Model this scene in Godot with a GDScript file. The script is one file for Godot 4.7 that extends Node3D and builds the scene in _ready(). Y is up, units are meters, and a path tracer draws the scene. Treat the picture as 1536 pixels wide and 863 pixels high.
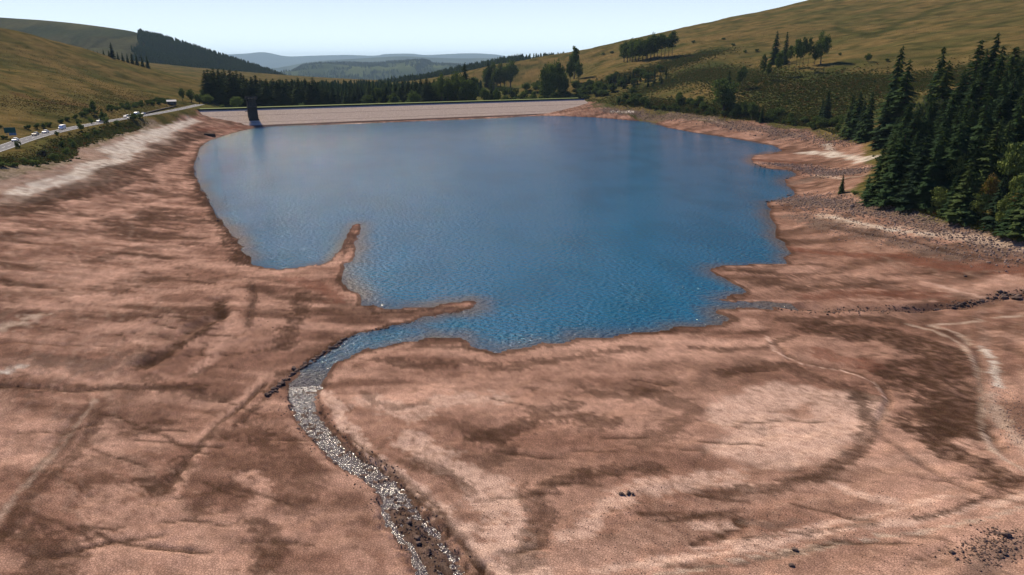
extends Node3D
# A drained upland reservoir in autumn sun. Metres, y up, 0 = the water level; the drone camera hangs 45 m above it.

const SHORE := [-184.3,-524.9,-189.3,-497.8,-187.2,-446.8,-182.2,-412.1,-167.5,-370.2,-145.8,-315.4,-129.5,-281,-112,-247.6,-98,-220.9,-88,-202.8,-80.3,-189.7,-71.7,-174.6,-64.8,-161.5,-60.1,-154.5,-55.3,-151.7,-49.3,-152.3,-45.2,-154.5,-43.9,-159.7,-44.5,-169.8,-45.4,-181.9,-46.9,-192.2,-46.7,-197.4,-44.5,-195.7,-42.2,-185.7,-41.4,-176.7,-38.4,-161.5,-38.5,-156.2,-39.5,-153.4,-36.5,-140.1,-34.2,-136.9,-31.8,-133.4,-29.6,-128.4,-28.1,-126,-21.8,-124.9,-15.4,-125.6,-10.3,-128,-7.5,-129.2,-6.3,-127.2,-7.3,-124.9,-11.1,-121.5,-15.9,-119,-20.3,-115.6,-24.5,-112.3,-27.5,-109.9,-29.5,-106.3,-30.4,-103.2,-31.4,-98.8,-32,-95.6,-32.5,-92.8,-32.7,-91.2,-28.1,-89.7,-28.6,-93.9,-28.4,-97.5,-27.1,-100.8,-24.5,-103.5,-21.1,-106,-18,-108.1,-13.6,-109.2,-9.6,-109.2,-7.7,-107.8,-6.4,-104.9,-4.7,-103.8,-0.9,-104.3,3.6,-106,9.4,-108.4,15.3,-109.9,21.3,-111.4,27.7,-113.9,32.8,-115.3,37.8,-115.9,39.9,-118,38.7,-121.1,38.6,-123,40.8,-124.1,45.4,-124.1,49.1,-123.7,49.8,-125.6,46.2,-126.8,42.9,-128,41.6,-130,44.8,-132.9,48.1,-136.4,46.5,-143.5,45.9,-150.6,49.8,-153.9,57,-155,64.6,-156.8,71.8,-173.2,72.2,-181.1,76.7,-195.7,83.8,-219.8,86.5,-230,94.9,-237.2,103.2,-247.6,106.9,-264.8,111.3,-279.3,120.6,-291.7,123,-303.1,117.1,-307.1,114,-315.4,116.5,-335.9,125.3,-356.2,139,-367.4,147.7,-379.1,150.6,-398.3,148.9,-412.1,143.4,-430.7,135.2,-455.3,123.7,-482.8,115,-519.3,111.9,-568.1,95.2,-588.7,79.5,-610.9,63.9,-622.6,28.9,-634.8,-21.8,-603.3,-90.9,-568.1,-138.6,-542.6]
const CTRL := [-171.5,-229.4,10.5,-166.3,-241.8,10.5,-182.9,-283.8,10.5,-199.3,-336.3,10.5,-205.1,-377.8,10.5,-219.6,-436.7,10,-204.3,-276.3,13,-221.6,-326.9,13,-230.7,-373.3,13,-237.4,-440,13,-247.9,-510.1,12.6,-154.5,-204.6,7.8,-131.6,-172.2,6.8,-103.5,-132.4,6,-71.8,-87.5,4.6,-54.3,-62.8,4.4,-42.8,-46.7,4.4,-135.4,-205.5,5.6,-123.4,-212.8,4.2,-175.7,-309.4,6.8,-185.1,-379.1,3.6,-113.5,-222.2,2.4,-87.6,-139.2,4,-73.7,-145.3,2.2,-53.8,-124.6,1.6,-42.8,-130.7,0.9,-48.1,-92.3,2.4,-37.8,-73.1,2.4,-32.2,-80,1.4,-37.6,-57.6,3.2,-23.4,-54.6,2.4,-12.7,-51.8,1.7,-12.7,-67,1.7,-20.8,-84.1,1.2,0,-84.5,1,0,-60.5,1.9,10.9,-74.9,1.4,-12.8,-93.4,0.8,3.3,-97.5,0.6,14.7,-54.3,2.6,24.3,-98.5,0.7,34.9,-84.1,1.2,47.2,-103.3,0.9,43.9,-74.7,1.5,59,-83.3,1.6,54.1,-68,2.8,72,-87.5,3.6,75.2,-105,2.6,39.3,-48.8,4.2,42.1,-46,5,33.2,-53.6,3.2,59.9,-135,0.9,72.5,-132.6,1.7,87,-129.8,2.6,97.1,-122.7,3.6,105.1,-134.5,5.4,91,-155.2,4.2,83.7,-173.7,3.8,82.6,-192,2.4,104.3,-152.7,8,122.9,-273.1,3.4,153.1,-329.1,5,164.2,-416,3.5,146.7,-462.4,3.2,116.9,-529.9,4.5,106.6,-138.3,10.5,106.3,-159.1,10.5,103.3,-180,10.5,101,-203,9.5,131.6,-250.3,10.5,163.5,-318.7,10.5,169.9,-393.9,10.5,156.6,-430.5,10.5,138.5,-499.7,10.5,121.1,-551.1,10.5,92.6,-624.2,10.5,-525,-748.1,79.7,-466.4,-757.6,60.5,-404.9,-767.3,41.9,-328.7,-766.3,22.8,-352.5,-491.1,34.3,-325.9,-562.7,27.7,-625.8,-638,64.7,-323.8,-664.9,18.5,502,-1243.8,146.8,372.9,-1234.7,119.1,260.5,-1227,95.6,148.2,-1219.6,73.2,35.9,-1213,52.9,-31.4,-1209.5,42.2,597.5,-1254.3,178.8,825,-1219.8,234.2,246.2,-693.7,42.2,187.3,-712.7,35.8,99.3,-804.6,27.4,168.8,-950.1,53.7,40.6,-833.6,19.3,-21.9,-831.6,13.4,166.6,-275.6,18.8,135.8,-191,17.7,176.2,-239.8,22.2,322.5,-452,43.2,270.2,-546.6,42.8,252.7,-589.5,45.2,382.7,-661.1,71.1,525,-757.1,107,555.5,-978.9,141.4,145.6,-160.9,22.1,-560,-930,55,-400,-930,18,-290,-930,5,-800,-930,90,-900,-500,150,-900,-100,150,-400,-100,60,-330,0,50,-240,-620,8,-150,-650,5,-50,-700,4,60,-780,7,-150,-900,-4,0,-1000,-4,-300,-1300,10,0,-1400,10,-100,-1800,0,500,-1500,110,900,-1500,150,100,-1500,10,1000,-700,180,1000,-100,160,400,-100,60,250,40,40,0,60,2,-80,60,4,80,60,7,-250,60,30,900,60,120,-900,60,150]
const STREAM := [-30.26,-90.56,4.77,0.01,-30.1,-88.57,3.64,0.01,-29.72,-86.65,3.47,0.01,-29.05,-84.8,3.06,0.01,-28.23,-83,2.82,0.01,-27.31,-81.23,2.7,0.01,-26.3,-79.51,2.66,0.03,-25.21,-77.84,2.61,0.12,-24.09,-76.19,2.56,0.21,-22.94,-74.56,2.57,0.29,-21.77,-72.95,2.61,0.37,-20.53,-71.38,2.7,0.45,-19.3,-69.82,2.81,0.53,-17.83,-68.48,2.71,0.59,-16.35,-67.17,2.55,0.64,-15,-65.73,2.4,0.7,-13.74,-64.19,2.38,0.75,-12.6,-62.6,2.53,0.81,-12.06,-60.77,3.19,0.87,-11.32,-58.97,3.59,0.93,-10.28,-57.27,3.71,0.98,-9.1,-55.67,3.74,1.04,-8.01,-54,3.78,1.1,-7.08,-52.24,3.88,1.18,-6.41,-50.37,3.68,1.26,-5.87,-48.46,3.38,1.36]
const ROAD := [-189,-235.4,13,-198.7,-261.2,13,-203.5,-275.1,13,-213.2,-300.9,13,-221.6,-326.9,13,-227,-350.4,13,-232,-375.3,13,-236.5,-408.7,13,-238.9,-442.8,13,-240.4,-473,13,-244.9,-511.2,13,-251.9,-551.6,13,-258.1,-583.8,13]
const STROKES := [
	["apron",26,0.6,[-160,-212.4,-161.1,-226.4,-176,-280.6,-203.1,-373,-219,-434.8]],
	["apron",14,0.6,[-147.4,-194.3,-148.2,-212.9,-152.2,-252.6,-179.6,-336.5,-205.4,-424.2]],
	["dark",16,0.7,[-206,-460.9,-182.5,-374.4,-157.4,-290.4,-142.8,-232,-141.7,-205.8,-137.8,-185.7]],
	["white",9.5,1.0,[-152.7,-209.1,-155.6,-234.9,-163.7,-272.8,-181.9,-326.2,-199.8,-381.5,-213.8,-436.4,-225.7,-498.8]],
	["white",9,0.95,[-185,-315.3,-201.2,-369.4,-212.9,-418]],
	["dark",5,0.75,[-174.3,-388.3,-139.4,-298.3,-107,-234.3,-78.9,-184,-62.9,-154.8]],
	["red",9,0.6,[-203.9,-455.9,-201.4,-487.3,-193.9,-507.9]],
	["pink",4,0.5,[-160.5,-332.8,-143.8,-276.8,-124.5,-247.3]],
	["dark",8,0.55,[-108,-194.4,-99,-199.7,-88.6,-200.8]],
	["dark",7,0.4,[-121.8,-162.6,-116.3,-171.5,-105.8,-173.8]],
	["pink",5,0.6,[-119.7,-185.6,-117.7,-201.9,-116.7,-228.5]],
	["pink",6,0.65,[-86,-129.4,-82.9,-143.2,-76.3,-154.1,-66.1,-151.7]],
	["dark",5,0.4,[-101.2,-136.6,-93.3,-144,-90.1,-163,-81,-172]],
	["pink",7,0.6,[-88.4,-114.1,-75.4,-119.9,-64.5,-134.1,-57.5,-130.3]],
	["dark",4,0.4,[-94.3,-120.8,-82.3,-123.2,-74,-134.1]],
	["cream",5,0.75,[-84.2,-102,-82.5,-104.8,-82,-108]],
	["white",1.6,0.95,[-72.1,-86.4,-71,-87.6,-70.4,-89.5]],
	["pink",5,0.45,[-73.3,-101.2,-66.1,-107.2,-60.2,-113.5]],
	["grey",6,0.4,[-69,-91.3,-61.7,-91.9,-57.1,-94.3]],
	["dark",2.6,0.85,[-56.4,-124.8,-52.7,-117.4,-52.1,-110.6,-53.2,-103.3,-54.4,-98,-55.9,-92.8]],
	["dark",1.6,0.4,[-56.2,-138.4,-50.1,-124.8,-45.9,-112.4]],
	["pink",2.5,0.7,[-51.3,-118.4,-48,-108.8,-47.6,-98.9,-47.8,-92.2]],
	["dark",2.5,0.6,[-69.1,-83.5,-61.7,-84.2,-54.9,-86.5,-44.6,-88.2]],
	["dark",3.5,0.6,[-47.3,-74.2,-44.7,-76.1,-44.2,-77.7]],
	["dark",2,0.6,[-47.5,-91.5,-46.1,-95.9]],
	["pink",2.5,0.5,[-49.9,-75.2,-46.7,-70.4,-45.7,-65.8]],
	["cream",0.8,0.5,[-55.5,-82,-53.3,-73.6,-52.1,-67.8,-50.3,-59.3,-48.7,-53.9]],
	["cream",0.6,0.4,[-54.6,-78.1,-53.5,-71.8,-51.8,-64.1]],
	["dark",1.8,0.55,[-53.1,-79.4,-50.6,-71.4,-48.9,-61.7,-47.4,-53]],
	["dark",4,0.4,[-47.2,-67.1,-42.1,-62]],
	["pink",2.2,0.75,[-37.4,-93.3,-37.9,-82.1,-37.3,-72.6,-36.1,-64.8,-35.4,-60.8]],
	["dark",3.2,0.7,[-37.4,-68.4,-37.3,-64.6,-36.8,-61,-39.7,-63.4]],
	["dark",1.2,0.6,[-36.3,-91.2,-37.3,-79.5,-37.4,-70]],
	["dark",4,0.5,[-34.9,-74.6,-33.3,-77.5,-29,-71.6]],
	["dark",1.6,0.65,[-35.1,-95.7,-34.6,-88,-35.4,-77.4]],
	["dark",3,0.45,[-30.8,-62.5,-32.1,-59.8]],
	["pink",5.5,0.7,[-41.4,-61.4,-38.3,-54,-32.9,-48.1]],
	["pink",5.5,0.6,[-36.1,-59.4,-30.3,-52.2,-27.1,-48.5]],
	["pink",2.6,0.8,[-29.2,-65.8,-26.7,-62.8,-26.6,-58.7]],
	["dark",5.5,0.6,[-45.3,-54.3,-39.3,-52,-40.4,-47.9]],
	["dark",3,0.65,[-25.5,-56.2,-22.5,-51.9,-23,-49]],
	["dark",4,0.4,[-29.4,-77.8,-23.9,-67.8,-22.4,-59.3]],
	["dark",3,0.5,[-53,-89.2,-40.4,-85]],
	["pink",1.8,0.5,[-28.1,-77.8,-22,-68.6,-16,-63.2,-12.6,-56.3,-10.8,-50.9]],
	["pink",3,0.5,[-17.7,-54.6,-13.8,-50.9]],
	["light",2.2,0.85,[-26.4,-88.2,-21.9,-78.8,-16.9,-71,-11.6,-64.5,-6.9,-58.4,-2.7,-52.6,-0.2,-48.7]],
	["light",5,0.7,[-12.2,-74.2,-6.7,-67.8,-2.6,-60,1.3,-50.6]],
	["light",3.5,0.65,[-5.9,-67.8,-2.1,-64.9,0.1,-58.7,-0.5,-53.5]],
	["light",4.5,0.6,[-19.6,-84.6,-13,-80.4,-7.2,-85.3,-1.7,-85.7]],
	["pink",2.5,0.6,[-26.7,-92.6,-26.1,-98.6,-22.6,-102.5,-16.7,-106.5]],
	["dark",3.2,0.6,[-22,-99.2,-13.2,-96.4,-7.1,-98.5,-0.8,-96.6,6.6,-99.5,14.3,-102.4,22.1,-103.4]],
	["dark",1.8,0.6,[-15.4,-105.3,-8.7,-104.8,-2.5,-102.6]],
	["dark",1.8,0.5,[-21,-88.3,-18.9,-84.4,-15.2,-83,-11.7,-84.1]],
	["dark",5.5,0.65,[-2.7,-74.8,1.9,-77.4,7.4,-82.7,11.7,-77.3]],
	["dark",4,0.5,[-4.9,-77.4,-0.6,-71.9,-2.5,-68.9]],
	["dark",3.4,0.6,[-12.3,-69.4,-8.2,-67.2,-5.6,-63.7]],
	["pink",1.5,0.7,[6.4,-81.1,11,-82.3]],
	["dark",3,0.7,[2.6,-62.8,6.4,-65.4,12.1,-66.2,17.4,-66.8]],
	["dark",3.5,0.6,[1.9,-62.2,2.6,-56.9,1.3,-51.9]],
	["dark",4,0.5,[18.3,-88.3,25.2,-81.8,20.5,-77.1,15.7,-73.6]],
	["dark",3,0.5,[10.7,-88.5,15.9,-85.1,22.6,-90.6]],
	["light",9,0.7,[28.5,-80.8,40.5,-86.5,46.1,-83.6,39.9,-74.1,32.3,-68.4,27,-70.9,32.4,-76.9]],
	["light",3.5,0.6,[25.1,-64.8,17.4,-63.3,9.7,-59.5,5.9,-55.2]],
	["light",2,0.5,[15.6,-61.7,22.4,-63.1,25.6,-62]],
	["pink",2.5,0.5,[3.5,-102.6,14.9,-106.8,26.6,-108.8,34.1,-111.2]],
	["dark",2.2,0.7,[48.5,-86.7,45.4,-76.7,40.2,-68.9,34.4,-64.5,27.5,-61.6,20.4,-61.3]],
	["dark",1.5,0.85,[13.5,-57.9,18.1,-57.5,22.4,-57.5,22.3,-56,19.8,-54.3,16.6,-53]],
	["grey",1.5,0.5,[23,-56.6,25.2,-55.3,28.1,-56.3]],
	["light",2.0,0.7,[35.1,-62.6,36.8,-60.5,38.5,-59.3]],
	["light",1.4,0.6,[18.2,-55.7,21.3,-55.7]],
	["dark",9,0.85,[55.2,-112.8,63.5,-107.4,65.8,-96.3,61.2,-84,54.1,-74]],
	["dark",7,0.85,[57.5,-93.9,56.3,-81.7,50.8,-72.5]],
	["dark",4.5,0.85,[49,-76.4,50.7,-67.3,51.9,-62.1]],
	["dark",4,0.7,[50.5,-117.5,60.2,-117.3,69.6,-114.4]],
	["dark",4,0.6,[32.5,-94.1,42.9,-97.7,47.2,-89,49.7,-84.4]],
	["red",5,0.5,[50.7,-101.3,54.9,-96.8]],
	["cream",0.8,0.95,[70.4,-112.8,72.2,-108.9,72.6,-102.4,69.2,-92.8,63.4,-82.4,57.8,-74.4,55.3,-68.4,55.2,-62.8]],
	["cream",0.9,0.8,[73.4,-111.9,79.6,-111.7,91.7,-113.4]],
	["cream",1.4,0.7,[73.9,-110.7,75.4,-106.8,73.6,-102.1]],
	["white",1.5,0.9,[74.1,-99.8,72.6,-94.7,68.3,-86.6]],
	["cream",2.0,0.6,[65.6,-84,61.2,-74.7,57.8,-66.4]],
	["pink",4,0.6,[80.2,-105.6,82,-99.9]],
	["dark",1.6,0.5,[77.1,-99.6,78.2,-94.7]],
	["dark",2,0.65,[44.8,-107.1,49.2,-109.6,41,-104.2,35.2,-103.2,29.5,-104.5]],
	["dark",2.5,0.5,[31.8,-111.3,38.8,-111.2,44.7,-111.5]],
	["light",0.5,0.85,[44,-109.3,42.9,-102.4,44.9,-97.4,49.8,-94.5,52.6,-89.7,51.5,-84.3]],
	["light",0.35,0.5,[51.5,-84.3,47.4,-78.5,45.5,-74.8,45.7,-67.7]],
	["light",1.3,0.85,[7.2,-49.7,14,-51,20.3,-51.9,27.1,-53.8,33.7,-54.6,39.4,-55.7,45.8,-57.7,52.5,-59.2]],
	["cream",0.6,0.85,[10.5,-48.5,22.9,-50.7,32.8,-52.7,39.6,-53.9,47.3,-56,51.1,-57.3]],
	["light",1.0,0.7,[16.7,-52.4,22,-53.4,31,-55.4,37.9,-57.6,44.6,-59.9]],
	["cream",0.5,0.8,[19.2,-50.5,26.3,-51.9,35.1,-53.6]],
	["dark",0.7,0.6,[13.8,-50,19.7,-50,26.2,-51.5,32.4,-53.1]],
	["dark",0.8,0.6,[22.1,-53.8,28.6,-54.3,35.3,-55.1]],
	["dark",1.1,0.9,[39.2,-55.9,42.3,-56.8,46,-58.4,48.1,-59.3]],
	["grey",3.5,0.6,[39,-48.6,42.6,-50.2,46.7,-52.5]],
	["grey",12,0.75,[82.6,-636.6,123.9,-562.3,151.1,-477.4,168.4,-406.8]],
	["grey",9,0.7,[110.9,-268.5,127.9,-277.9,131.4,-258.6]],
	["grey",9,0.85,[92.8,-234,96.2,-210.8,100.4,-190.7,104.3,-165.7,108.7,-138.8]],
	["grey",7,0.7,[83.9,-205,88.1,-178.9,93.5,-159.6,98.2,-144.2]],
	["cream",4,0.85,[90.5,-199.5,92.8,-178.2,98.5,-163.5,104.4,-152.5,109.7,-140.3]],
	["white",1,0.6,[91.3,-192.4,95.3,-169.4,100.7,-159]],
	["dark",1.6,0.6,[86.6,-185.8,93,-164.9,97.4,-152.9,99.2,-143.7,105.5,-133.6]],
	["red",5,0.65,[71.3,-169.6,78.2,-160.4,88.9,-150.6,96.1,-138.4,103,-129.8]],
	["dark",3,0.6,[49.6,-148.9,57.4,-147.1,64.3,-145.7,73.5,-146.4]],
	["pink",1.2,0.6,[48.2,-151.7,56.2,-152.7,64.1,-155]],
	["dark",5,0.6,[56.4,-136.4,68.5,-135.4,78.7,-136.5]],
	["dark",2,0.6,[81.4,-141.8,89.7,-139]],
	["dark",2.5,0.5,[70.3,-130.7,77.6,-126.9,83.5,-128.1]],
	["pink",4,0.85,[86.3,-134.2,88.7,-128.3,93.7,-128,98.2,-130.1]],
	["light",1.2,0.7,[86.4,-133.3,88.3,-127.6,89.8,-123.9]],
	["pink",1.2,0.6,[42.8,-128.4,63.6,-127.6,81,-123.9]],
	["pink",0.9,0.7,[39.1,-122.2,43.4,-122.2,47.4,-122.5]],
	["white",6.5,0.95,[147.3,-353.3,152.3,-334.2,147.3,-284.9]],
	["white",2.2,0.9,[162.9,-360.6,153.3,-328.1]],
	["cream",2.4,0.8,[126.4,-285.5,123.7,-256.3,128.7,-248.1]],
	["dark",7,0.45,[50.2,-143.3,59.1,-139.9,72.4,-141,77.2,-131.1]],
	["red",6,0.5,[58.2,-130.4,71.5,-130.5,82.2,-126]],
	["red",7,0.7,[120.1,-338,133,-325.1]],
	["dark",2,0.6,[121.4,-310.7,131.9,-293.5,141.2,-278.7]],
	["white",3.2,0.85,[88.6,-623.3,104.8,-600.9]],
	["pink",3,0.7,[100,-561.5,114,-492.7,128.6,-459.7]],
	["cream",2.4,0.5,[134.8,-521.2,148.3,-483.2]],
	["dark",4,0.7,[-43.4,-132.5,-39.9,-116.6,-38.5,-104.5]],
	["red",5,0.5,[-49.1,-141.8,-40.7,-137.6,-35.7,-128.9]],
	["dark",1.8,0.75,[-33.8,-94.9,-32.1,-101.2,-29.3,-107.7,-24.6,-112.9,-18.1,-117.3]],
	["dark",2.2,0.7,[-29.4,-127.2,-26.3,-121.3,-21.3,-122.1,-11.4,-124.4]],
	["dark",1.4,0.6,[-45.1,-189.7,-42.8,-174.5,-41.8,-161.4]],
	["grass2",70,0.85,[101.6,-665.1,160.2,-708.6,203.3,-749.5,203.9,-571.2,200.1,-491.2,206.8,-443.8,213,-399.6]],
	["grass2",50,0.85,[100.6,-783.7,140.1,-782.7,189.2,-809.9,235.7,-846.2]],
	["grass2",60,0.8,[236,-523.8,250.3,-475.1,279.3,-458.4,336.1,-472.4]],
	["grass2",24,0.75,[97.4,-657.4,130.1,-593.6,148.6,-537.8,173.6,-479,190.4,-433.2]],
	["grass3",18,0.7,[372.3,-845.8,361.5,-727.2,424.7,-787.9,498.5,-832.8]],
	["grass3",14,0.5,[274.4,-1063.6,338.1,-1054.6,394.1,-1054]],
	["gold",40,0.6,[33,-1105.8,112.6,-1084.5,216,-1012.2,295.5,-916.2,361.1,-855.3]],
	["gold",24,0.5,[307.6,-721.8,349.8,-715.8,407.6,-706.2]],
	["rust",14,0.5,[193.6,-571.6,211.1,-521.1,241.6,-494,254.7,-484.3]],
	["grass2",16,0.6,[272.5,-574.1,241,-548,213.3,-553.9]],
	["gold",20,0.6,[-470,-663.4,-422.7,-662.3,-352.8,-610,-282.8,-528.1]],
	["gold",14,0.6,[-379.2,-529.9,-329,-495.8,-274.2,-447.5]],
	["grass3",9,0.6,[-342.7,-476.8,-294.6,-447.7,-265.6,-439.7]],
	["grass3",8,0.5,[-441.5,-620.5,-384.7,-608.6,-303.3,-539.5]],
	["grass3",8,0.4,[-442.5,-675.7,-392.6,-682.1,-332.3,-683.5]],
	["rust",10,0.5,[-315.1,-448.2,-286,-440.2,-276.2,-458.1]],
	["gold",14,0.4,[-394,-720.1,-347.9,-717.7,-320.9,-715.3]],
	["verge",12,0.7,[-181.7,-243.9,-184.4,-269.4,-204.3,-318.2,-216.4,-372.2,-229.3,-435.5]],
	["verge",7,0.7,[110,-223.3,106.4,-191.9,109.1,-168.8,110,-159.6]],
	["lawn",12,0.9,[75.4,-747.3,86.9,-697.9,98,-661.5]]]
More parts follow.
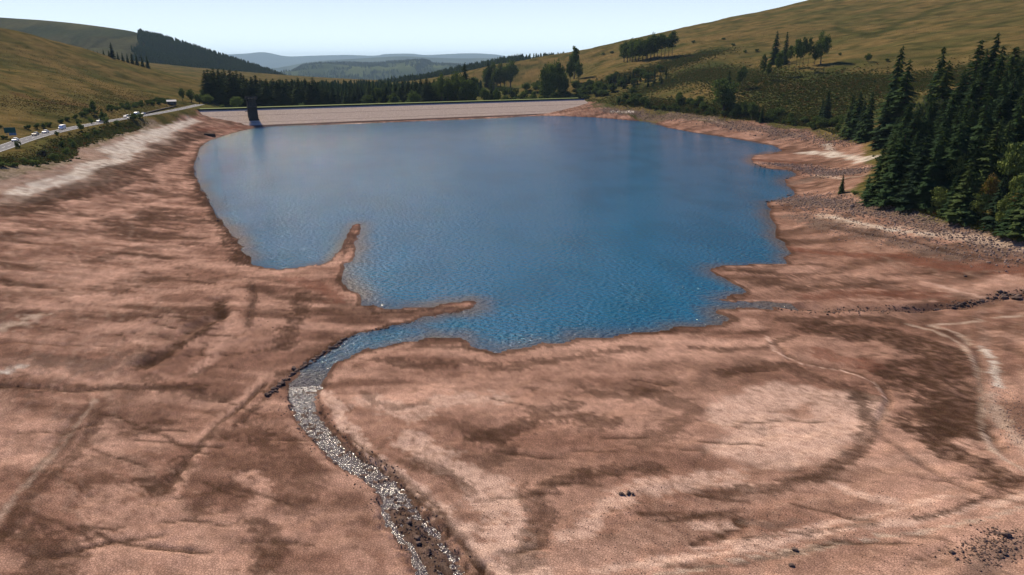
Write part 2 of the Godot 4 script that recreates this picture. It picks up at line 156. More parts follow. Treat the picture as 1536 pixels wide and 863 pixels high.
const GROOVES := [
	[2.6,1.1,[49.6,-125.2,55.6,-123.9,63.3,-121.4,71.6,-120.4,79.1,-120.7,85.4,-120.8,92.6,-122.5,98.6,-123.3]],
	[1.0,0.4,[-69.4,-83.9,-64.3,-84.2,-58.4,-84.7,-54.9,-86.5,-49.7,-87.2,-44.1,-89.2]],
	[0.8,0.25,[-78.7,-97,-71.2,-97.9,-64.8,-99.1,-59.4,-98.7,-55,-98.1]],
	[3.2,0.7,[-56.4,-124.8,-52.7,-117.4,-52.1,-110.6,-53.2,-103.3,-54.4,-98,-55.9,-92.8]],
	[0.9,0.35,[44.8,-107.1,44.3,-101.2,47.9,-97.2,52.2,-93.3,52.8,-88.6,51.5,-84.3,48.7,-80.4,45.5,-75.7,45,-72.1,45.7,-67.7,46.9,-63.6,48.2,-60.3,51.1,-57.3]],
	[1.1,0.18,[-54.9,-81,-52.8,-72.8,-51,-64.9,-48.1,-54]],
	[0.8,0.25,[-54.9,-78,-53.3,-70.9,-51.6,-62.7]],
	[0.9,0.3,[-36.3,-91.2,-37.3,-79.5,-37.4,-70,-36.5,-61.9]],
	[0.7,0.4,[-20.6,-75.2,-14.9,-69,-10.6,-63.2,-7.3,-58.4,-4.3,-53.8,-1.4,-49.3]],
	[0.5,0.25,[-23,-77.9,-17,-69.4,-11.7,-63.2,-8,-58.4,-4.9,-54.1,-2.9,-50.7]],
	[1.2,0.3,[73.4,-111.9,73.9,-104.4,69.6,-93.2,63.7,-82.3,58,-74.3,55.5,-68.4]],
	[1.5,0.2,[-56.2,-138.4,-50.1,-124.8,-45.9,-112.4]],
	[1.0,0.3,[-143,-204.7,-132.5,-225.1,-118.3,-227.2]],
	[2.5,0.4,[-144.4,-275.2,-141.4,-254.8,-134.9,-225.6]],
	[1.2,0.4,[84.6,-115.8,88,-115.6,93.5,-115.9]],
	[1.2,0.25,[85.8,-181.8,93,-164.9,97.2,-152.6,99.5,-141.9]],
	[1.6,0.5,[153.8,-413.9,162.3,-421.5,167.2,-426.5]],
	[0.6,0.2,[-27.5,-88.3,-25.6,-81.8,-22.5,-76,-18.9,-71]],
	[0.6,0.2,[-13.4,-66.2,-13.4,-66.4,-14,-66.6,-14.1,-66.8]],
	[0.6,0.2,[-1.5,-48.9,-1.8,-49.1,-2.1,-49.3,-2.6,-49.4]],
	[0.6,0.2,[-2.3,-50.1,-2.1,-49.8,-2.4,-49.3,-2.3,-48.6]],
	[0.6,0.2,[-2.9,-51,-2.7,-51.2,-2.9,-51.3,-3.3,-51.5]],
	[0.6,0.2,[-2,-49.8,-2.6,-49.4,-2.5,-49.1,-2.4,-48.8]],
	[0.6,0.2,[-9.9,-61.4,-10.1,-61.1,-10.3,-60.2,-10.8,-59.9]],
	[0.6,0.2,[-6.5,-56.6,-6.6,-55.9,-6.5,-55.6,-6.5,-55.3]],
	[0.6,0.2,[-2.4,-50.4,-2.7,-50,-2.6,-49.6,-2.7,-48.9]],
	[0.6,0.2,[-16.2,-69.6,-16.1,-69.9,-16.3,-70.4,-17,-70.9]],
	[0.6,0.2,[-12.4,-64.7,-13,-65.1,-12.8,-65.6,-12.8,-66]],
	[0.6,0.2,[-17.9,-71.8,-18.2,-71.3,-17.9,-70,-17.5,-69]],
	[0.6,0.2,[-16.7,-70.2,-16.4,-70.5,-16.9,-70.9,-17.6,-71.2]],
	[0.6,0.2,[-11,-62.9,-11.3,-62,-11.5,-61.5,-11.9,-60.5]],
	[0.6,0.2,[-9.9,-61.4,-10.5,-61.6,-10.4,-61.9,-10.1,-62.2]],
	[0.6,0.2,[-7.8,-58.5,-8.2,-58.6,-8,-58.8,-7.7,-59.1]],
	[0.6,0.2,[-14.1,-67.1,-14.6,-67.4,-15.3,-67.7,-15.8,-68.2]],
	[0.6,0.2,[-3.5,-52,-3.9,-51.8,-4.2,-51.3,-4.1,-50.8]],
	[0.6,0.2,[-12.9,-65.5,-13.3,-64.4,-13.2,-63.2,-13.3,-62.2]],
	[0.6,0.2,[-6.1,-55.9,-6.3,-56,-6.7,-56.4,-6.5,-56.7]],
	[0.6,0.2,[-11.5,-63.6,-11.2,-62.8,-10.9,-62.1,-10.8,-61.2]],
	[0.6,0.2,[-12.8,-65.3,-12.4,-65,-11.9,-63.8,-11.8,-63.5]],
	[0.6,0.2,[-2.6,-50.6,-2.5,-50.8,-2.4,-51.1,-2.3,-51.3]],
	[0.6,0.2,[-9.1,-60.3,-8.8,-59.8,-9.2,-58.9,-9.7,-58]],
	[0.6,0.2,[-15.9,-69.3,-15.4,-68.4,-15.1,-67.9,-14.9,-67.3]],
	[0.6,0.2,[-2.7,-50.8,-2.5,-50.3,-2.9,-49.7,-3.3,-49.2]],
	[0.6,0.2,[-13,-65.6,-13.7,-65.7,-13.5,-66.2,-13.9,-66.5]],
	[0.6,0.18,[-43.2,-50.9,-41.6,-51.1,-40.5,-51.1,-38.7,-51.5,-37.7,-51.4]],
	[0.6,0.18,[-35.1,-73.8,-33.6,-73.2,-32.3,-73.4,-29.8,-73.5,-27.5,-73.8,-25,-74.2,-23.6,-74]],
	[0.6,0.18,[-48.8,-70,-47.2,-69.2,-44.9,-68.3,-42.3,-67.5,-40.8,-66.8]],
	[0.6,0.18,[-40.7,-84.5,-37.8,-83.5,-35.3,-81.8,-32.7,-80.2]],
	[0.6,0.18,[-40.6,-54.7,-39,-54.5,-37,-53.6,-35.5,-53.2,-33.6,-52.7,-31.8,-52.4,-29.7,-52.2]],
	[0.6,0.18,[-33.7,-64.3,-31.5,-63,-29.9,-62,-28.2,-61.4]],
	[0.6,0.18,[-82.7,-107.2,-78,-105.1,-74.1,-104.4,-70.4,-102.9]],
	[0.6,0.18,[-33.5,-52.7,-32.2,-52.3,-30.2,-52.2,-28.2,-51.7]],
	[0.6,0.18,[-31.9,-63.8,-29.2,-62.8,-27.6,-62.3,-25.8,-61.3,-23.1,-60.1]],
	[0.6,0.18,[-52.1,-78.9,-49.7,-78,-47.3,-76.6,-45,-75.7,-42.2,-75.1,-40.3,-74.9]],
	[0.6,0.18,[-47.1,-75.8,-44.5,-74.9,-42.7,-74,-40.4,-72.2,-37.2,-70.7,-35.5,-69.9]],
	[0.6,0.18,[-39,-51.8,-38.4,-52.3,-37,-53,-35.4,-53.8,-34.3,-53.9,-32.8,-54.2]],
	[0.6,0.18,[-54.1,-97.8,-51,-98.5,-48.6,-99.7,-46,-100.4,-43.8,-101.6,-42.1,-101.9,-40.2,-104]],
	[0.6,0.18,[-43.3,-54.1,-42,-54.6,-41,-55.2,-39.9,-55,-38.8,-55.1,-37.5,-55.2,-36.8,-55.7]],
	[0.6,0.18,[-62.7,-113.7,-60.2,-114.3,-58.2,-114.5,-54.6,-115.4]],
	[0.6,0.18,[-26.1,-53.4,-24.2,-53.4,-23.1,-53.4,-21.2,-53.6,-19.5,-53.4]],
	[0.6,0.18,[-61.8,-111.1,-58.3,-109.9,-54.8,-108.6,-51.6,-107.3,-48.4,-107.8,-46.2,-107.4]],
	[0.6,0.18,[-42.3,-50.5,-41,-50.7,-40.2,-51.5,-38.9,-52.1,-37.7,-52.6,-37,-53.4]],
	[0.6,0.18,[-47.7,-57.5,-45.9,-56.4,-43.6,-55.8,-42.1,-54.8,-40,-54.1,-38.6,-53.2]],
	[0.6,0.18,[-58.6,-72.2,-57.4,-72.6,-55.9,-72.8,-53.9,-73.5,-52.9,-74.7,-51.8,-76.2]],
	[0.6,0.18,[-45.4,-72.6,-42.9,-72.2,-41.1,-72.4,-39.6,-71.6,-37.1,-71.7,-34.7,-71.6]],
	[0.6,0.18,[-34.1,-56.5,-33,-56.6,-32.2,-57,-30.8,-56.8,-29.7,-56.7]],
	[0.6,0.16,[-1,-52.9,0.8,-52.9,2,-53.5,3.6,-53.6]],
	[0.6,0.16,[32,-93.5,33.9,-94.1,37.3,-94.9,40.9,-95.3]],
	[0.6,0.16,[19.2,-61.8,20.8,-60.8,22.8,-60.1,24.6,-59.4]],
	[0.6,0.16,[29.2,-78.7,30.7,-77.9,33,-78.1,36.1,-78.6,37.4,-77.9,40.1,-77.6]],
	[0.6,0.16,[50.2,-89.8,52.7,-88.6,54.2,-87.1,56.6,-86.4,58.4,-85.4,59.8,-84.6]],
	[0.6,0.16,[17.3,-91.9,19,-91.6,20.6,-90.7,22.2,-89.7]],
	[0.6,0.16,[11.4,-74,12.8,-74,15.6,-74.2,16.8,-74.4]],
	[0.6,0.16,[28.9,-59,30.7,-58,32.3,-57.2,33,-56.3,34.5,-55.9]],
	[0.6,0.16,[-4.5,-61.4,-2.4,-61.3,-0.9,-61.8,0.5,-61.9,2.8,-62,5.2,-62.1]],
	[0.6,0.16,[3,-64,4,-63.8,5.6,-64,7.4,-63.8,8.6,-63.7,9.9,-63.4]],
	[0.6,0.16,[20.9,-73.5,23.3,-73,25.3,-72.9,27.1,-72,28.4,-72.3,30.2,-71.6]],
	[0.6,0.16,[15,-56.5,16.7,-56.6,17.9,-56.9,19.8,-57.9,21.9,-58.1,23,-58.2]],
	[0.6,0.16,[29,-63.5,31,-63.7,33.4,-64,35.2,-63.7,36.8,-63.4]],
	[0.6,0.16,[-2.8,-85.8,-1.5,-85,1.3,-83.8,2.7,-83.2]],
	[0.6,0.16,[-1.6,-71.5,-0.2,-70.8,1.3,-70.7,3.5,-69.9,4.7,-69.9]],
	[0.6,0.16,[28.4,-52.1,30,-52.5,31.5,-52.3,33.1,-52.3,34.5,-52,35.5,-52.1]]]
const STONES := [
	[16,6500,0.15,0.9,"grey",[82.9,-639.2,124.3,-564.6,151.5,-478.7,170.4,-411.7,167.3,-333.5]],
	[10,3500,0.15,0.8,"grey",[120.7,-325.9,131.1,-312.4,129.9,-271.1,133.6,-258.2]],
	[14,9000,0.1,0.6,"grey",[96.6,-241,97,-212.7,100.1,-190.1,103.9,-165,108.3,-138]],
	[7,1800,0.1,0.35,"grey",[84.9,-207.5,88.1,-178.9,93.7,-160,98.3,-144.5,104.7,-134.2]],
	[3,700,0.12,0.5,"dark",[53,-123.8,63.1,-121,71.8,-120.8,79.3,-121,85.8,-121.5,92.8,-122.8,98.6,-123.3]],
	[3.4,900,0.06,0.26,"dark",[39.5,-49,42.8,-50.5,46.7,-52.5]],
	[4,700,0.05,0.2,"grey",[67.9,-86.7,63.8,-78.1,59.7,-69.4]],
	[3.6,2600,0.06,0.28,"dark",[-31.7,-89.3,-28.3,-82.8,-24.9,-77,-21,-71.8,-16.7,-68.4,-13.3,-63.8,-10.8,-59.5,-8.2,-54.7,-6.2,-50.8]],
	[1.2,420,0.1,0.4,"dark",[-34.3,-87.1,-34,-91.9,-33.2,-95.9,-31.7,-100,-29.8,-105.2,-27.3,-108.9,-20.2,-114.9,-9.9,-122.2]],
	[3.5,260,0.08,0.25,"dark",[-56.7,-141.1,-49.9,-124.8,-45.7,-111.8]],
	[3,500,0.1,0.4,"dark",[-171,-379,-137.3,-294.7,-103.4,-228.6,-76.2,-179.5,-62.3,-154.9]],
	[2,160,0.05,0.16,"dark",[-68.9,-83.1,-61.5,-84,-54.6,-86.1,-43.7,-88.4]],
	[2.5,260,0.05,0.18,"dark",[-29.2,-123.2,-21.3,-122.1,-11.4,-124.4]],
	[1.6,200,0.05,0.15,"grey",[-46.1,-189.7,-42.7,-171,-41.4,-158.4]],
	[3,300,0.04,0.12,"dark",[-29.9,-80.7,-34.3,-85.7,-35.6,-77.3]],
	[16,3500,0.04,0.13,"dark",[-4.7,-60,14.8,-54.7,28.1,-56.3,39.2,-53.2]]]
const ROCKS := [
	[-34.8,-87.2,0.72,"bank"],
	[-34.5,-87.4,0.45,"bank"],
	[-34.4,-88.1,0.65,"bank"],
	[-34.4,-87.6,0.39,"bank"],
	[-34,-88.6,0.53,"bank"],
	[-34.4,-89.2,0.72,"bank"],
	[-34.2,-89.5,0.44,"bank"],
	[-34.2,-90.3,0.57,"bank"],
	[-34,-90.4,0.62,"bank"],
	[-34.1,-91.2,0.83,"bank"],
	[-33.8,-91.1,0.83,"bank"],
	[-34.1,-91.9,0.47,"bank"],
	[-34.1,-92.3,0.47,"bank"],
	[-34.1,-92.4,0.46,"bank"],
	[-33.8,-92.6,0.47,"bank"],
	[-33.4,-92.8,0.48,"bank"],
	[-33.5,-93.8,0.35,"bank"],
	[-33.4,-94.3,0.3,"bank"],
	[-33.4,-94.6,0.66,"bank"],
	[-33.5,-94.7,0.44,"bank"],
	[-33.1,-94.9,0.43,"bank"],
	[-33.3,-94.8,0.46,"bank"],
	[-33.5,-95.1,0.35,"bank"],
	[-33.7,-96.3,0.85,"bank"],
	[-33.1,-95.8,0.61,"bank"],
	[-32.7,-96.6,0.49,"bank"],
	[-32.9,-97.3,0.5,"bank"],
	[-32.5,-97,0.57,"bank"],
	[-32.3,-97.5,0.7,"bank"],
	[-32.7,-98.2,0.51,"bank"],
	[-32.8,-98.6,0.46,"bank"],
	[-32.6,-98.4,0.71,"bank"],
	[-31.8,-98.4,0.47,"bank"],
	[-31.8,-98.7,0.52,"bank"],
	[-31.7,-100,0.81,"bank"],
	[-31.3,-99.3,0.76,"bank"],
	[-31.5,-100.3,0.69,"bank"],
	[-31.2,-100.5,0.64,"bank"],
	[-31.1,-101.3,0.48,"bank"],
	[-31.5,-101,0.65,"bank"],
	[-31,-102.2,0.4,"bank"],
	[-30.8,-101.8,0.5,"bank"],
	[-30.8,-102.8,0.76,"bank"],
	[-30.8,-102.7,0.31,"bank"],
	[-30.1,-103.3,0.56,"bank"],
	[-30.1,-104.4,0.38,"bank"],
	[-30.3,-104.8,0.69,"bank"],
	[-29.8,-104.7,0.84,"bank"],
	[-29.4,-104.9,0.83,"bank"],
	[-29.2,-105.2,0.49,"bank"],
	[-29.5,-105.5,0.73,"bank"],
	[-29,-105.7,0.67,"bank"],
	[-29.5,-106.2,0.4,"bank"],
	[-29.2,-107.1,0.31,"bank"],
	[-28.6,-106.4,0.47,"bank"],
	[-29.3,-106.7,0.72,"bank"],
	[-29.1,-107,0.76,"bank"],
	[-28.8,-108,0.33,"bank"],
	[-29.1,-108,0.7,"bank"],
	[-28.6,-108.6,0.74,"bank"],
	[-27.9,-109.4,0.25,"spit"],
	[-27.6,-110,0.44,"spit"],
	[-27.2,-110.4,0.34,"spit"],
	[-26.7,-110.6,0.37,"spit"],
	[-26.1,-110.8,0.3,"spit"],
	[-25.8,-111.6,0.28,"spit"],
	[-25.6,-111.6,0.3,"spit"],
	[-24.9,-112,0.32,"spit"],
	[-24.8,-112.7,0.35,"spit"],
	[-24.2,-113.2,0.46,"spit"],
	[-23.4,-113.1,0.45,"spit"],
	[-22.7,-113.5,0.41,"spit"],
	[-22.2,-113.9,0.48,"spit"],
	[-21.8,-114.7,0.25,"spit"],
	[-21,-114.6,0.36,"spit"],
	[-20.2,-115.3,0.37,"spit"],
	[-19.8,-115.5,0.28,"spit"],
	[-19.2,-116.1,0.37,"spit"],
	[-18,-116.8,0.48,"spit"],
	[-17.1,-117.5,0.43,"spit"],
	[-16.1,-117.6,0.41,"spit"],
	[-15.4,-118.5,0.4,"spit"],
	[-14.4,-119.4,0.47,"spit"],
	[-13.5,-120.1,0.29,"spit"],
	[-12.7,-120.5,0.23,"spit"],
	[-11.6,-121.3,0.45,"spit"],
	[80,-121.2,0.8,"creek"],
	[80.3,-121.1,0.85,"creek"],
	[80.2,-121.1,0.68,"creek"],
	[80.9,-120.9,0.84,"creek"],
	[81.4,-120.6,0.45,"creek"],
	[82.2,-120.1,0.44,"creek"],
	[83.3,-121.2,0.37,"creek"],
	[83,-120.7,0.61,"creek"],
	[84.4,-121.7,0.44,"creek"],
	[84.4,-121.1,0.8,"creek"],
	[85.3,-121.5,0.85,"creek"],
	[85.6,-120.7,0.79,"creek"],
	[86.6,-121.8,0.41,"creek"],
	[86.9,-121.1,0.85,"creek"],
	[88,-121.6,0.62,"creek"],
	[89.1,-122.4,0.56,"creek"],
	[88.9,-121.8,0.69,"creek"],
	[89.3,-122.2,0.45,"creek"],
	[90.5,-122.8,0.53,"creek"],
	[91,-122.5,0.44,"creek"],
	[91.3,-122.3,0.52,"creek"],
	[92,-122.8,0.73,"creek"],
	[92.2,-122.6,0.38,"creek"],
	[93.8,-123.2,0.8,"creek"],
	[93.3,-123.1,0.49,"creek"],
	[94,-122.5,0.42,"creek"],
	[93.9,-122.9,0.58,"creek"],
	[95,-123.4,0.55,"creek"],
	[95.5,-123.4,0.42,"creek"],
	[95.3,-122.6,0.77,"creek"],
	[96,-122.7,0.59,"creek"],
	[96.3,-123,0.41,"creek"],
	[97.6,-123.8,0.69,"creek"],
	[97.2,-123.1,0.38,"creek"],
	[92.9,-124,0.53,"creek"],
	[93.8,-124.4,1.1,"creek"],
	[94.6,-124.2,0.83,"creek"],
	[93.2,-122,1.24,"creek"],
	[94,-123.1,0.83,"creek"],
	[94.1,-121,0.94,"creek"],
	[94.6,-120.6,1.2,"creek"],
	[95.6,-122,1.09,"creek"],
	[95.6,-121,0.64,"creek"],
	[96.3,-122.5,0.7,"creek"],
	[97.6,-123,0.99,"creek"],
	[98,-122.8,0.58,"creek"],
	[87.6,-231.7,1.1,"cape"],
	[87.7,-230.3,0.59,"cape"],
	[89.3,-231.9,0.87,"cape"],
	[90.5,-232.7,0.61,"cape"],
	[92.7,-235.3,0.7,"cape"],
	[94,-237.7,0.94,"cape"],
	[95.7,-239.3,0.95,"cape"],
	[97.6,-241,0.71,"cape"],
	[99.3,-243.3,1.14,"cape"],
	[101.1,-246.2,1.03,"cape"],
	[114.4,-322.9,0.77,"cape"],
	[114.3,-315.8,0.61,"cape"],
	[115.3,-312.7,0.76,"cape"],
	[116.5,-306.9,0.65,"cape"],
	[117.3,-305.3,0.7,"cape"],
	[119,-304.5,0.92,"cape"],
	[119.8,-300.7,0.85,"cape"],
	[121.8,-301.3,0.97,"cape"],
	[120.5,-298.2,0.7,"cape"],
	[117.5,-291.8,0.76,"cape"],
	[114.6,-285.7,0.62,"cape"],
	[113.5,-281.8,0.71,"cape"],
	[-31.5,-86.3,0.37,"stream"],
	[-30.6,-83.9,0.44,"stream"],
	[-29.1,-82,0.4,"stream"],
	[-28,-80.4,0.29,"stream"],
	[-27.1,-79.2,0.55,"stream"],
	[-27.3,-77.2,0.35,"stream"],
	[-24.7,-74.9,0.48,"stream"],
	[-23.6,-73.1,0.33,"stream"],
	[-22,-73,0.47,"stream"],
	[-23.2,-72.7,0.31,"stream"],
	[-21,-70.8,0.53,"stream"],
	[-20.5,-68.8,0.57,"stream"],
	[-18.1,-67.3,0.54,"stream"],
	[-17.1,-68.6,0.43,"stream"],
	[-17.1,-66.8,0.5,"stream"],
	[-15.2,-66.6,0.31,"stream"],
	[-15.7,-64.2,0.54,"stream"],
	[-15.2,-64.4,0.3,"stream"],
	[-12.8,-63.4,0.45,"stream"],
	[-12.4,-62.1,0.49,"stream"],
	[-12.7,-60.2,0.41,"stream"],
	[-12.4,-58.4,0.43,"stream"],
	[-10.3,-57.7,0.59,"stream"],
	[-10.5,-57.5,0.25,"stream"],
	[-9.2,-55.2,0.53,"stream"],
	[-9,-54.5,0.5,"stream"],
	[99.1,-228.7,0.67,"shore"],
	[96.3,-214.3,0.79,"shore"],
	[95.6,-214,0.65,"shore"],
	[95,-203.7,0.65,"shore"],
	[96.3,-201.7,0.74,"shore"],
	[96.9,-198.3,0.54,"shore"],
	[97.7,-193.8,0.76,"shore"],
	[95.6,-188.2,0.51,"shore"],
	[98,-186.4,0.84,"shore"],
	[99.3,-181.5,0.52,"shore"],
	[99.6,-176.5,0.49,"shore"],
	[99.1,-173.3,0.73,"shore"],
	[102.3,-170.9,0.64,"shore"],
	[101.3,-167.2,0.51,"shore"],
	[102.3,-164,0.48,"shore"],
	[104.4,-161.4,0.53,"shore"],
	[104.7,-158.5,0.55,"shore"],
	[104.8,-155,0.81,"shore"],
	[104.7,-151.2,0.44,"shore"],
	[105.5,-151,0.54,"shore"],
	[106.5,-147.8,0.86,"shore"],
	[105.9,-146.6,0.71,"shore"],
	[123.4,-541.9,1.13,"shore"],
	[124.5,-537.8,0.63,"shore"],
	[125.9,-526.8,1.01,"shore"],
	[128,-516.8,0.8,"shore"],
	[132.5,-502.5,1.07,"shore"],
	[131.4,-495.3,0.52,"shore"],
	[134.3,-491.7,0.87,"shore"],
	[138.3,-484.9,0.74,"shore"],
	[142,-481.4,0.91,"shore"],
	[145.4,-476.4,1.03,"shore"],
	[146.9,-462.8,0.54,"shore"],
	[150.6,-465,0.62,"shore"],
	[149.5,-445.4,0.59,"shore"],
	[151.6,-433.6,1.18,"shore"],
	[155.1,-431.4,1.0,"shore"],
	[157,-425.7,1.05,"shore"],
	[157.4,-416.9,1.12,"shore"],
	[162.3,-417.5,1.07,"shore"],
	[-158.9,-349.1,0.84,"west"],
	[-154,-337.8,0.6,"west"],
	[-149.5,-328.8,0.56,"west"],
	[-146.8,-319.1,0.77,"west"],
	[-141.1,-307.9,0.85,"west"],
	[-139.8,-301.9,0.72,"west"],
	[-134.1,-289.6,0.51,"west"],
	[-127.4,-278.5,0.74,"west"],
	[-121.7,-267.4,0.57,"west"],
	[-115.7,-253.8,0.81,"west"],
	[-109.8,-242.8,0.73,"west"],
	[-105.8,-235.8,0.81,"west"],
	[-100.9,-225.5,0.46,"west"],
	[-96.6,-217.3,0.58,"west"],
	[-92.3,-209.3,0.52,"west"],
	[-88.4,-201.1,0.81,"west"],
	[-84.5,-194.4,0.47,"west"],
	[-79.9,-186.4,0.49,"west"],
	[-77.1,-182.3,0.46,"west"],
	[-73.8,-174.3,0.44,"west"],
	[11.5,-61.6,0.45,"middle"],
	[11.8,-61.4,0.3,"middle"],
	[12.3,-61.7,0.5,"middle"],
	[12.7,-61.6,0.4,"middle"],
	[25.8,-51.7,0.55,"solo1"],
	[24.5,-49.3,0.4,"solo2"],
	[38.9,-50.1,0.5,"solo3"],
	[45.2,-52.2,0.75,"solo4"],
	[-22.4,-129.2,0.9,"lake"],
	[-22.7,-127.6,0.7,"lake"],
	[98.5,-195.1,1.4,"solo5"],
	[93.2,-134.1,0.6,"solo6"],
	[43.1,-51.1,0.22,"patch"],
	[43.5,-48.8,0.24,"patch"],
	[44.9,-50.9,0.29,"patch"],
	[40.9,-50,0.3,"patch"],
	[43.6,-50.3,0.19,"patch"],
	[44.5,-50.1,0.31,"patch"],
	[42.4,-50.2,0.21,"patch"],
	[43.6,-51.2,0.3,"patch"],
	[41.9,-50.2,0.16,"patch"],
	[43.8,-49.3,0.21,"patch"],
	[41.1,-50.5,0.34,"patch"],
	[42.6,-49.1,0.34,"patch"],
	[42.8,-51.5,0.31,"patch"],
	[45,-52.8,0.28,"patch"],
	[42.9,-49.8,0.32,"patch"],
	[42.9,-51.5,0.32,"patch"],
	[42.1,-49,0.25,"patch"],
	[45,-53.7,0.22,"patch"],
	[43.1,-49.4,0.37,"patch"],
	[43.1,-50.2,0.23,"patch"],
	[39.9,-50.1,0.29,"patch"],
	[38.8,-49.1,0.33,"patch"]]
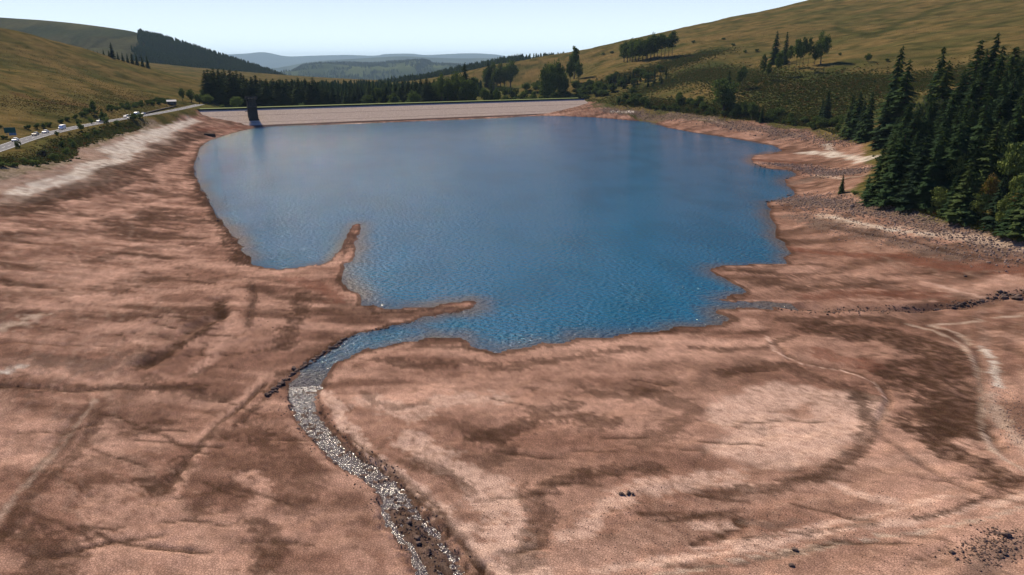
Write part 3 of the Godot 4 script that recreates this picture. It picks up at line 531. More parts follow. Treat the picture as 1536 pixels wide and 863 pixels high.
const TREES := [
	["conifer",-271.5,-631.5,28.6,"wood"],
	["conifer",-280.3,-658.4,29.2,"wood"],
	["conifer",-288.8,-685.3,26,"wood"],
	["conifer",-269.3,-644.8,31,"wood"],
	["conifer",-261.4,-636.1,31.2,"wood"],
	["conifer",-269.4,-663.1,28.2,"wood"],
	["conifer",-277.7,-689.9,29.2,"wood"],
	["conifer",-256.9,-650.3,31.3,"wood"],
	["conifer",-250.2,-641.1,29.6,"wood"],
	["conifer",-257.6,-668.1,30.5,"wood"],
	["conifer",-264.2,-695.4,26.7,"wood"],
	["conifer",-244.2,-655.8,24.7,"wood"],
	["conifer",-236.7,-647,26.7,"wood"],
	["conifer",-242.8,-674.3,27.3,"wood"],
	["conifer",-248.1,-701.8,22.3,"wood"],
	["conifer",-230.7,-661.5,23.1,"wood"],
	["conifer",-225,-652,25.5,"wood"],
	["conifer",-230.5,-679.3,21.9,"wood"],
	["conifer",-237,-706.1,23,"wood"],
	["conifer",-218.1,-666.7,25.3,"wood"],
	["conifer",-211.4,-657.7,23.6,"wood"],
	["conifer",-216.9,-684.7,24.8,"wood"],
	["conifer",-220.3,-712.5,23.7,"wood"],
	["conifer",-204.7,-672.2,23.2,"wood"],
	["conifer",-199.3,-662.7,27.3,"wood"],
	["conifer",-203.6,-690,23.2,"wood"],
	["conifer",-208.2,-717,24.1,"wood"],
	["conifer",-189.9,-678.1,26.9,"wood"],
	["conifer",-184.7,-668.6,23.7,"wood"],
	["conifer",-189.5,-695.5,22.7,"wood"],
	["conifer",-192.8,-722.7,18.6,"wood"],
	["conifer",-178.3,-682.7,19.6,"wood"],
	["conifer",-170.4,-674.3,18.3,"wood"],
	["conifer",-172.7,-701.8,14.6,"wood"],
	["conifer",-175.3,-729.1,12.9,"wood"],
	["conifer",-157.6,-690.6,19.6,"wood"],
	["conifer",-152.2,-681.4,17.6,"wood"],
	["conifer",-154.3,-708.7,19.6,"wood"],
	["conifer",-156.1,-735.9,15.5,"wood"],
	["conifer",-140.6,-697,18.9,"wood"],
	["conifer",-134.9,-688,16.3,"wood"],
	["conifer",-127.3,-718.5,20.7,"wood"],
	["conifer",-128,-745.7,15.9,"wood"],
	["conifer",-115.8,-706.1,21.3,"wood"],
	["conifer",-110.4,-697.1,19.4,"wood"],
	["conifer",-111.9,-723.9,23.2,"wood"],
	["conifer",-112.6,-751,19.7,"wood"],
	["conifer",-103.8,-710.5,23.8,"wood"],
	["conifer",-99.2,-701.2,21.8,"wood"],
	["conifer",-98.9,-728.5,25.1,"wood"],
	["conifer",-97,-756.2,24.8,"wood"],
	["conifer",-88.4,-715.9,23.1,"wood"],
	["conifer",-84.6,-706.5,27.5,"wood"],
	["conifer",-84.4,-733.5,21.7,"wood"],
	["conifer",-83.2,-760.8,23.1,"wood"],
	["conifer",-192.7,-677,23.3,"wood"],
	["conifer",-159.3,-678.7,15.8,"wood"],
	["conifer",-131.2,-717.1,16.3,"wood"],
	["conifer",-261.9,-696.3,24.4,"wood"],
	["conifer",-220.3,-665.8,22.9,"wood"],
	["conifer",-115,-821.4,8.7,"wood"],
	["conifer",-161.9,-770.7,4.2,"wood"],
	["conifer",-170,-802.8,2.4,"wood"],
	["conifer",-109.3,-786.2,9.9,"wood"],
	["conifer",-233,-784.1,13.5,"wood"],
	["conifer",-168.7,-782.1,3.4,"wood"],
	["conifer",-287.7,-717.9,17.7,"wood"],
	["conifer",-91.3,-781,11.7,"wood"],
	["conifer",-202.3,-760.3,8.4,"wood"],
	["conifer",-155.3,-766.5,8.6,"wood"],
	["conifer",-144.4,-789.3,11.2,"wood"],
	["conifer",-124.3,-784.1,5.3,"wood"],
	["conifer",-183.3,-787.3,1.2,"wood"],
	["conifer",-113.1,-757.2,11.1,"wood"],
	["conifer",-129.9,-796.6,13.4,"wood"],
	["conifer",-254.7,-753.1,9.4,"wood"],
	["conifer",-198.2,-743.7,12.7,"wood"],
	["conifer",-88.3,-826.6,13,"wood"],
	["conifer",-278.7,-706.5,22.8,"wood"],
	["conifer",-236.3,-717.9,10.8,"wood"],
	["conifer",-196,-744.8,8.3,"wood"],
	["conifer",-240.5,-710.6,17.5,"wood"],
	["conifer",-180.7,-742.7,4.3,"wood"],
	["conifer",-194.1,-775.9,6.1,"wood"],
	["conifer",-271.3,-766.5,12.6,"wood"],
	["conifer",-158.6,-759.3,4.8,"wood"],
	["conifer",-188.7,-776.9,4.9,"wood"],
	["conifer",-95.1,-787.3,12.9,"wood"],
	["conifer",-155.8,-762.4,7.3,"wood"],
	["conifer",-308.7,-724.1,11.4,"wood"],
	["conifer",-126.6,-810,11.6,"wood"],
	["conifer",-135.6,-799.7,11.8,"wood"],
	["conifer",-312.7,-744.8,10.8,"wood"],
	["conifer",-150.7,-762.4,9.6,"wood"],
	["conifer",-277.5,-741.7,10.1,"wood"],
	["conifer",-137.5,-772.8,9,"wood"],
	["conifer",-101.3,-806.9,8.2,"wood"],
	["conifer",-166.8,-755.1,2.8,"wood"],
	["conifer",-249.1,-757.2,9.8,"wood"],
	["conifer",-141.2,-769.6,6.6,"wood"],
	["conifer",-299.4,-757.2,11,"wood"],
	["conifer",-204.1,-785.2,11,"wood"],
	["conifer",-275.5,-740.6,15.6,"wood"],
	["conifer",-199.6,-721,12.9,"wood"],
	["conifer",-101.5,-788.3,14.2,"wood"],
	["conifer",-307.7,-724.1,15.3,"wood"],
	["conifer",-94.7,-762.4,16.2,"wood"],
	["conifer",-117.9,-783.1,6.7,"wood"],
	["conifer",-200.2,-756.2,8.2,"wood"],
	["conifer",-210.6,-735.5,15,"wood"],
	["conifer",-244,-709.6,16.2,"wood"],
	["conifer",-220.6,-782.1,10.5,"wood"],
	["conifer",-297.2,-757.2,15,"wood"],
	["conifer",-92.6,-766.5,15.2,"wood"],
	["conifer",-126,-793.5,11.7,"wood"],
	["conifer",-101.3,-772.8,14.6,"wood"],
	["conifer",-188.9,-763.4,9.2,"wood"],
	["conifer",-191.3,-780,5,"wood"],
	["conifer",-170.9,-792.4,5.4,"wood"],
	["conifer",-276.9,-715.8,21.2,"wood"],
	["conifer",-285.8,-759.3,8.9,"wood"],
	["conifer",-114.2,-811.1,12.4,"wood"],
	["conifer",-104.2,-814.2,9.7,"wood"],
	["conifer",-158.8,-758.2,11.3,"wood"],
	["conifer",-260.1,-744.8,11.9,"wood"],
	["conifer",-109.8,-822.5,14.4,"wood"],
	["conifer",-276,-718.9,15.7,"wood"],
	["conifer",-182,-729.2,6.5,"wood"],
	["conifer",-182.3,-745.8,3.7,"wood"],
	["conifer",-286.5,-710.6,17,"wood"],
	["conifer",-278,-739.6,16.3,"wood"],
	["conifer",-203.8,-727.2,15.8,"wood"],
	["conifer",-264.3,-730.3,11.7,"wood"],
	["conifer",-276.1,-738.6,10.9,"wood"],
	["conifer",-240.3,-748.9,9.1,"wood"],
	["conifer",-274.7,-715.8,18.6,"wood"],
	["conifer",-118.1,-752,8.3,"wood"],
	["conifer",-284.3,-731.3,15.3,"wood"],
	["conifer",-238.1,-717.9,14.9,"wood"],
	["conifer",-220.7,-787.3,12.4,"wood"],
	["conifer",-170.9,-732.4,5.4,"wood"],
	["conifer",-206.7,-769.6,11.9,"wood"],
	["conifer",-251.5,-759.3,8.2,"wood"],
	["conifer",-159.4,-806.9,3.1,"wood"],
	["conifer",-287,-733.4,12.9,"wood"],
	["conifer",-173.1,-733.4,9.9,"wood"],
	["conifer",-141,-814.2,10.7,"wood"],
	["conifer",-98.9,-796.6,12,"wood"],
	["conifer",-188.1,-787.3,3.6,"wood"],
	["conifer",-87.4,-786.2,15.1,"wood"],
	["conifer",-221.5,-725.1,18.4,"wood"],
	["conifer",-266.3,-711.6,14.3,"wood"],
	["conifer",-181,-758.2,1.2,"wood"],
	["conifer",-83.6,-783.1,16.3,"wood"],
	["conifer",-280.5,-725.1,20.5,"wood"],
	["conifer",-136.6,-757.2,7.7,"wood"],
	["conifer",-294.3,-713.7,20.3,"wood"],
	["conifer",-185.9,-732.4,13,"wood"],
	["conifer",-158.9,-736.5,9.5,"wood"],
	["conifer",-134.4,-797.6,13.3,"wood"],
	["conifer",-301.1,-723,12.2,"wood"],
	["conifer",-248.4,-768.6,14.6,"wood"],
	["conifer",-219.6,-738.6,13.7,"wood"],
	["conifer",-268.8,-716.8,17.7,"wood"],
	["conifer",-151.9,-794.5,5,"wood"],
	["conifer",-261.3,-774.8,12.3,"wood"],
	["conifer",-204.1,-722,14.4,"wood"],
	["conifer",-136.1,-757.2,9.6,"wood"],
	["conifer",-207.2,-744.8,16.7,"wood"],
	["conifer",-232.1,-735.5,14.6,"wood"],
	["conifer",-278.4,-735.5,12.3,"wood"],
	["conifer",-223.2,-719.9,14,"wood"],
	["conifer",-250,-741.7,14.2,"wood"],
	["conifer",-117.6,-776.9,11.1,"wood"],
	["conifer",-178,-752,2.6,"wood"],
	["conifer",-155.6,-735.5,8.7,"wood"],
	["conifer",-294.4,-718.9,20.2,"wood"],
	["conifer",-272.6,-755.1,10,"wood"],
	["conifer",-211.6,-739.6,12.3,"wood"],
	["conifer",-275,-739.6,10.3,"wood"],
	["broad",-71.8,-725.1,32,"backbroad",15],
	["broad",-64.7,-714.7,29.4,"backbroad",14.8],
	["broad",-81.6,-745.8,24.4,"backbroad",15.5],
	["broad",-134.1,-704.4,19.3,"backbroad",14.6],
	["broad",-60.3,-735.5,32.5,"backbroad",15.3],
	["broad",-114.7,-683.7,13.9,"backbroad",14.2],
	["broad",-95.4,-683.7,17.5,"backbroad",14.2],
	["broad",-138.4,-673.3,14,"backbroad",14],
	["broad",-230.7,-590.8,13.1,"domeleft",12.3],
	["broad",-253.3,-588.4,8.4,"domefar",11.1],
	["broad",-284.1,-609.4,11.2,"corner",5.8],
	["broad",-274.2,-603.8,12.1,"corner",8],
	["broad",-265.1,-598.7,9.8,"corner",9.1],
	["broad",-270.7,-619.7,13.2,"corner",5.3],
	["shrub",-245.5,-596.6,3.1,"crestbush",6.8],
	["shrub",-185.2,-619.7,9.5,"palebush",5.9],
	["shrub",-136.3,-632.6,10.6,"crestbush",9.6],
	["shrub",-112.6,-641.1,10.7,"crestbush",8.5],
	["shrub",-102.5,-646.5,12.3,"crestbush",8.5],
	["shrub",-96,-651.6,12.6,"palebush2",7.4],
	["conifer",-47.9,-724.7,41.8,"spire"],
	["broad",-52.6,-714.3,35.6,"spirebase",13.5],
	["broad",-40.4,-714.3,34.2,"spirebase",14.8],
	["broad",-45.2,-704,30.7,"spirebase",17.3],
	["broad",-30.6,-1090.6,34.4,"twin",17.4],
	["broad",-17.2,-1078.9,37.2,"twin",16.2],
	["broad",-2,-1065.2,44.2,"twin",24],
	["conifer",-36.9,-1093.2,36.6,"twin"],
	["broad",-28.2,-730.3,20.3,"damend",12.4],
	["conifer",-21.6,-740.6,24.4,"damend"],
	["broad",-15.8,-730.3,20.2,"damend",9.6],
	["shrub",-7.7,-740.2,12.6,"hedge",10.5],
	["shrub",2.8,-745.4,11.9,"hedge",11.2],
	["shrub",12.3,-766.1,15.3,"hedge",14.5],
	["shrub",23.3,-771.3,14.3,"hedge",13.1],
	["shrub",1.5,-786.8,14,"hedge",14.8],
	["shrub",31.6,-760.9,12.5,"hedge",10],
	["shrub",15.3,-737.1,10.5,"hedge",11.1],
	["shrub",26.4,-737.1,9.2,"hedge",9.7],
	["shrub",-4.1,-729.9,8.4,"hedge",8.3],
	["shrub",49.2,-745.4,9.6,"hedge",15.5],
	["shrub",57,-737.1,6.4,"hedge",11.1],
	["shrub",73.2,-760.9,12.7,"hedge",12.9],
	["shrub",79.3,-750.6,5.3,"hedge",9.9],
	["shrub",89.9,-750.6,3.4,"hedge",12.7],
	["shrub",97,-750.6,1.2,"hedge",11.3],
	["shrub",56.4,-776.4,14.6,"hedge",17.6],
	["broad",34.9,-756.4,44.9,"quad",8.6],
	["broad",42.3,-761.6,47.8,"quad",12.2],
	["broad",50.6,-766.8,45.5,"quad",10.1],
	["broad",38.2,-751.2,32.2,"quad",11.3],
	["broad",56.7,-771.9,33.3,"quad",10.2],
	["column",74.9,-862,39.8,"column",13.7],
	["broad",-54.2,-1061.8,16.8,"belt",12.5],
	["broad",86.5,-784.6,12.3,"belt",12],
	["broad",-79.6,-1066,12.2,"belt",16.8],
	["broad",69.7,-738,10,"belt",11.5],
	["broad",72,-800.7,12.1,"belt",10.4],
	["broad",35.6,-810.3,10.3,"belt",14.3],
	["broad",-75.8,-1067,17.6,"belt",17.1],
	["broad",93.7,-765.4,8.2,"belt",12],
	["broad",71.7,-787.3,6.8,"belt",11.5],
	["broad",65.8,-737.8,9.6,"belt",10.5],
	["broad",92.5,-738.3,7.4,"belt",9.2],
	["broad",15.8,-821.4,10.1,"belt",12.3],
	["broad",-61.5,-737.9,12.2,"belt",9.4],
	["broad",41.1,-817.9,7.4,"belt",12.8],
	["broad",-74.8,-737.5,11.7,"belt",9.8],
	["broad",96,-728.3,5.8,"belt",12.2],
	["broad",-98.7,-1064.2,13.8,"belt",17.3],
	["broad",100.5,-737.9,1.3,"belt",11.4],
	["broad",-59.4,-738.2,13.1,"belt",12],
	["broad",-90.7,-1017.3,12,"belt",11.8],
	["broad",45.3,-737.4,15.2,"belt",13.7],
	["broad",-60.4,-738.4,14.6,"belt",10.8],
	["broad",76.5,-785.7,6.8,"belt",12.6],
	["broad",85.1,-774.2,10.4,"belt",9.6],
	["broad",104.9,-737.4,1.2,"belt",11.9],
	["broad",95.5,-737,6.4,"belt",12.3],
	["broad",17.3,-828.4,7,"belt",10.7],
	["broad",78.8,-779.3,9.9,"belt",12.5],
	["broad",-7.6,-792.3,11.4,"belt",9.1],
	["broad",46.7,-834.7,10.3,"belt",15.2],
	["broad",81.5,-783.5,12.7,"belt",9.9],
	["broad",57,-788.7,6.6,"belt",10.5],
	["broad",22.2,-737.3,12.3,"belt",10.9],
	["broad",93.1,-770,11.8,"belt",12.9],
	["broad",75.6,-790.1,10.5,"belt",9.8],
	["broad",-25.7,-738.1,12.2,"belt",11.3],
	["broad",-62.7,-737.9,13.4,"belt",9],
	["broad",88,-746,10.2,"belt",8.8],
	["broad",79.3,-763.9,8.7,"belt",9.1],
	["broad",71.7,-799.7,11.9,"belt",12.5],
	["broad",-9.8,-817.2,8.5,"belt",12.4],
	["broad",89,-751.7,8.6,"belt",12.4],
	["broad",104.4,-740.9,9.5,"belt",13.3],
	["broad",28.4,-834.7,8,"belt",13.8],
	["broad",33.4,-856.6,7.6,"belt",11.6],
	["broad",27.5,-817.5,8.6,"belt",10.7],
	["broad",34.7,-794.4,9,"belt",11.7],
	["broad",57.2,-806.2,11.9,"belt",9.1],
	["broad",-31.7,-804.7,7.2,"belt",9.3],
	["broad",40.6,-805.1,11.1,"belt",14.2],
	["broad",-18.1,-737.7,15.9,"belt",13.6],
	["broad",-31,-1075.5,15.9,"belt",13.6],
	["broad",-67.7,-738.1,14.2,"belt",12.1],
	["broad",-58.1,-738.2,12.1,"belt",11.1],
	["broad",52.9,-809.7,9,"belt",14.2],
	["broad",44.2,-738.1,13.3,"belt",12.7],
	["broad",-62.4,-1064.1,14.5,"belt",18.3],
	["broad",45.2,-806.2,10.2,"belt",12.7],
	["broad",-55.5,-1061.1,12.5,"belt",12.9],
	["broad",2.6,-799.4,6.3,"belt",11.1],
	["broad",96.4,-737.7,1.4,"belt",13.4],
	["broad",92.9,-732.5,7.2,"belt",10.8],
	["broad",-56.3,-815.4,7.2,"belt",11.6],
	["broad",-52.1,-738.3,13.3,"belt",13.1],
	["broad",-38.8,-1088.1,32.2,"twin",18.4],
	["broad",-11,-1070.2,35.9,"twin",20.1],
	["broad",-23.1,-1070.2,31.7,"twin",20.1],
	["broad",39.7,-811.8,33.7,"quad",13.7],
	["broad",48.4,-804.5,38.2,"quad",15.1],
	["broad",56.5,-801.1,31.7,"quad",13.6],
	["broad",43.3,-793,29.9,"quad",16.4],
	["broad",77,-823.2,25.9,"quad",10.8],
	["broad",67.9,-833.8,31.2,"quad",10.9],
	["conifer",151.4,-758.9,9.2,"plantation"],
	["conifer",144,-755.1,9.6,"plantation"],
	["conifer",97.9,-783.5,9.4,"plantation"],
	["conifer",138.7,-699.5,7.8,"plantation"],
	["conifer",134.3,-703.1,9.4,"plantation"],
	["conifer",115.4,-763.7,9.5,"plantation"],
	["conifer",131.6,-775.1,10.3,"plantation"],
	["conifer",121.7,-776.5,7.6,"plantation"],
	["conifer",92,-752.7,6.6,"plantation"],
	["conifer",89.7,-751,7.4,"plantation"],
	["conifer",135.6,-753.4,7.5,"plantation"],
	["conifer",149.2,-711.8,7,"plantation"],
	["conifer",142.8,-713.3,9.3,"plantation"],
	["conifer",121.8,-759.6,10,"plantation"],
	["conifer",125,-761.4,8.8,"plantation"],
	["conifer",138.5,-739.7,6.1,"plantation"],
	["conifer",161.8,-751.3,8.5,"plantation"],
	["conifer",118.3,-784.3,7.3,"plantation"],
	["conifer",124.2,-781.5,6.5,"plantation"],
	["conifer",128.3,-756.3,6.2,"plantation"],
	["conifer",116.2,-775.8,10.1,"plantation"],
	["conifer",146.8,-699.4,9.2,"plantation"],
	["conifer",127.4,-768.9,8.9,"plantation"],
	["conifer",104.3,-737.7,6.8,"plantation"],
	["conifer",130.2,-738.7,6.3,"plantation"],
	["conifer",141.2,-740.7,8.9,"plantation"],
	["conifer",125.6,-728.8,6.2,"plantation"],
	["conifer",106.5,-755.5,6.4,"plantation"],
	["conifer",117.8,-742.3,6.5,"plantation"],
	["conifer",117.9,-742.9,6.8,"plantation"],
	["conifer",113.6,-760.4,9.8,"plantation"],
	["conifer",123.4,-724.2,7.8,"plantation"],
	["conifer",97.4,-748.3,7.8,"plantation"],
	["conifer",101.5,-767.5,8,"plantation"],
	["conifer",93.9,-787.1,6.8,"plantation"],
	["conifer",121,-766.9,10.3,"plantation"],
	["conifer",97,-785.1,6.3,"plantation"],
	["conifer",119.6,-766,7.5,"plantation"],
	["conifer",106.8,-777.4,10,"plantation"],
	["conifer",151.2,-729,8.2,"plantation"],
	["conifer",105.4,-733.7,6,"plantation"],
	["conifer",126.3,-749.2,8.1,"plantation"],
	["conifer",151.7,-722.6,6.2,"plantation"],
	["conifer",99.6,-767.6,6.1,"plantation"],
	["conifer",116,-738.5,7.9,"plantation"],
	["conifer",157.6,-729.5,7.2,"plantation"],
	["broad",147.2,-945.1,27.7,"clump",16.6],
	["broad",146.4,-912.6,29.4,"clump",16.1],
	["broad",148.6,-890,28.7,"clump",15.7],
	["broad",154,-897.8,28,"clump",15.8],
	["broad",154.3,-875.9,29.1,"clump",15.4],
	["broad",160,-881.1,26.6,"clump",15.5],
	["broad",162.3,-871.4,27.2,"clump",15.3],
	["broad",167.1,-867.2,30.4,"clump",15.3],
	["broad",172.3,-873.9,28.1,"clump",15.4],
	["pine",173.5,-859.3,30.2,"clump",15.1],
	["pine",179.2,-864.2,26.9,"clump",15.2],
	["pine",181.8,-857.6,25.1,"clump",15.1],
	["pine",187.5,-862.4,26,"clump",15.2],
	["pine",191.4,-862.2,27.7,"clump",15.2],
	["broad",155.2,-946.6,24,"clump",16.7],
	["broad",167.8,-892.8,26.1,"clump",15.7],
	["conifer",252.4,-691.6,30.4,"group"],
	["conifer",251.7,-664.5,29.9,"group"],
	["pine",211.4,-568.7,22.4,"group",8.5],
	["pine",200.1,-570.6,21.3,"thin",4.8],
	["pine",225.9,-570.4,28.5,"group",8.5],
	["pine",240.1,-592.7,24.9,"group",5.5],
	["pine",244.8,-593.8,22.1,"group",6.6],
	["pine",233.7,-583,21.7,"group",5.4],
	["broad",252.1,-586.7,27.5,"grouptall",13.1],
	["broad",248.4,-589.5,20.2,"group",6.6],
	["pine",230,-595.8,21,"group",6.7],
	["broad",208.2,-580.8,11.4,"group",5.4],
	["broad",278.3,-562,7.1,"lonely",6.3],
	["shrub",288.4,-552.6,2.7,"lonely2",5.1],
	["broad",153.3,-510.2,28,"bigshore",21.3],
	["conifer",158.8,-521.6,26,"bigshore2"],
	["pine",182.2,-563.1,18.3,"pinepair",7.4],
	["pine",179.3,-561.7,17.2,"pinepair",6.3],
	["broad",159.1,-494.7,9.9,"shorebush",7.5],
	["broad",161.9,-487.1,12.2,"shorebush",7.4],
	["broad",163.4,-477.2,13.4,"shorebush",8.2],
	["broad",156.8,-501,7,"shorebush",6.7],
	["conifer",165.9,-465.7,11.2,"shorefir"],
	["shrub",167.1,-476.3,5.7,"shorebush",7.2],
	["conifer",189.8,-424.2,19.6,"fir1"],
	["conifer",189.4,-429.9,13.8,"fir1b"],
	["conifer",176.4,-365.5,21,"fir2"],
	["conifer",174.5,-354.2,23.2,"fir2"],
	["conifer",170.1,-334.2,23.6,"fir2"],
	["conifer",172.5,-344.5,18.8,"fir2"],
	["shrub",180,-418.7,5.5,"shorebush",7.2],
	["shrub",186.3,-413.7,5.8,"shorebush",10.3],
	["shrub",183.2,-439.5,4.4,"shorebush",5.9],
	["shrub",180.7,-385.8,4.7,"shorebush",5.2],
	["shrub",172.6,-445.1,3.1,"shorebush",4.2],
	["shrub",171.5,-453.7,2.7,"shorebush",3.9],
	["shrub",175.5,-436.2,2.6,"shorebush",4.2],
	["shrub",96.9,-641.4,8.3,"shoreline",5.5],
	["shrub",104.2,-634.3,4.4,"shoreline",6],
	["shrub",114.8,-600.9,8.4,"shoreline",5.1],
	["shrub",120.1,-589.9,4.1,"shoreline",7.8],
	["shrub",125.1,-581.8,5.2,"shoreline",6.6],
	["shrub",128.5,-575,4.6,"shoreline",7.6],
	["shrub",131.8,-563.3,5.6,"shoreline",7.5],
	["shrub",109.4,-619.4,4.3,"shoreline",5.9],
	["shrub",113.9,-618.3,6.1,"shoreline",7],
	["shrub",136.7,-550.7,3.8,"shoreline",4.2],
	["shrub",140.2,-533.5,3.7,"shoreline",4.6],
	["shrub",143.6,-518.2,3.6,"shoreline",4.9],
	["shrub",146.6,-511.7,5.1,"shoreline",4.9],
	["shrub",124.9,-724.4,2.9,"hillbush",5.8],
	["shrub",201.6,-553.2,2.3,"hillbush",3.7],
	["shrub",135.4,-758.7,2.7,"hillbush",5.2],
	["shrub",201.9,-509.6,1.6,"hillbush",4],
	["shrub",149.1,-763.8,4.5,"hillbush",7.1],
	["shrub",176.9,-542.4,2.4,"hillbush",4.5],
	["shrub",155.3,-691.6,2.5,"hillbush",4.5],
	["shrub",126.1,-770,2.8,"hillbush",5.6],
	["shrub",196.4,-570.7,2.9,"hillbush",4.6],
	["shrub",251.7,-504,1.5,"hillbush",4.4],
	["shrub",222.3,-461.3,1.6,"hillbush",3.8],
	["shrub",219.8,-452.4,2.3,"hillbush",4],
	["shrub",170.4,-543.2,1.8,"hillbush",3.2],
	["shrub",235.3,-501.9,1.7,"hillbush",4.1],
	["shrub",215.8,-470.6,2.7,"hillbush",3.6],
	["shrub",118.7,-728,2.7,"hillbush",4.1],
	["shrub",195.1,-509,2.9,"hillbush",3.4],
	["shrub",200.9,-560.6,1.4,"hillbush",3.5],
	["shrub",240.7,-491.7,2.6,"hillbush",2.4],
	["shrub",211.8,-472.3,1.7,"hillbush",3],
	["shrub",195.3,-570.9,2.7,"hillbush",4.5],
	["shrub",158.4,-700.3,2.6,"hillbush",6],
	["shrub",187.6,-496.6,1.9,"hillbush",3.9],
	["shrub",193.1,-492.3,1.6,"hillbush",4],
	["shrub",127.2,-734.7,3.8,"hillbush",4.1],
	["shrub",118.9,-811.4,4.3,"hillbush",6.5],
	["shrub",218.9,-511.3,2.1,"hillbush",4.6],
	["shrub",250.9,-492.6,2.5,"hillbush",2.4],
	["shrub",144.5,-697.6,3.6,"hillbush",3.4],
	["shrub",247,-510.9,1.4,"hillbush",4.1],
	["shrub",201.8,-483.7,2.2,"hillbush",2.7],
	["shrub",191.7,-633.1,2.5,"hillbush",4.4],
	["shrub",173,-654,2.8,"hillbush",4.2],
	["shrub",189.1,-548.5,3.1,"hillbush",3.3],
	["shrub",260.7,-852.9,3.7,"hilltop",6.3],
	["shrub",237.6,-950.1,4.1,"hilltop",7],
	["shrub",257.1,-795.8,3.5,"hilltop",5.9],
	["shrub",268,-791.5,3.5,"hilltop",5.8],
	["shrub",265.4,-911.6,4,"hilltop",6.7],
	["shrub",296,-650.9,2.8,"hilltop",4.8],
	["shrub",138.5,-1093.9,4.8,"hilltop",8.1],
	["shrub",150.1,-1083.1,4.7,"hilltop",8],
	["conifer",173.1,-320.5,41.1,"stand"],
	["conifer",166.9,-301.6,34.8,"stand"],
	["conifer",160.9,-302.6,22.1,"stand"],
	["conifer",189.2,-316.4,35.3,"stand"],
	["conifer",176.1,-289.4,29.1,"stand"],
	["conifer",191.3,-295.3,34,"stand"],
	["conifer",183.9,-279.3,29.7,"stand"],
	["conifer",196.2,-293.4,35,"stand"],
	["conifer",179.3,-263.5,30.5,"stand"],
	["conifer",184.1,-263.7,29.4,"stand"],
	["conifer",180.7,-254.2,25.6,"stand"],
	["conifer",185.3,-255.9,27.7,"stand"],
	["conifer",182,-247.4,26.1,"stand"],
	["conifer",104.5,-193.9,16.1,"stand"],
	["conifer",105.4,-191.5,19.3,"stand"],
	["conifer",105.4,-186.4,21.3,"stand"],
	["conifer",112.3,-200.7,19.7,"stand"],
	["conifer",107.4,-179.8,18.7,"stand"],
	["conifer",107.8,-175.2,17.5,"stand"],
	["conifer",108.3,-161.9,14.3,"stand"],
	["conifer",108.7,-166.6,10.4,"stand"],
	["conifer",108.9,-159.9,11.7,"stand"],
	["conifer",110.1,-152.6,11.9,"stand"],
	["conifer",110.9,-146.8,13.6,"stand"],
	["conifer",110.8,-143.8,16.1,"stand"],
	["conifer",112.4,-180.5,19.1,"stand"],
	["conifer",113.4,-176.4,20.1,"stand"],
	["conifer",127.7,-221.3,20.9,"stand"],
	["conifer",137.7,-231.6,20.8,"stand"],
	["conifer",144.2,-255.9,19.6,"stand"],
	["conifer",124.9,-193,19.9,"stand"],
	["conifer",131.6,-195.2,22,"stand"],
	["conifer",138.4,-198.7,22.3,"stand"],
	["conifer",133.2,-184.2,21.2,"stand"],
	["conifer",140.4,-189.7,19.4,"stand"],
	["conifer",148.8,-237.9,23,"stand"],
	["conifer",152.9,-235.7,24,"stand"],
	["conifer",157.8,-223.6,23.8,"stand"],
	["conifer",157.3,-232.5,25.9,"stand"],
	["conifer",158,-216.5,23.5,"stand"],
	["conifer",155,-262.7,22.7,"stand"],
	["conifer",137.3,-249.2,17.8,"stand"],
	["conifer",127.7,-205.6,19.4,"stand"],
	["conifer",115.8,-172.1,17,"stand"],
	["conifer",117.8,-168.9,19.3,"stand"],
	["conifer",105.3,-201,7.1,"stand"],
	["conifer",165.3,-238.3,26.5,"stand"],
	["conifer",167.1,-253.5,28.2,"stand"],
	["conifer",169.9,-268.6,25.2,"stand"],
	["conifer",168.5,-234.9,24.7,"stand"],
	["conifer",153.7,-258.9,17.1,"stand"],
	["conifer",176.7,-269.2,16.9,"stand"],
	["conifer",190.1,-298.1,21.1,"stand"],
	["conifer",163.9,-224,17.8,"stand"],
	["conifer",125.8,-179.6,17.3,"stand"],
	["conifer",168.3,-257.3,21.9,"stand"],
	["conifer",140.2,-238.4,13.9,"stand"],
	["conifer",152.3,-254.4,20.4,"stand"],
	["conifer",187.4,-258.9,24.2,"stand"],
	["conifer",155.7,-251.7,14.4,"stand"],
	["conifer",184.2,-302.2,21.2,"stand"],
	["conifer",136.8,-194.4,12.8,"stand"],
	["conifer",120.3,-156.9,13,"stand"],
	["conifer",147.9,-241.9,14.3,"stand"],
	["conifer",129.7,-182,15.5,"stand"],
	["conifer",142.3,-205.9,15.8,"stand"],
	["conifer",156.9,-249.6,14.7,"stand"],
	["conifer",134.1,-197.1,18.5,"stand"],
	["conifer",112.7,-171.3,10.3,"stand"],
	["conifer",139.6,-212.8,17.1,"stand"],
	["conifer",134.8,-183,15.4,"stand"],
	["conifer",116.4,-156.1,9.8,"stand"],
	["conifer",150.1,-208.1,17.7,"stand"],
	["conifer",183.7,-259.4,14.9,"stand"],
	["conifer",137.1,-185.5,16.7,"stand"],
	["conifer",133.3,-227.1,18,"stand"],
	["conifer",124.3,-213.2,14.3,"stand"],
	["conifer",174.7,-259.1,21.6,"stand"],
	["conifer",123.2,-181.1,15.1,"stand"],
	["conifer",196.7,-280.2,16.5,"stand"],
	["conifer",147.8,-231.6,17.6,"stand"],
	["conifer",157,-232.2,15.7,"stand"],
	["conifer",152.1,-248,18.9,"stand"],
	["conifer",173.2,-236.4,20.7,"stand"],
	["conifer",147.2,-211.7,17,"stand"],
	["conifer",119.2,-169.8,10.1,"stand"],
	["conifer",145.9,-217.2,14.7,"stand"],
	["conifer",164.4,-226,18.6,"stand"],
	["conifer",120.5,-166.6,10.5,"stand"],
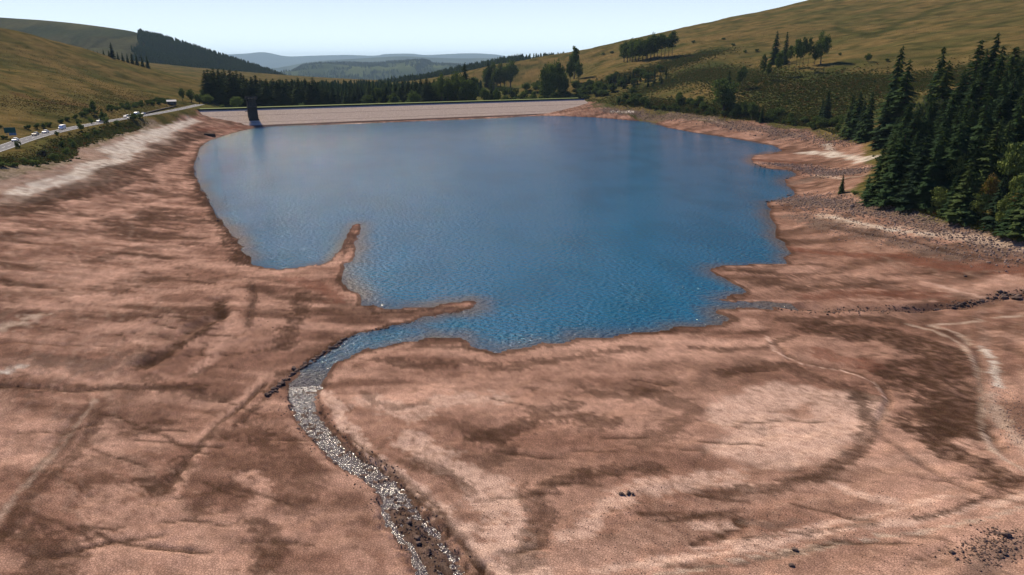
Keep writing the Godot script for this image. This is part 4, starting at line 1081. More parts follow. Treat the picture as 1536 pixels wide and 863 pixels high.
	["conifer",169.3,-251.8,22,"stand"],
	["conifer",136.7,-242.8,22.4,"stand"],
	["conifer",143.9,-254.3,21.1,"stand"],
	["conifer",112.2,-183.5,12.7,"stand"],
	["conifer",148.9,-227.3,18.2,"stand"],
	["conifer",130.1,-223.6,17.6,"stand"],
	["conifer",151.6,-260.5,15,"stand"],
	["conifer",163.7,-251.9,19.3,"stand"],
	["conifer",132.5,-193.9,12.8,"stand"],
	["broad",120.3,-164.8,16.1,"standbroad",8.5],
	["broad",113.9,-161.7,9.5,"rusttree",4.8],
	["broad",114.6,-153.1,7.2,"rusttree2",4],
	["broad",151.3,-260.3,21.2,"standgrey",8.5],
	["broad",162.3,-270.5,20.5,"standgrey",7.8],
	["broad",165.8,-299,15.1,"standgrey",6.3],
	["conifer",105.5,-217.3,6.1,"smallfir",2.3],
	["broad",105.6,-189.7,8.1,"standmix",5.6],
	["broad",107.1,-182.5,9.7,"standmix",6.1],
	["broad",108.1,-170.3,8.2,"standmix",5.1],
	["broad",109.6,-157.8,8.1,"standmix",5],
	["broad",110.4,-149.8,7.9,"standmix",5.1],
	["broad",110.3,-182.7,12.3,"standmix",6.1],
	["broad",114.2,-174.9,13.1,"standmix",6.2],
	["broad",117.1,-155.8,11.1,"standmix",6.2],
	["broad",172.9,-472.8,3.4,"slopewood",4.5],
	["broad",142.7,-565.6,6.3,"slopewood",6.5],
	["broad",189.1,-434.2,3.3,"slopewood",6.1],
	["broad",189.1,-401.5,5.4,"slopewood",4],
	["broad",169.9,-463.8,4.6,"slopewood",7.5],
	["broad",116,-646.1,5.3,"slopewood",9.6],
	["broad",187.1,-407.4,4.7,"slopewood",6.2],
	["broad",116,-755,8.9,"slopewood",10.2],
	["broad",108.6,-634.6,8.8,"slopewood",7.4],
	["broad",172.6,-471.8,4.2,"slopewood",6],
	["broad",159.7,-491.2,5.3,"slopewood",5.3],
	["broad",151.3,-501.6,3.6,"slopewood",6.8],
	["broad",138.4,-580.3,7.9,"slopewood",9.4],
	["broad",179.5,-470.4,5.4,"slopewood",7.9],
	["broad",165.3,-491.8,4.6,"slopewood",4.9],
	["broad",183.8,-416.4,4.7,"slopewood",7.1],
	["broad",132.1,-571.9,5.3,"slopewood",6.1],
	["broad",179.9,-452.9,4.4,"slopewood",4.5],
	["broad",144.9,-532.4,6.1,"slopewood",8.7],
	["broad",171.3,-460.5,5.6,"slopewood",4.6],
	["broad",101.6,-641,5.2,"slopewood",7.2],
	["broad",140.5,-594.2,6.9,"slopewood",6.7],
	["broad",178.5,-365.9,4,"slopewood",5.8],
	["broad",137.5,-579,4.8,"slopewood",8.1],
	["broad",174.2,-324,2.4,"slopewood",3.6],
	["broad",189.6,-410.3,5.6,"slopewood",4.7],
	["broad",143.3,-567.6,5.6,"slopewood",8.7],
	["broad",143.5,-554.7,5.7,"slopewood",8.6],
	["broad",108.2,-623.2,8.3,"slopewood",10.3],
	["broad",193.5,-394.9,3.3,"slopewood",4.6],
	["broad",144.8,-556.2,5.3,"slopewood",5.6],
	["broad",186.8,-431.3,3.8,"slopewood",5.3],
	["broad",158.6,-507.2,6.9,"slopewood",6.3],
	["broad",194.7,-412.5,5.1,"slopewood",5.8],
	["broad",155.5,-514.9,7.1,"slopewood",5.9],
	["broad",172.8,-326.5,4.2,"slopewood",5.1],
	["broad",191.7,-381.3,4.2,"slopewood",5.9],
	["broad",105.5,-633.1,4.7,"slopewood",9.5],
	["broad",114.8,-611.9,8.2,"slopewood",9.7],
	["broad",175.2,-335.3,4.6,"slopewood",4.5],
	["broad",147.2,-519.7,4.8,"slopewood",7.8],
	["broad",137.8,-583.7,7.8,"slopewood",7.8],
	["broad",114.2,-614.4,6.8,"slopewood",9.1],
	["broad",145.5,-538.9,6.8,"slopewood",5.7],
	["broad",174.9,-469.4,5.3,"slopewood",6.9],
	["broad",157.7,-493.6,6.1,"slopewood",6.2],
	["broad",175.6,-475.9,4.6,"slopewood",6.6],
	["broad",164.1,-496.1,4.2,"slopewood",7.8],
	["broad",172.7,-459,3.4,"slopewood",7.1],
	["broad",155.5,-493.7,4.3,"slopewood",7.8],
	["broad",104.2,-649.1,8.8,"slopewood",8],
	["broad",181.8,-436.8,3.3,"slopewood",5.7],
	["broad",114.9,-678.1,7.7,"slopewood",9.1],
	["broad",187.9,-424.6,4.7,"slopewood",4.2],
	["broad",176,-440.8,4.8,"slopewood",7.5],
	["broad",148.2,-556.5,7,"slopewood",7.5],
	["broad",158.4,-493.4,5.8,"slopewood",6.8],
	["broad",185,-413.9,5.7,"slopewood",7.1],
	["broad",156.5,-493.2,6,"slopewood",6.9],
	["broad",185.5,-422.6,5.9,"slopewood",4.8],
	["broad",108.7,-784.9,6.9,"slopewood",10.3],
	["broad",159.7,-775.2,7.5,"slopewood",10.1],
	["broad",136.8,-783.3,9.1,"slopewood",10.2],
	["broad",141.8,-783.5,6.7,"slopewood",10.2],
	["broad",128.1,-745.4,7.9,"slopewood",9.8],
	["broad",108.7,-784.9,6.8,"slopewood",10.3],
	["broad",112,-786.2,9.6,"slopewood",10.3],
	["broad",145.5,-757.2,6.3,"slopewood",9.9],
	["broad",140.9,-766.9,7.7,"slopewood",10],
	["broad",141.9,-766.6,6.2,"slopewood",10],
	["broad",97.5,-756.1,10,"slopewood",9.9],
	["broad",140.9,-745.6,8.7,"slopewood",9.8],
	["broad",117.7,-764.9,7.9,"slopewood",10],
	["broad",107.4,-784.4,10.2,"slopewood",10.3],
	["shrub",106.2,-209.8,1.5,"fringe",2.9],
	["shrub",104.8,-200.7,2.1,"fringe",3.2],
	["shrub",106.6,-177.4,1.8,"fringe",2.8],
	["shrub",107,-172,2.2,"fringe",3.4],
	["shrub",107.6,-168.3,2.1,"fringe",3],
	["shrub",106.2,-184.6,1.3,"fringe",2.2],
	["shrub",109.2,-157.6,1.5,"fringe",2.2],
	["shrub",105,-192.7,1.8,"fringe",3],
	["shrub",105.5,-187.4,1.8,"fringe",3],
	["shrub",108.1,-164.2,1.9,"fringe",2.9],
	["shrub",109.6,-153.7,1.8,"fringe",2.8],
	["shrub",110.2,-149.5,1.7,"fringe",2.7],
	["shrub",110.9,-145.2,1.7,"fringe",2.9],
	["shrub",-240.1,-346.4,3.1,"roadhedge",4.3],
	["shrub",-240,-352.7,3.2,"roadhedge",3.7],
	["shrub",-240.2,-358.2,3.2,"roadhedge",4.1],
	["shrub",-242.2,-365.5,2.9,"roadhedge",3.8],
	["shrub",-246.3,-382.8,3.1,"roadhedge",4.4],
	["shrub",-248.9,-392.4,2.7,"roadhedge",4.5],
	["shrub",-251.1,-403.5,2.8,"roadhedge",4.6],
	["shrub",-253.6,-414.8,3.3,"roadhedge",5.5],
	["shrub",-226.1,-309.1,2.5,"roadhedge",3.6],
	["shrub",-244.7,-333.8,1.7,"roadhedge",3.2],
	["shrub",-268.1,-490.8,2.3,"roadhedge",3.9],
	["shrub",-260.5,-433.6,2.9,"roadhedge",4.7],
	["shrub",-271.7,-510.3,2.7,"roadhedge",5.1],
	["shrub",-267.6,-501.5,2.2,"roadhedge",4.6],
	["shrub",-266.6,-466.3,3,"roadhedge",4.7],
	["shrub",-261,-464.4,1.9,"roadhedge",3.4],
	["shrub",-261.3,-447.4,1.8,"roadhedge",3.1],
	["shrub",-260.5,-431.8,2.6,"roadhedge",4.5],
	["shrub",-267.7,-534.7,2.9,"roadhedge",4.8],
	["shrub",-261.4,-477.2,2.1,"roadhedge",5],
	["shrub",-264.7,-494.4,2.7,"roadhedge",5.2],
	["shrub",-262.9,-483.5,2.5,"roadhedge",5.3],
	["shrub",-275.3,-550,3.1,"roadhedge",3.9],
	["shrub",-268.6,-526.9,3.3,"roadhedge",4.8],
	["shrub",-270.4,-532.7,2.8,"roadhedge",4.1],
	["shrub",-268.8,-506.2,2.8,"roadhedge",3.8],
	["shrub",-272.1,-551.9,2.7,"roadhedge",3.9],
	["shrub",-261.3,-479.3,3,"roadhedge",3.4],
	["shrub",-275.2,-550.6,3,"roadhedge",5.9],
	["shrub",-269.9,-539,2.8,"roadhedge",3.9],
	["shrub",-265.2,-444.6,2.8,"roadhedge",3.6],
	["shrub",-275.9,-556,3.3,"roadhedge",6],
	["shrub",-267.5,-534.7,3.3,"roadhedge",3.6],
	["shrub",-259.4,-452.1,2.9,"roadhedge",3.3],
	["shrub",-270.1,-548.5,2.3,"roadhedge",5.6],
	["shrub",-262.9,-466.6,2.5,"roadhedge",5],
	["shrub",-266.9,-469.6,2.8,"roadhedge",4.2],
	["shrub",-278.1,-553.2,3.2,"roadhedge",4.1],
	["shrub",-271.9,-551.3,3.8,"roadhedge",5.1],
	["shrub",-276.4,-554.1,3.4,"roadhedge",5.8],
	["shrub",-265.7,-489.1,3.2,"roadhedge",3.3],
	["shrub",-275.7,-567,3.3,"roadhedge",3.7],
	["shrub",-257.6,-424.8,1.7,"roadhedge",4.2],
	["shrub",-262.7,-432.9,2.5,"roadhedge",3.9],
	["shrub",-257,-433.6,2.3,"roadhedge",3],
	["shrub",-269.7,-494.2,2.9,"roadhedge",3.5],
	["shrub",-275.8,-559,2.4,"roadhedge",6.3],
	["shrub",-276.8,-546.7,2.8,"roadhedge",5.9],
	["shrub",-263.3,-437.1,2.4,"roadhedge",4.6],
	["shrub",-272.7,-519.2,3,"roadhedge",3.9],
	["shrub",-273.3,-561.3,3.6,"roadhedge",4.9],
	["shrub",-274.6,-553.6,3.1,"roadhedge",5.9],
	["shrub",-274.4,-534.8,3,"roadhedge",5.3],
	["shrub",-270.1,-487.9,2.3,"roadhedge",4.2],
	["shrub",-258.3,-436.9,1.8,"roadhedge",3.7],
	["shrub",-260.9,-437.3,1.8,"roadhedge",4.8],
	["shrub",-258.1,-425.8,1.8,"roadhedge",4.1],
	["shrub",-269,-487,2,"roadhedge",4.1],
	["shrub",-265.6,-480.8,2.5,"roadhedge",5.3],
	["shrub",-275.9,-541,2.3,"roadhedge",4],
	["shrub",-264.7,-503.6,3.1,"roadhedge",4],
	["shrub",-268.4,-520,2.8,"roadhedge",4.6],
	["shrub",-259.8,-429.6,2.6,"roadhedge",3.1],
	["shrub",-273.3,-563.1,3.4,"roadhedge",5.5],
	["shrub",-263,-472.1,2.1,"roadhedge",3.5],
	["shrub",-266.6,-498.4,2.3,"roadhedge",5],
	["shrub",-259.6,-427.9,1.8,"roadhedge",3.2],
	["shrub",-261,-430.7,2.5,"roadhedge",3.6],
	["shrub",-274.4,-530.7,2.9,"roadhedge",4.3],
	["shrub",-266.8,-523,3.6,"roadhedge",5.4],
	["shrub",-264.8,-493.7,2,"roadhedge",5.2],
	["shrub",-270.4,-513.8,2.7,"roadhedge",5.2],
	["shrub",-269,-505,2.9,"roadhedge",5.1],
	["shrub",-258.6,-454.8,2.9,"roadhedge",3.1],
	["broad",-255.7,-429.9,9,"roadtree",4.5],
	["shrub",-197.3,-276.4,3.6,"verge1",2.9],
	["shrub",-182.7,-269.1,4.4,"verge2",5.7],
	["shrub",-197.5,-303.7,3.4,"verge3",3.5],
	["shrub",-214,-327.2,2.6,"vergeb",3.1],
	["shrub",-229.4,-370.3,5.2,"verge4",3.5],
	["shrub",-217.5,-352.3,5.3,"vergeb",3.4],
	["shrub",-236.3,-393,3.9,"vergeb",3.4],
	["shrub",-236.6,-405.3,7.3,"verge5",6.2],
	["shrub",-228,-393.1,4.7,"vergeb",4.5],
	["shrub",-228.4,-422.8,5.5,"verge6",8.1],
	["shrub",-229.7,-433.8,3.9,"vergeb",5.8],
	["shrub",-177.2,-266,3.3,"vergeb",5.2],
	["shrub",-174.7,-250.8,2,"vergeb",4.4],
	["shrub",-175.3,-241.3,2,"vergeb",4.7],
	["shrub",-184.3,-285.6,3.5,"vergeb",3.9],
	["shrub",-195.8,-309,3.8,"vergeb",4.2],
	["shrub",-207.9,-339.8,3.4,"vergeb",3.9],
	["shrub",-213.4,-357.8,3.6,"vergeb",4.1],
	["shrub",-223.6,-395.1,3.2,"vergeb",4.5],
	["shrub",-176,-237.3,1.9,"vergeb",4.2],
	["shrub",-179.1,-252.1,1.8,"vergeb",3.4],
	["shrub",-204.7,-321.3,2.6,"vergeb",3.1],
	["conifer",-451.2,-813.6,16.7,"skytall"],
	["conifer",-488.8,-815,1.2,"skyfir"],
	["conifer",-483.5,-814.7,1.2,"skyfir"],
	["conifer",-478.2,-814.5,2.3,"skyfir"],
	["conifer",-472.2,-814.3,2.6,"skyfir"],
	["conifer",-467.7,-814,3.2,"skyfir"],
	["conifer",-460.9,-813.8,5.9,"skyfir"],
	["conifer",-445.2,-813.3,8.4,"skyfir"],
	["conifer",-439.9,-813.1,9.2,"skyfir"],
	["conifer",-434.6,-812.9,10,"skyfir"],
	["conifer",-429.4,-812.6,12.2,"skyfir"],
	["conifer",-424.1,-812.4,12.2,"skyfir"],
	["conifer",-418.1,-812.2,13.1,"skyfir"],
	["conifer",-412.1,-811.7,14,"skyfir"],
	["conifer",-454.9,-813.6,7,"skyfir"]]
const SKYLINE := {
	"back_left":[-3440.6,346.6,-2624.9,-2503.1,246.4,-2592,-1800,201.8,-2577.4,-1659.4,192.9,-2574.5,-1518.8,179.5,-2570.1,-1354.7,157.3,-2562.8,-1307.8,141.7,-2557.7,-1237.5,128.3,-2553.3,-1096.9,86,-2539.4,-979.7,50.4,-2527.7,-885.9,21.4,-2518.2,-815.6,-3.1,-2510.2,-745.3,-38.7,-2498.5,-675,-81,-2484.6],
	"mid_slope":[-385.9,-51.2,-1968.1,-311.7,-16,-1979.7,-237.5,3.4,-1986.1,-163.3,22.8,-1992.4,-89.1,36.9,-1997.1,-14.8,51,-2001.7,59.4,58.1,-2004,244.9,65.1,-2006.3,616,72.2,-2008.6],
	"plateau":[-3031.2,-174.6,-8347.8,-2562.5,-78.1,-8379.5,-2390.6,-18.7,-8398.9,-2289.1,33.3,-8416,-1937.5,48.1,-8420.9,-1625,40.7,-8418.4,-1312.5,63,-8425.7,-1000,70.4,-8428.2,-906.2,33.3,-8416,-531.2,25.8,-8413.6,-62.5,33.3,-8416,1031.2,48.1,-8420.9],
	"ridge_blue":[-6375,-319.9,-16719.9,-5750,-141.8,-16778.4,-5125,21.5,-16832,-4500,110.6,-16861.2,-3562.5,170,-16880.7,-2625,214.5,-16895.3,-1843.8,184.8,-16885.6,-1062.5,170,-16880.7,-125,184.8,-16885.6,2062.5,214.5,-16895.3],
	"ridge_far":[-13658.2,180.8,-28461.6,-11548.8,381.2,-28527.3,-10599.6,431.3,-28543.8,-9835,481.4,-28560.2,-8912.1,331.1,-28510.9,-7857.4,356.1,-28519.1,-6539.1,381.2,-28527.3,-5484.4,356.1,-28519.1,-4957,418.8,-28539.7,-4034.2,431.3,-28543.8,-3375,381.2,-28527.3,-1793,443.8,-28547.9,-738.3,406.3,-28535.6,316.4,306,-28502.7,3480.5,331.1,-28510.9]}
const SCRUB := [
	["bracken",16000,65,[105.3,-690.5,155.7,-687.3,197.9,-728.5,196.1,-547.8,200.1,-491.2,206.8,-443.8,223.3,-420.3]],
	["bracken",6000,50,[100.6,-783.7,140.1,-782.7,189.2,-809.9,232,-832]],
	["bracken",9000,60,[236,-523.8,250.3,-475.1,279.3,-458.4,336.1,-472.4]],
	["tussock",1500,90,[-470,-663.4,-422.7,-662.3,-352.8,-610,-282.8,-528.1]],
	["tussock",5000,60,[-301.5,-416.4,-270.2,-420.9,-270.1,-469.9,-286.5,-576]],
	["tussock",2500,150,[123.3,-1005.1,209.8,-981.8,299.1,-927.7,346.9,-819.8,407.6,-706.2]],
	["tussock",2600,10,[-181.7,-243.9,-184.4,-269.4,-204.3,-318.2,-216.4,-372.2,-229.3,-435.5]],
	["bracken",2500,8,[-179.4,-240.6,-178.3,-256.3,-178.8,-270.5,-199,-309.4,-211.7,-357.6,-223.7,-412.8]],
	["bracken",1800,7,[110,-223.3,106.4,-191.9,109.1,-168.8,109.6,-159,111.6,-144.9]],
	["bracken",5000,20,[100.4,-656.7,130.1,-593.6,148.6,-537.8,173.6,-479,189.2,-430.3]],
	["bracken",2400,6,[98.4,-642.9,127.5,-580.5,144.1,-520.1,168.5,-463.3,182,-422,175.8,-351.5]],
	["bracken",3000,30,[145.4,-272.1,151.8,-248.7,145.7,-205.6,140.6,-188.5]],
	["tussock",1200,10,[75.4,-747.3,97.4,-657.4]]]

# base colours of soils and plants (linear)
const SOIL := {
	"pink": Color(0.60, 0.368, 0.272), "light": Color(0.75, 0.52, 0.405), "dark": Color(0.070, 0.040, 0.026), "red": Color(0.21, 0.085, 0.055),
	"apron": Color(0.42, 0.325, 0.255), "grey": Color(0.20, 0.142, 0.112), "cream": Color(0.58, 0.44, 0.34), "white": Color(0.74, 0.66, 0.56), "mid": Color(0.285, 0.160, 0.114),
	"gold": Color(0.220, 0.152, 0.060), "grass2": Color(0.066, 0.080, 0.028), "grass3": Color(0.048, 0.058, 0.019), "rust": Color(0.165, 0.090, 0.045),
	"verge": Color(0.13, 0.125, 0.042), "lawn": Color(0.16, 0.20, 0.055), "olive": Color(0.105, 0.102, 0.036)}

var rng := RandomNumberGenerator.new()
var gx := PackedFloat32Array()
var gz := PackedFloat32Array()
var NX := 0
var NZ := 0
var hh := PackedFloat32Array()
var bb := PackedFloat32Array()
var sdf := PackedFloat32Array()
var col := PackedColorArray()
var taken := {}
var crest_a := Vector3()
var crest_b := Vector3()
var mats := {}

func _ready():
	# ---------------------------------------------------------------- camera, sky, sun, air
	var cam := Camera3D.new(); cam.name = "camera"; add_child(cam)
	cam.position = Vector3(0, 45, 0); cam.rotation_degrees = Vector3(-18.17, 0, 0)
	cam.fov = 45.7; cam.near = 0.5; cam.far = 80000.0; cam.current = true
	var we := WorldEnvironment.new(); we.name = "environment"
	var env := Environment.new()
	env.background_mode = Environment.BG_SKY
	var sm := ProceduralSkyMaterial.new()
	sm.sky_top_color = Color(0.08, 0.27, 0.56); sm.sky_horizon_color = Color(0.905, 0.965, 0.985); sm.sky_curve = 0.105
	sm.ground_bottom_color = Color(0.25, 0.25, 0.22); sm.ground_horizon_color = Color(0.80, 0.87, 0.92); sm.sun_angle_max = 40.0
	var sky := Sky.new(); sky.sky_material = sm; env.sky = sky
	env.tonemap_mode = Environment.TONE_MAPPER_LINEAR; env.tonemap_exposure = 1.58
	env.background_energy_multiplier = 1.0
	env.fog_enabled = true; env.fog_density = 0.000034; env.fog_light_color = Color(0.74, 0.87, 0.97)
	env.sdfgi_enabled = true; env.ssao_enabled = true; env.ssil_enabled = true
	we.environment = env; add_child(we)
	var sun := DirectionalLight3D.new(); sun.name = "sun"; add_child(sun)
	var az := deg_to_rad(-32.0); var el := deg_to_rad(40.0)
	sun.look_at_from_position(Vector3(sin(az) * cos(el), sin(el), -cos(az) * cos(el)) * 100.0, Vector3.ZERO)
	sun.light_energy = 1.6; sun.light_color = Color(1.0, 0.935, 0.83); sun.light_angular_distance = 0.5; sun.shadow_enabled = true

	rng.seed = 11
	var crest: Array = [Vector3(-251.7,12.3,-525.4),Vector3(70.1,12.3,-708.4)]
	crest_a = crest[0]; crest_b = crest[1]
	make_materials()
	build_terrain()
	build_water()
	build_stream()
	build_far_hills()
	valley_wood()
	build_road()
	build_dam([Vector3(-197.1,2.2,-534)])
	build_bywash([Vector3(-245,12.8,-469.5),Vector3(-253.5,12.8,-506.9),Vector3(-261.5,12.8,-546.4)], [Vector3(-263.8,8.5,-505),Vector3(-253.4,8.5,-508.3)], [Vector3(-266,13,-551.6)])
	build_trees()
	build_scrub()
	build_stones()
	build_rocks()
	build_cars([Vector3(-217.5,13,-300.9),Vector3(-222.3,13,-326.9),Vector3(-224.5,13,-326.9),Vector3(-226.5,13,-338.2),Vector3(-233.7,13,-357.7),Vector3(-252,13,-440),Vector3(-251.8,13,-445.6),Vector3(-246.5,13,-442.8),Vector3(-248.6,13,-451.4),Vector3(-247.2,13,-454.4),Vector3(-248,13,-463.5),Vector3(-237,13,-429),Vector3(-240,13,-403.9)])
	build_sign([Vector3(-225.3,13.2,-312.8)])
	build_outfall([Vector3(-193,1.1,-443.8)])

# ==================================================================== helpers
func numbered(n: String) -> String:
	if not taken.has(n):
		taken[n] = 0
		return n
	taken[n] += 1
	return "%s_%03d" % [n, taken[n]]

func tag(o: Node, label: String, category := "", group := "", kind := "") -> Node:
	o.set_meta("label", label)
	if category != "": o.set_meta("category", category)
	if group != "": o.set_meta("group", group)
	if kind != "": o.set_meta("kind", kind)
	return o

func top(n: String, at := Vector3.ZERO, turn := 0.0) -> Node3D:
	var o := Node3D.new(); o.name = numbered(n); add_child(o); o.position = at; o.rotation.y = turn
	return o

func mesh_node(n: String, m: Mesh, mat: Material, parent: Node = null) -> MeshInstance3D:
	var o := MeshInstance3D.new(); o.mesh = m
	if mat: o.material_override = mat
	if parent == null:
		o.name = numbered(n); add_child(o)
	else:
		o.name = n; parent.add_child(o, true)
	return o

func st_new() -> SurfaceTool:
	var st := SurfaceTool.new(); st.begin(Mesh.PRIMITIVE_TRIANGLES); st.set_smooth_group(-1)
	return st

func quad(st: SurfaceTool, a: Vector3, b: Vector3, c: Vector3, d: Vector3):
	for p in [a, b, c, a, c, d]: st.add_vertex(p)

func slab(st: SurfaceTool, lo: Vector3, hi: Vector3, taper := Vector2.ONE):
	# a box whose top is scaled by taper
	var m := (lo + hi) * 0.5; var e := (hi - lo) * 0.5
	var p := []
	for y in [lo.y, hi.y]:
		var k := Vector2.ONE if y == lo.y else taper
		for q in [Vector2(-1, -1), Vector2(1, -1), Vector2(1, 1), Vector2(-1, 1)]:
			p.append(Vector3(m.x + q.x * e.x * k.x, y, m.z + q.y * e.z * k.y))
	quad(st, p[3], p[2], p[1], p[0]); quad(st, p[4], p[5], p[6], p[7])
	for i in 4:
		var j := (i + 1) % 4
		quad(st, p[i], p[j], p[4 + j], p[4 + i])

func done(st: SurfaceTool) -> ArrayMesh:
	st.generate_normals()
	return st.commit()

func box_mesh(lo: Vector3, hi: Vector3, taper := Vector2.ONE) -> ArrayMesh:
	var st := st_new(); slab(st, lo, hi, taper)
	return done(st)

func noise(sd: int, freq: float, oct := 3, kind := FastNoiseLite.TYPE_SIMPLEX_SMOOTH) -> FastNoiseLite:
	var n := FastNoiseLite.new(); n.seed = sd; n.frequency = freq; n.noise_type = kind
	n.fractal_type = FastNoiseLite.FRACTAL_FBM if oct > 1 else FastNoiseLite.FRACTAL_NONE
	n.fractal_octaves = oct
	return n

func grey_tile(size: int, ns: FastNoiseLite, lo: float, hi: float, gam := 1.0) -> Image:
	var im := ns.get_seamless_image(size, size)
	im.convert(Image.FORMAT_L8)
	var d := im.get_data()
	var lut := PackedByteArray(); lut.resize(256)
	for i in 256: lut[i] = int(clampf(lo + (hi - lo) * pow(i / 255.0, gam), 0, 1) * 255.0)
	for i in d.size(): d[i] = lut[d[i]]
	return Image.create_from_data(size, size, false, Image.FORMAT_L8, d)

func tex(im: Image) -> ImageTexture:
	var c := im.duplicate(); c.generate_mipmaps()
	return ImageTexture.create_from_image(c)

func normal_of(im: Image, strength: float) -> ImageTexture:
	var c: Image = im.duplicate(); c.convert(Image.FORMAT_RGBA8); c.bump_map_to_normal_map(strength)
	return ImageTexture.create_from_image(c)

func plain(c: Color, rough := 0.9, metal := 0.0) -> StandardMaterial3D:
	var m := StandardMaterial3D.new(); m.albedo_color = c.linear_to_srgb(); m.roughness = rough; m.metallic = metal
	m.metallic_specular = 0.3
	return m

func glint_tile() -> Image:
	# broken water: brown stream with its sun glints painted in as whitish specks
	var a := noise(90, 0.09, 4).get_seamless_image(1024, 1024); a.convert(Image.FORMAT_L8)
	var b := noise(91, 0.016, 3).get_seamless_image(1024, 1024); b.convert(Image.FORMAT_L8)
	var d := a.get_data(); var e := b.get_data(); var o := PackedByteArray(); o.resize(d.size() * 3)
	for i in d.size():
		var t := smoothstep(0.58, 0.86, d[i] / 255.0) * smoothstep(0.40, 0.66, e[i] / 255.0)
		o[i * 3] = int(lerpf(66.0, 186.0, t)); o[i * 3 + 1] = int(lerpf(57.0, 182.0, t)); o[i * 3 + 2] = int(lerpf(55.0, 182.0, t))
	return Image.create_from_data(1024, 1024, false, Image.FORMAT_RGB8, o)

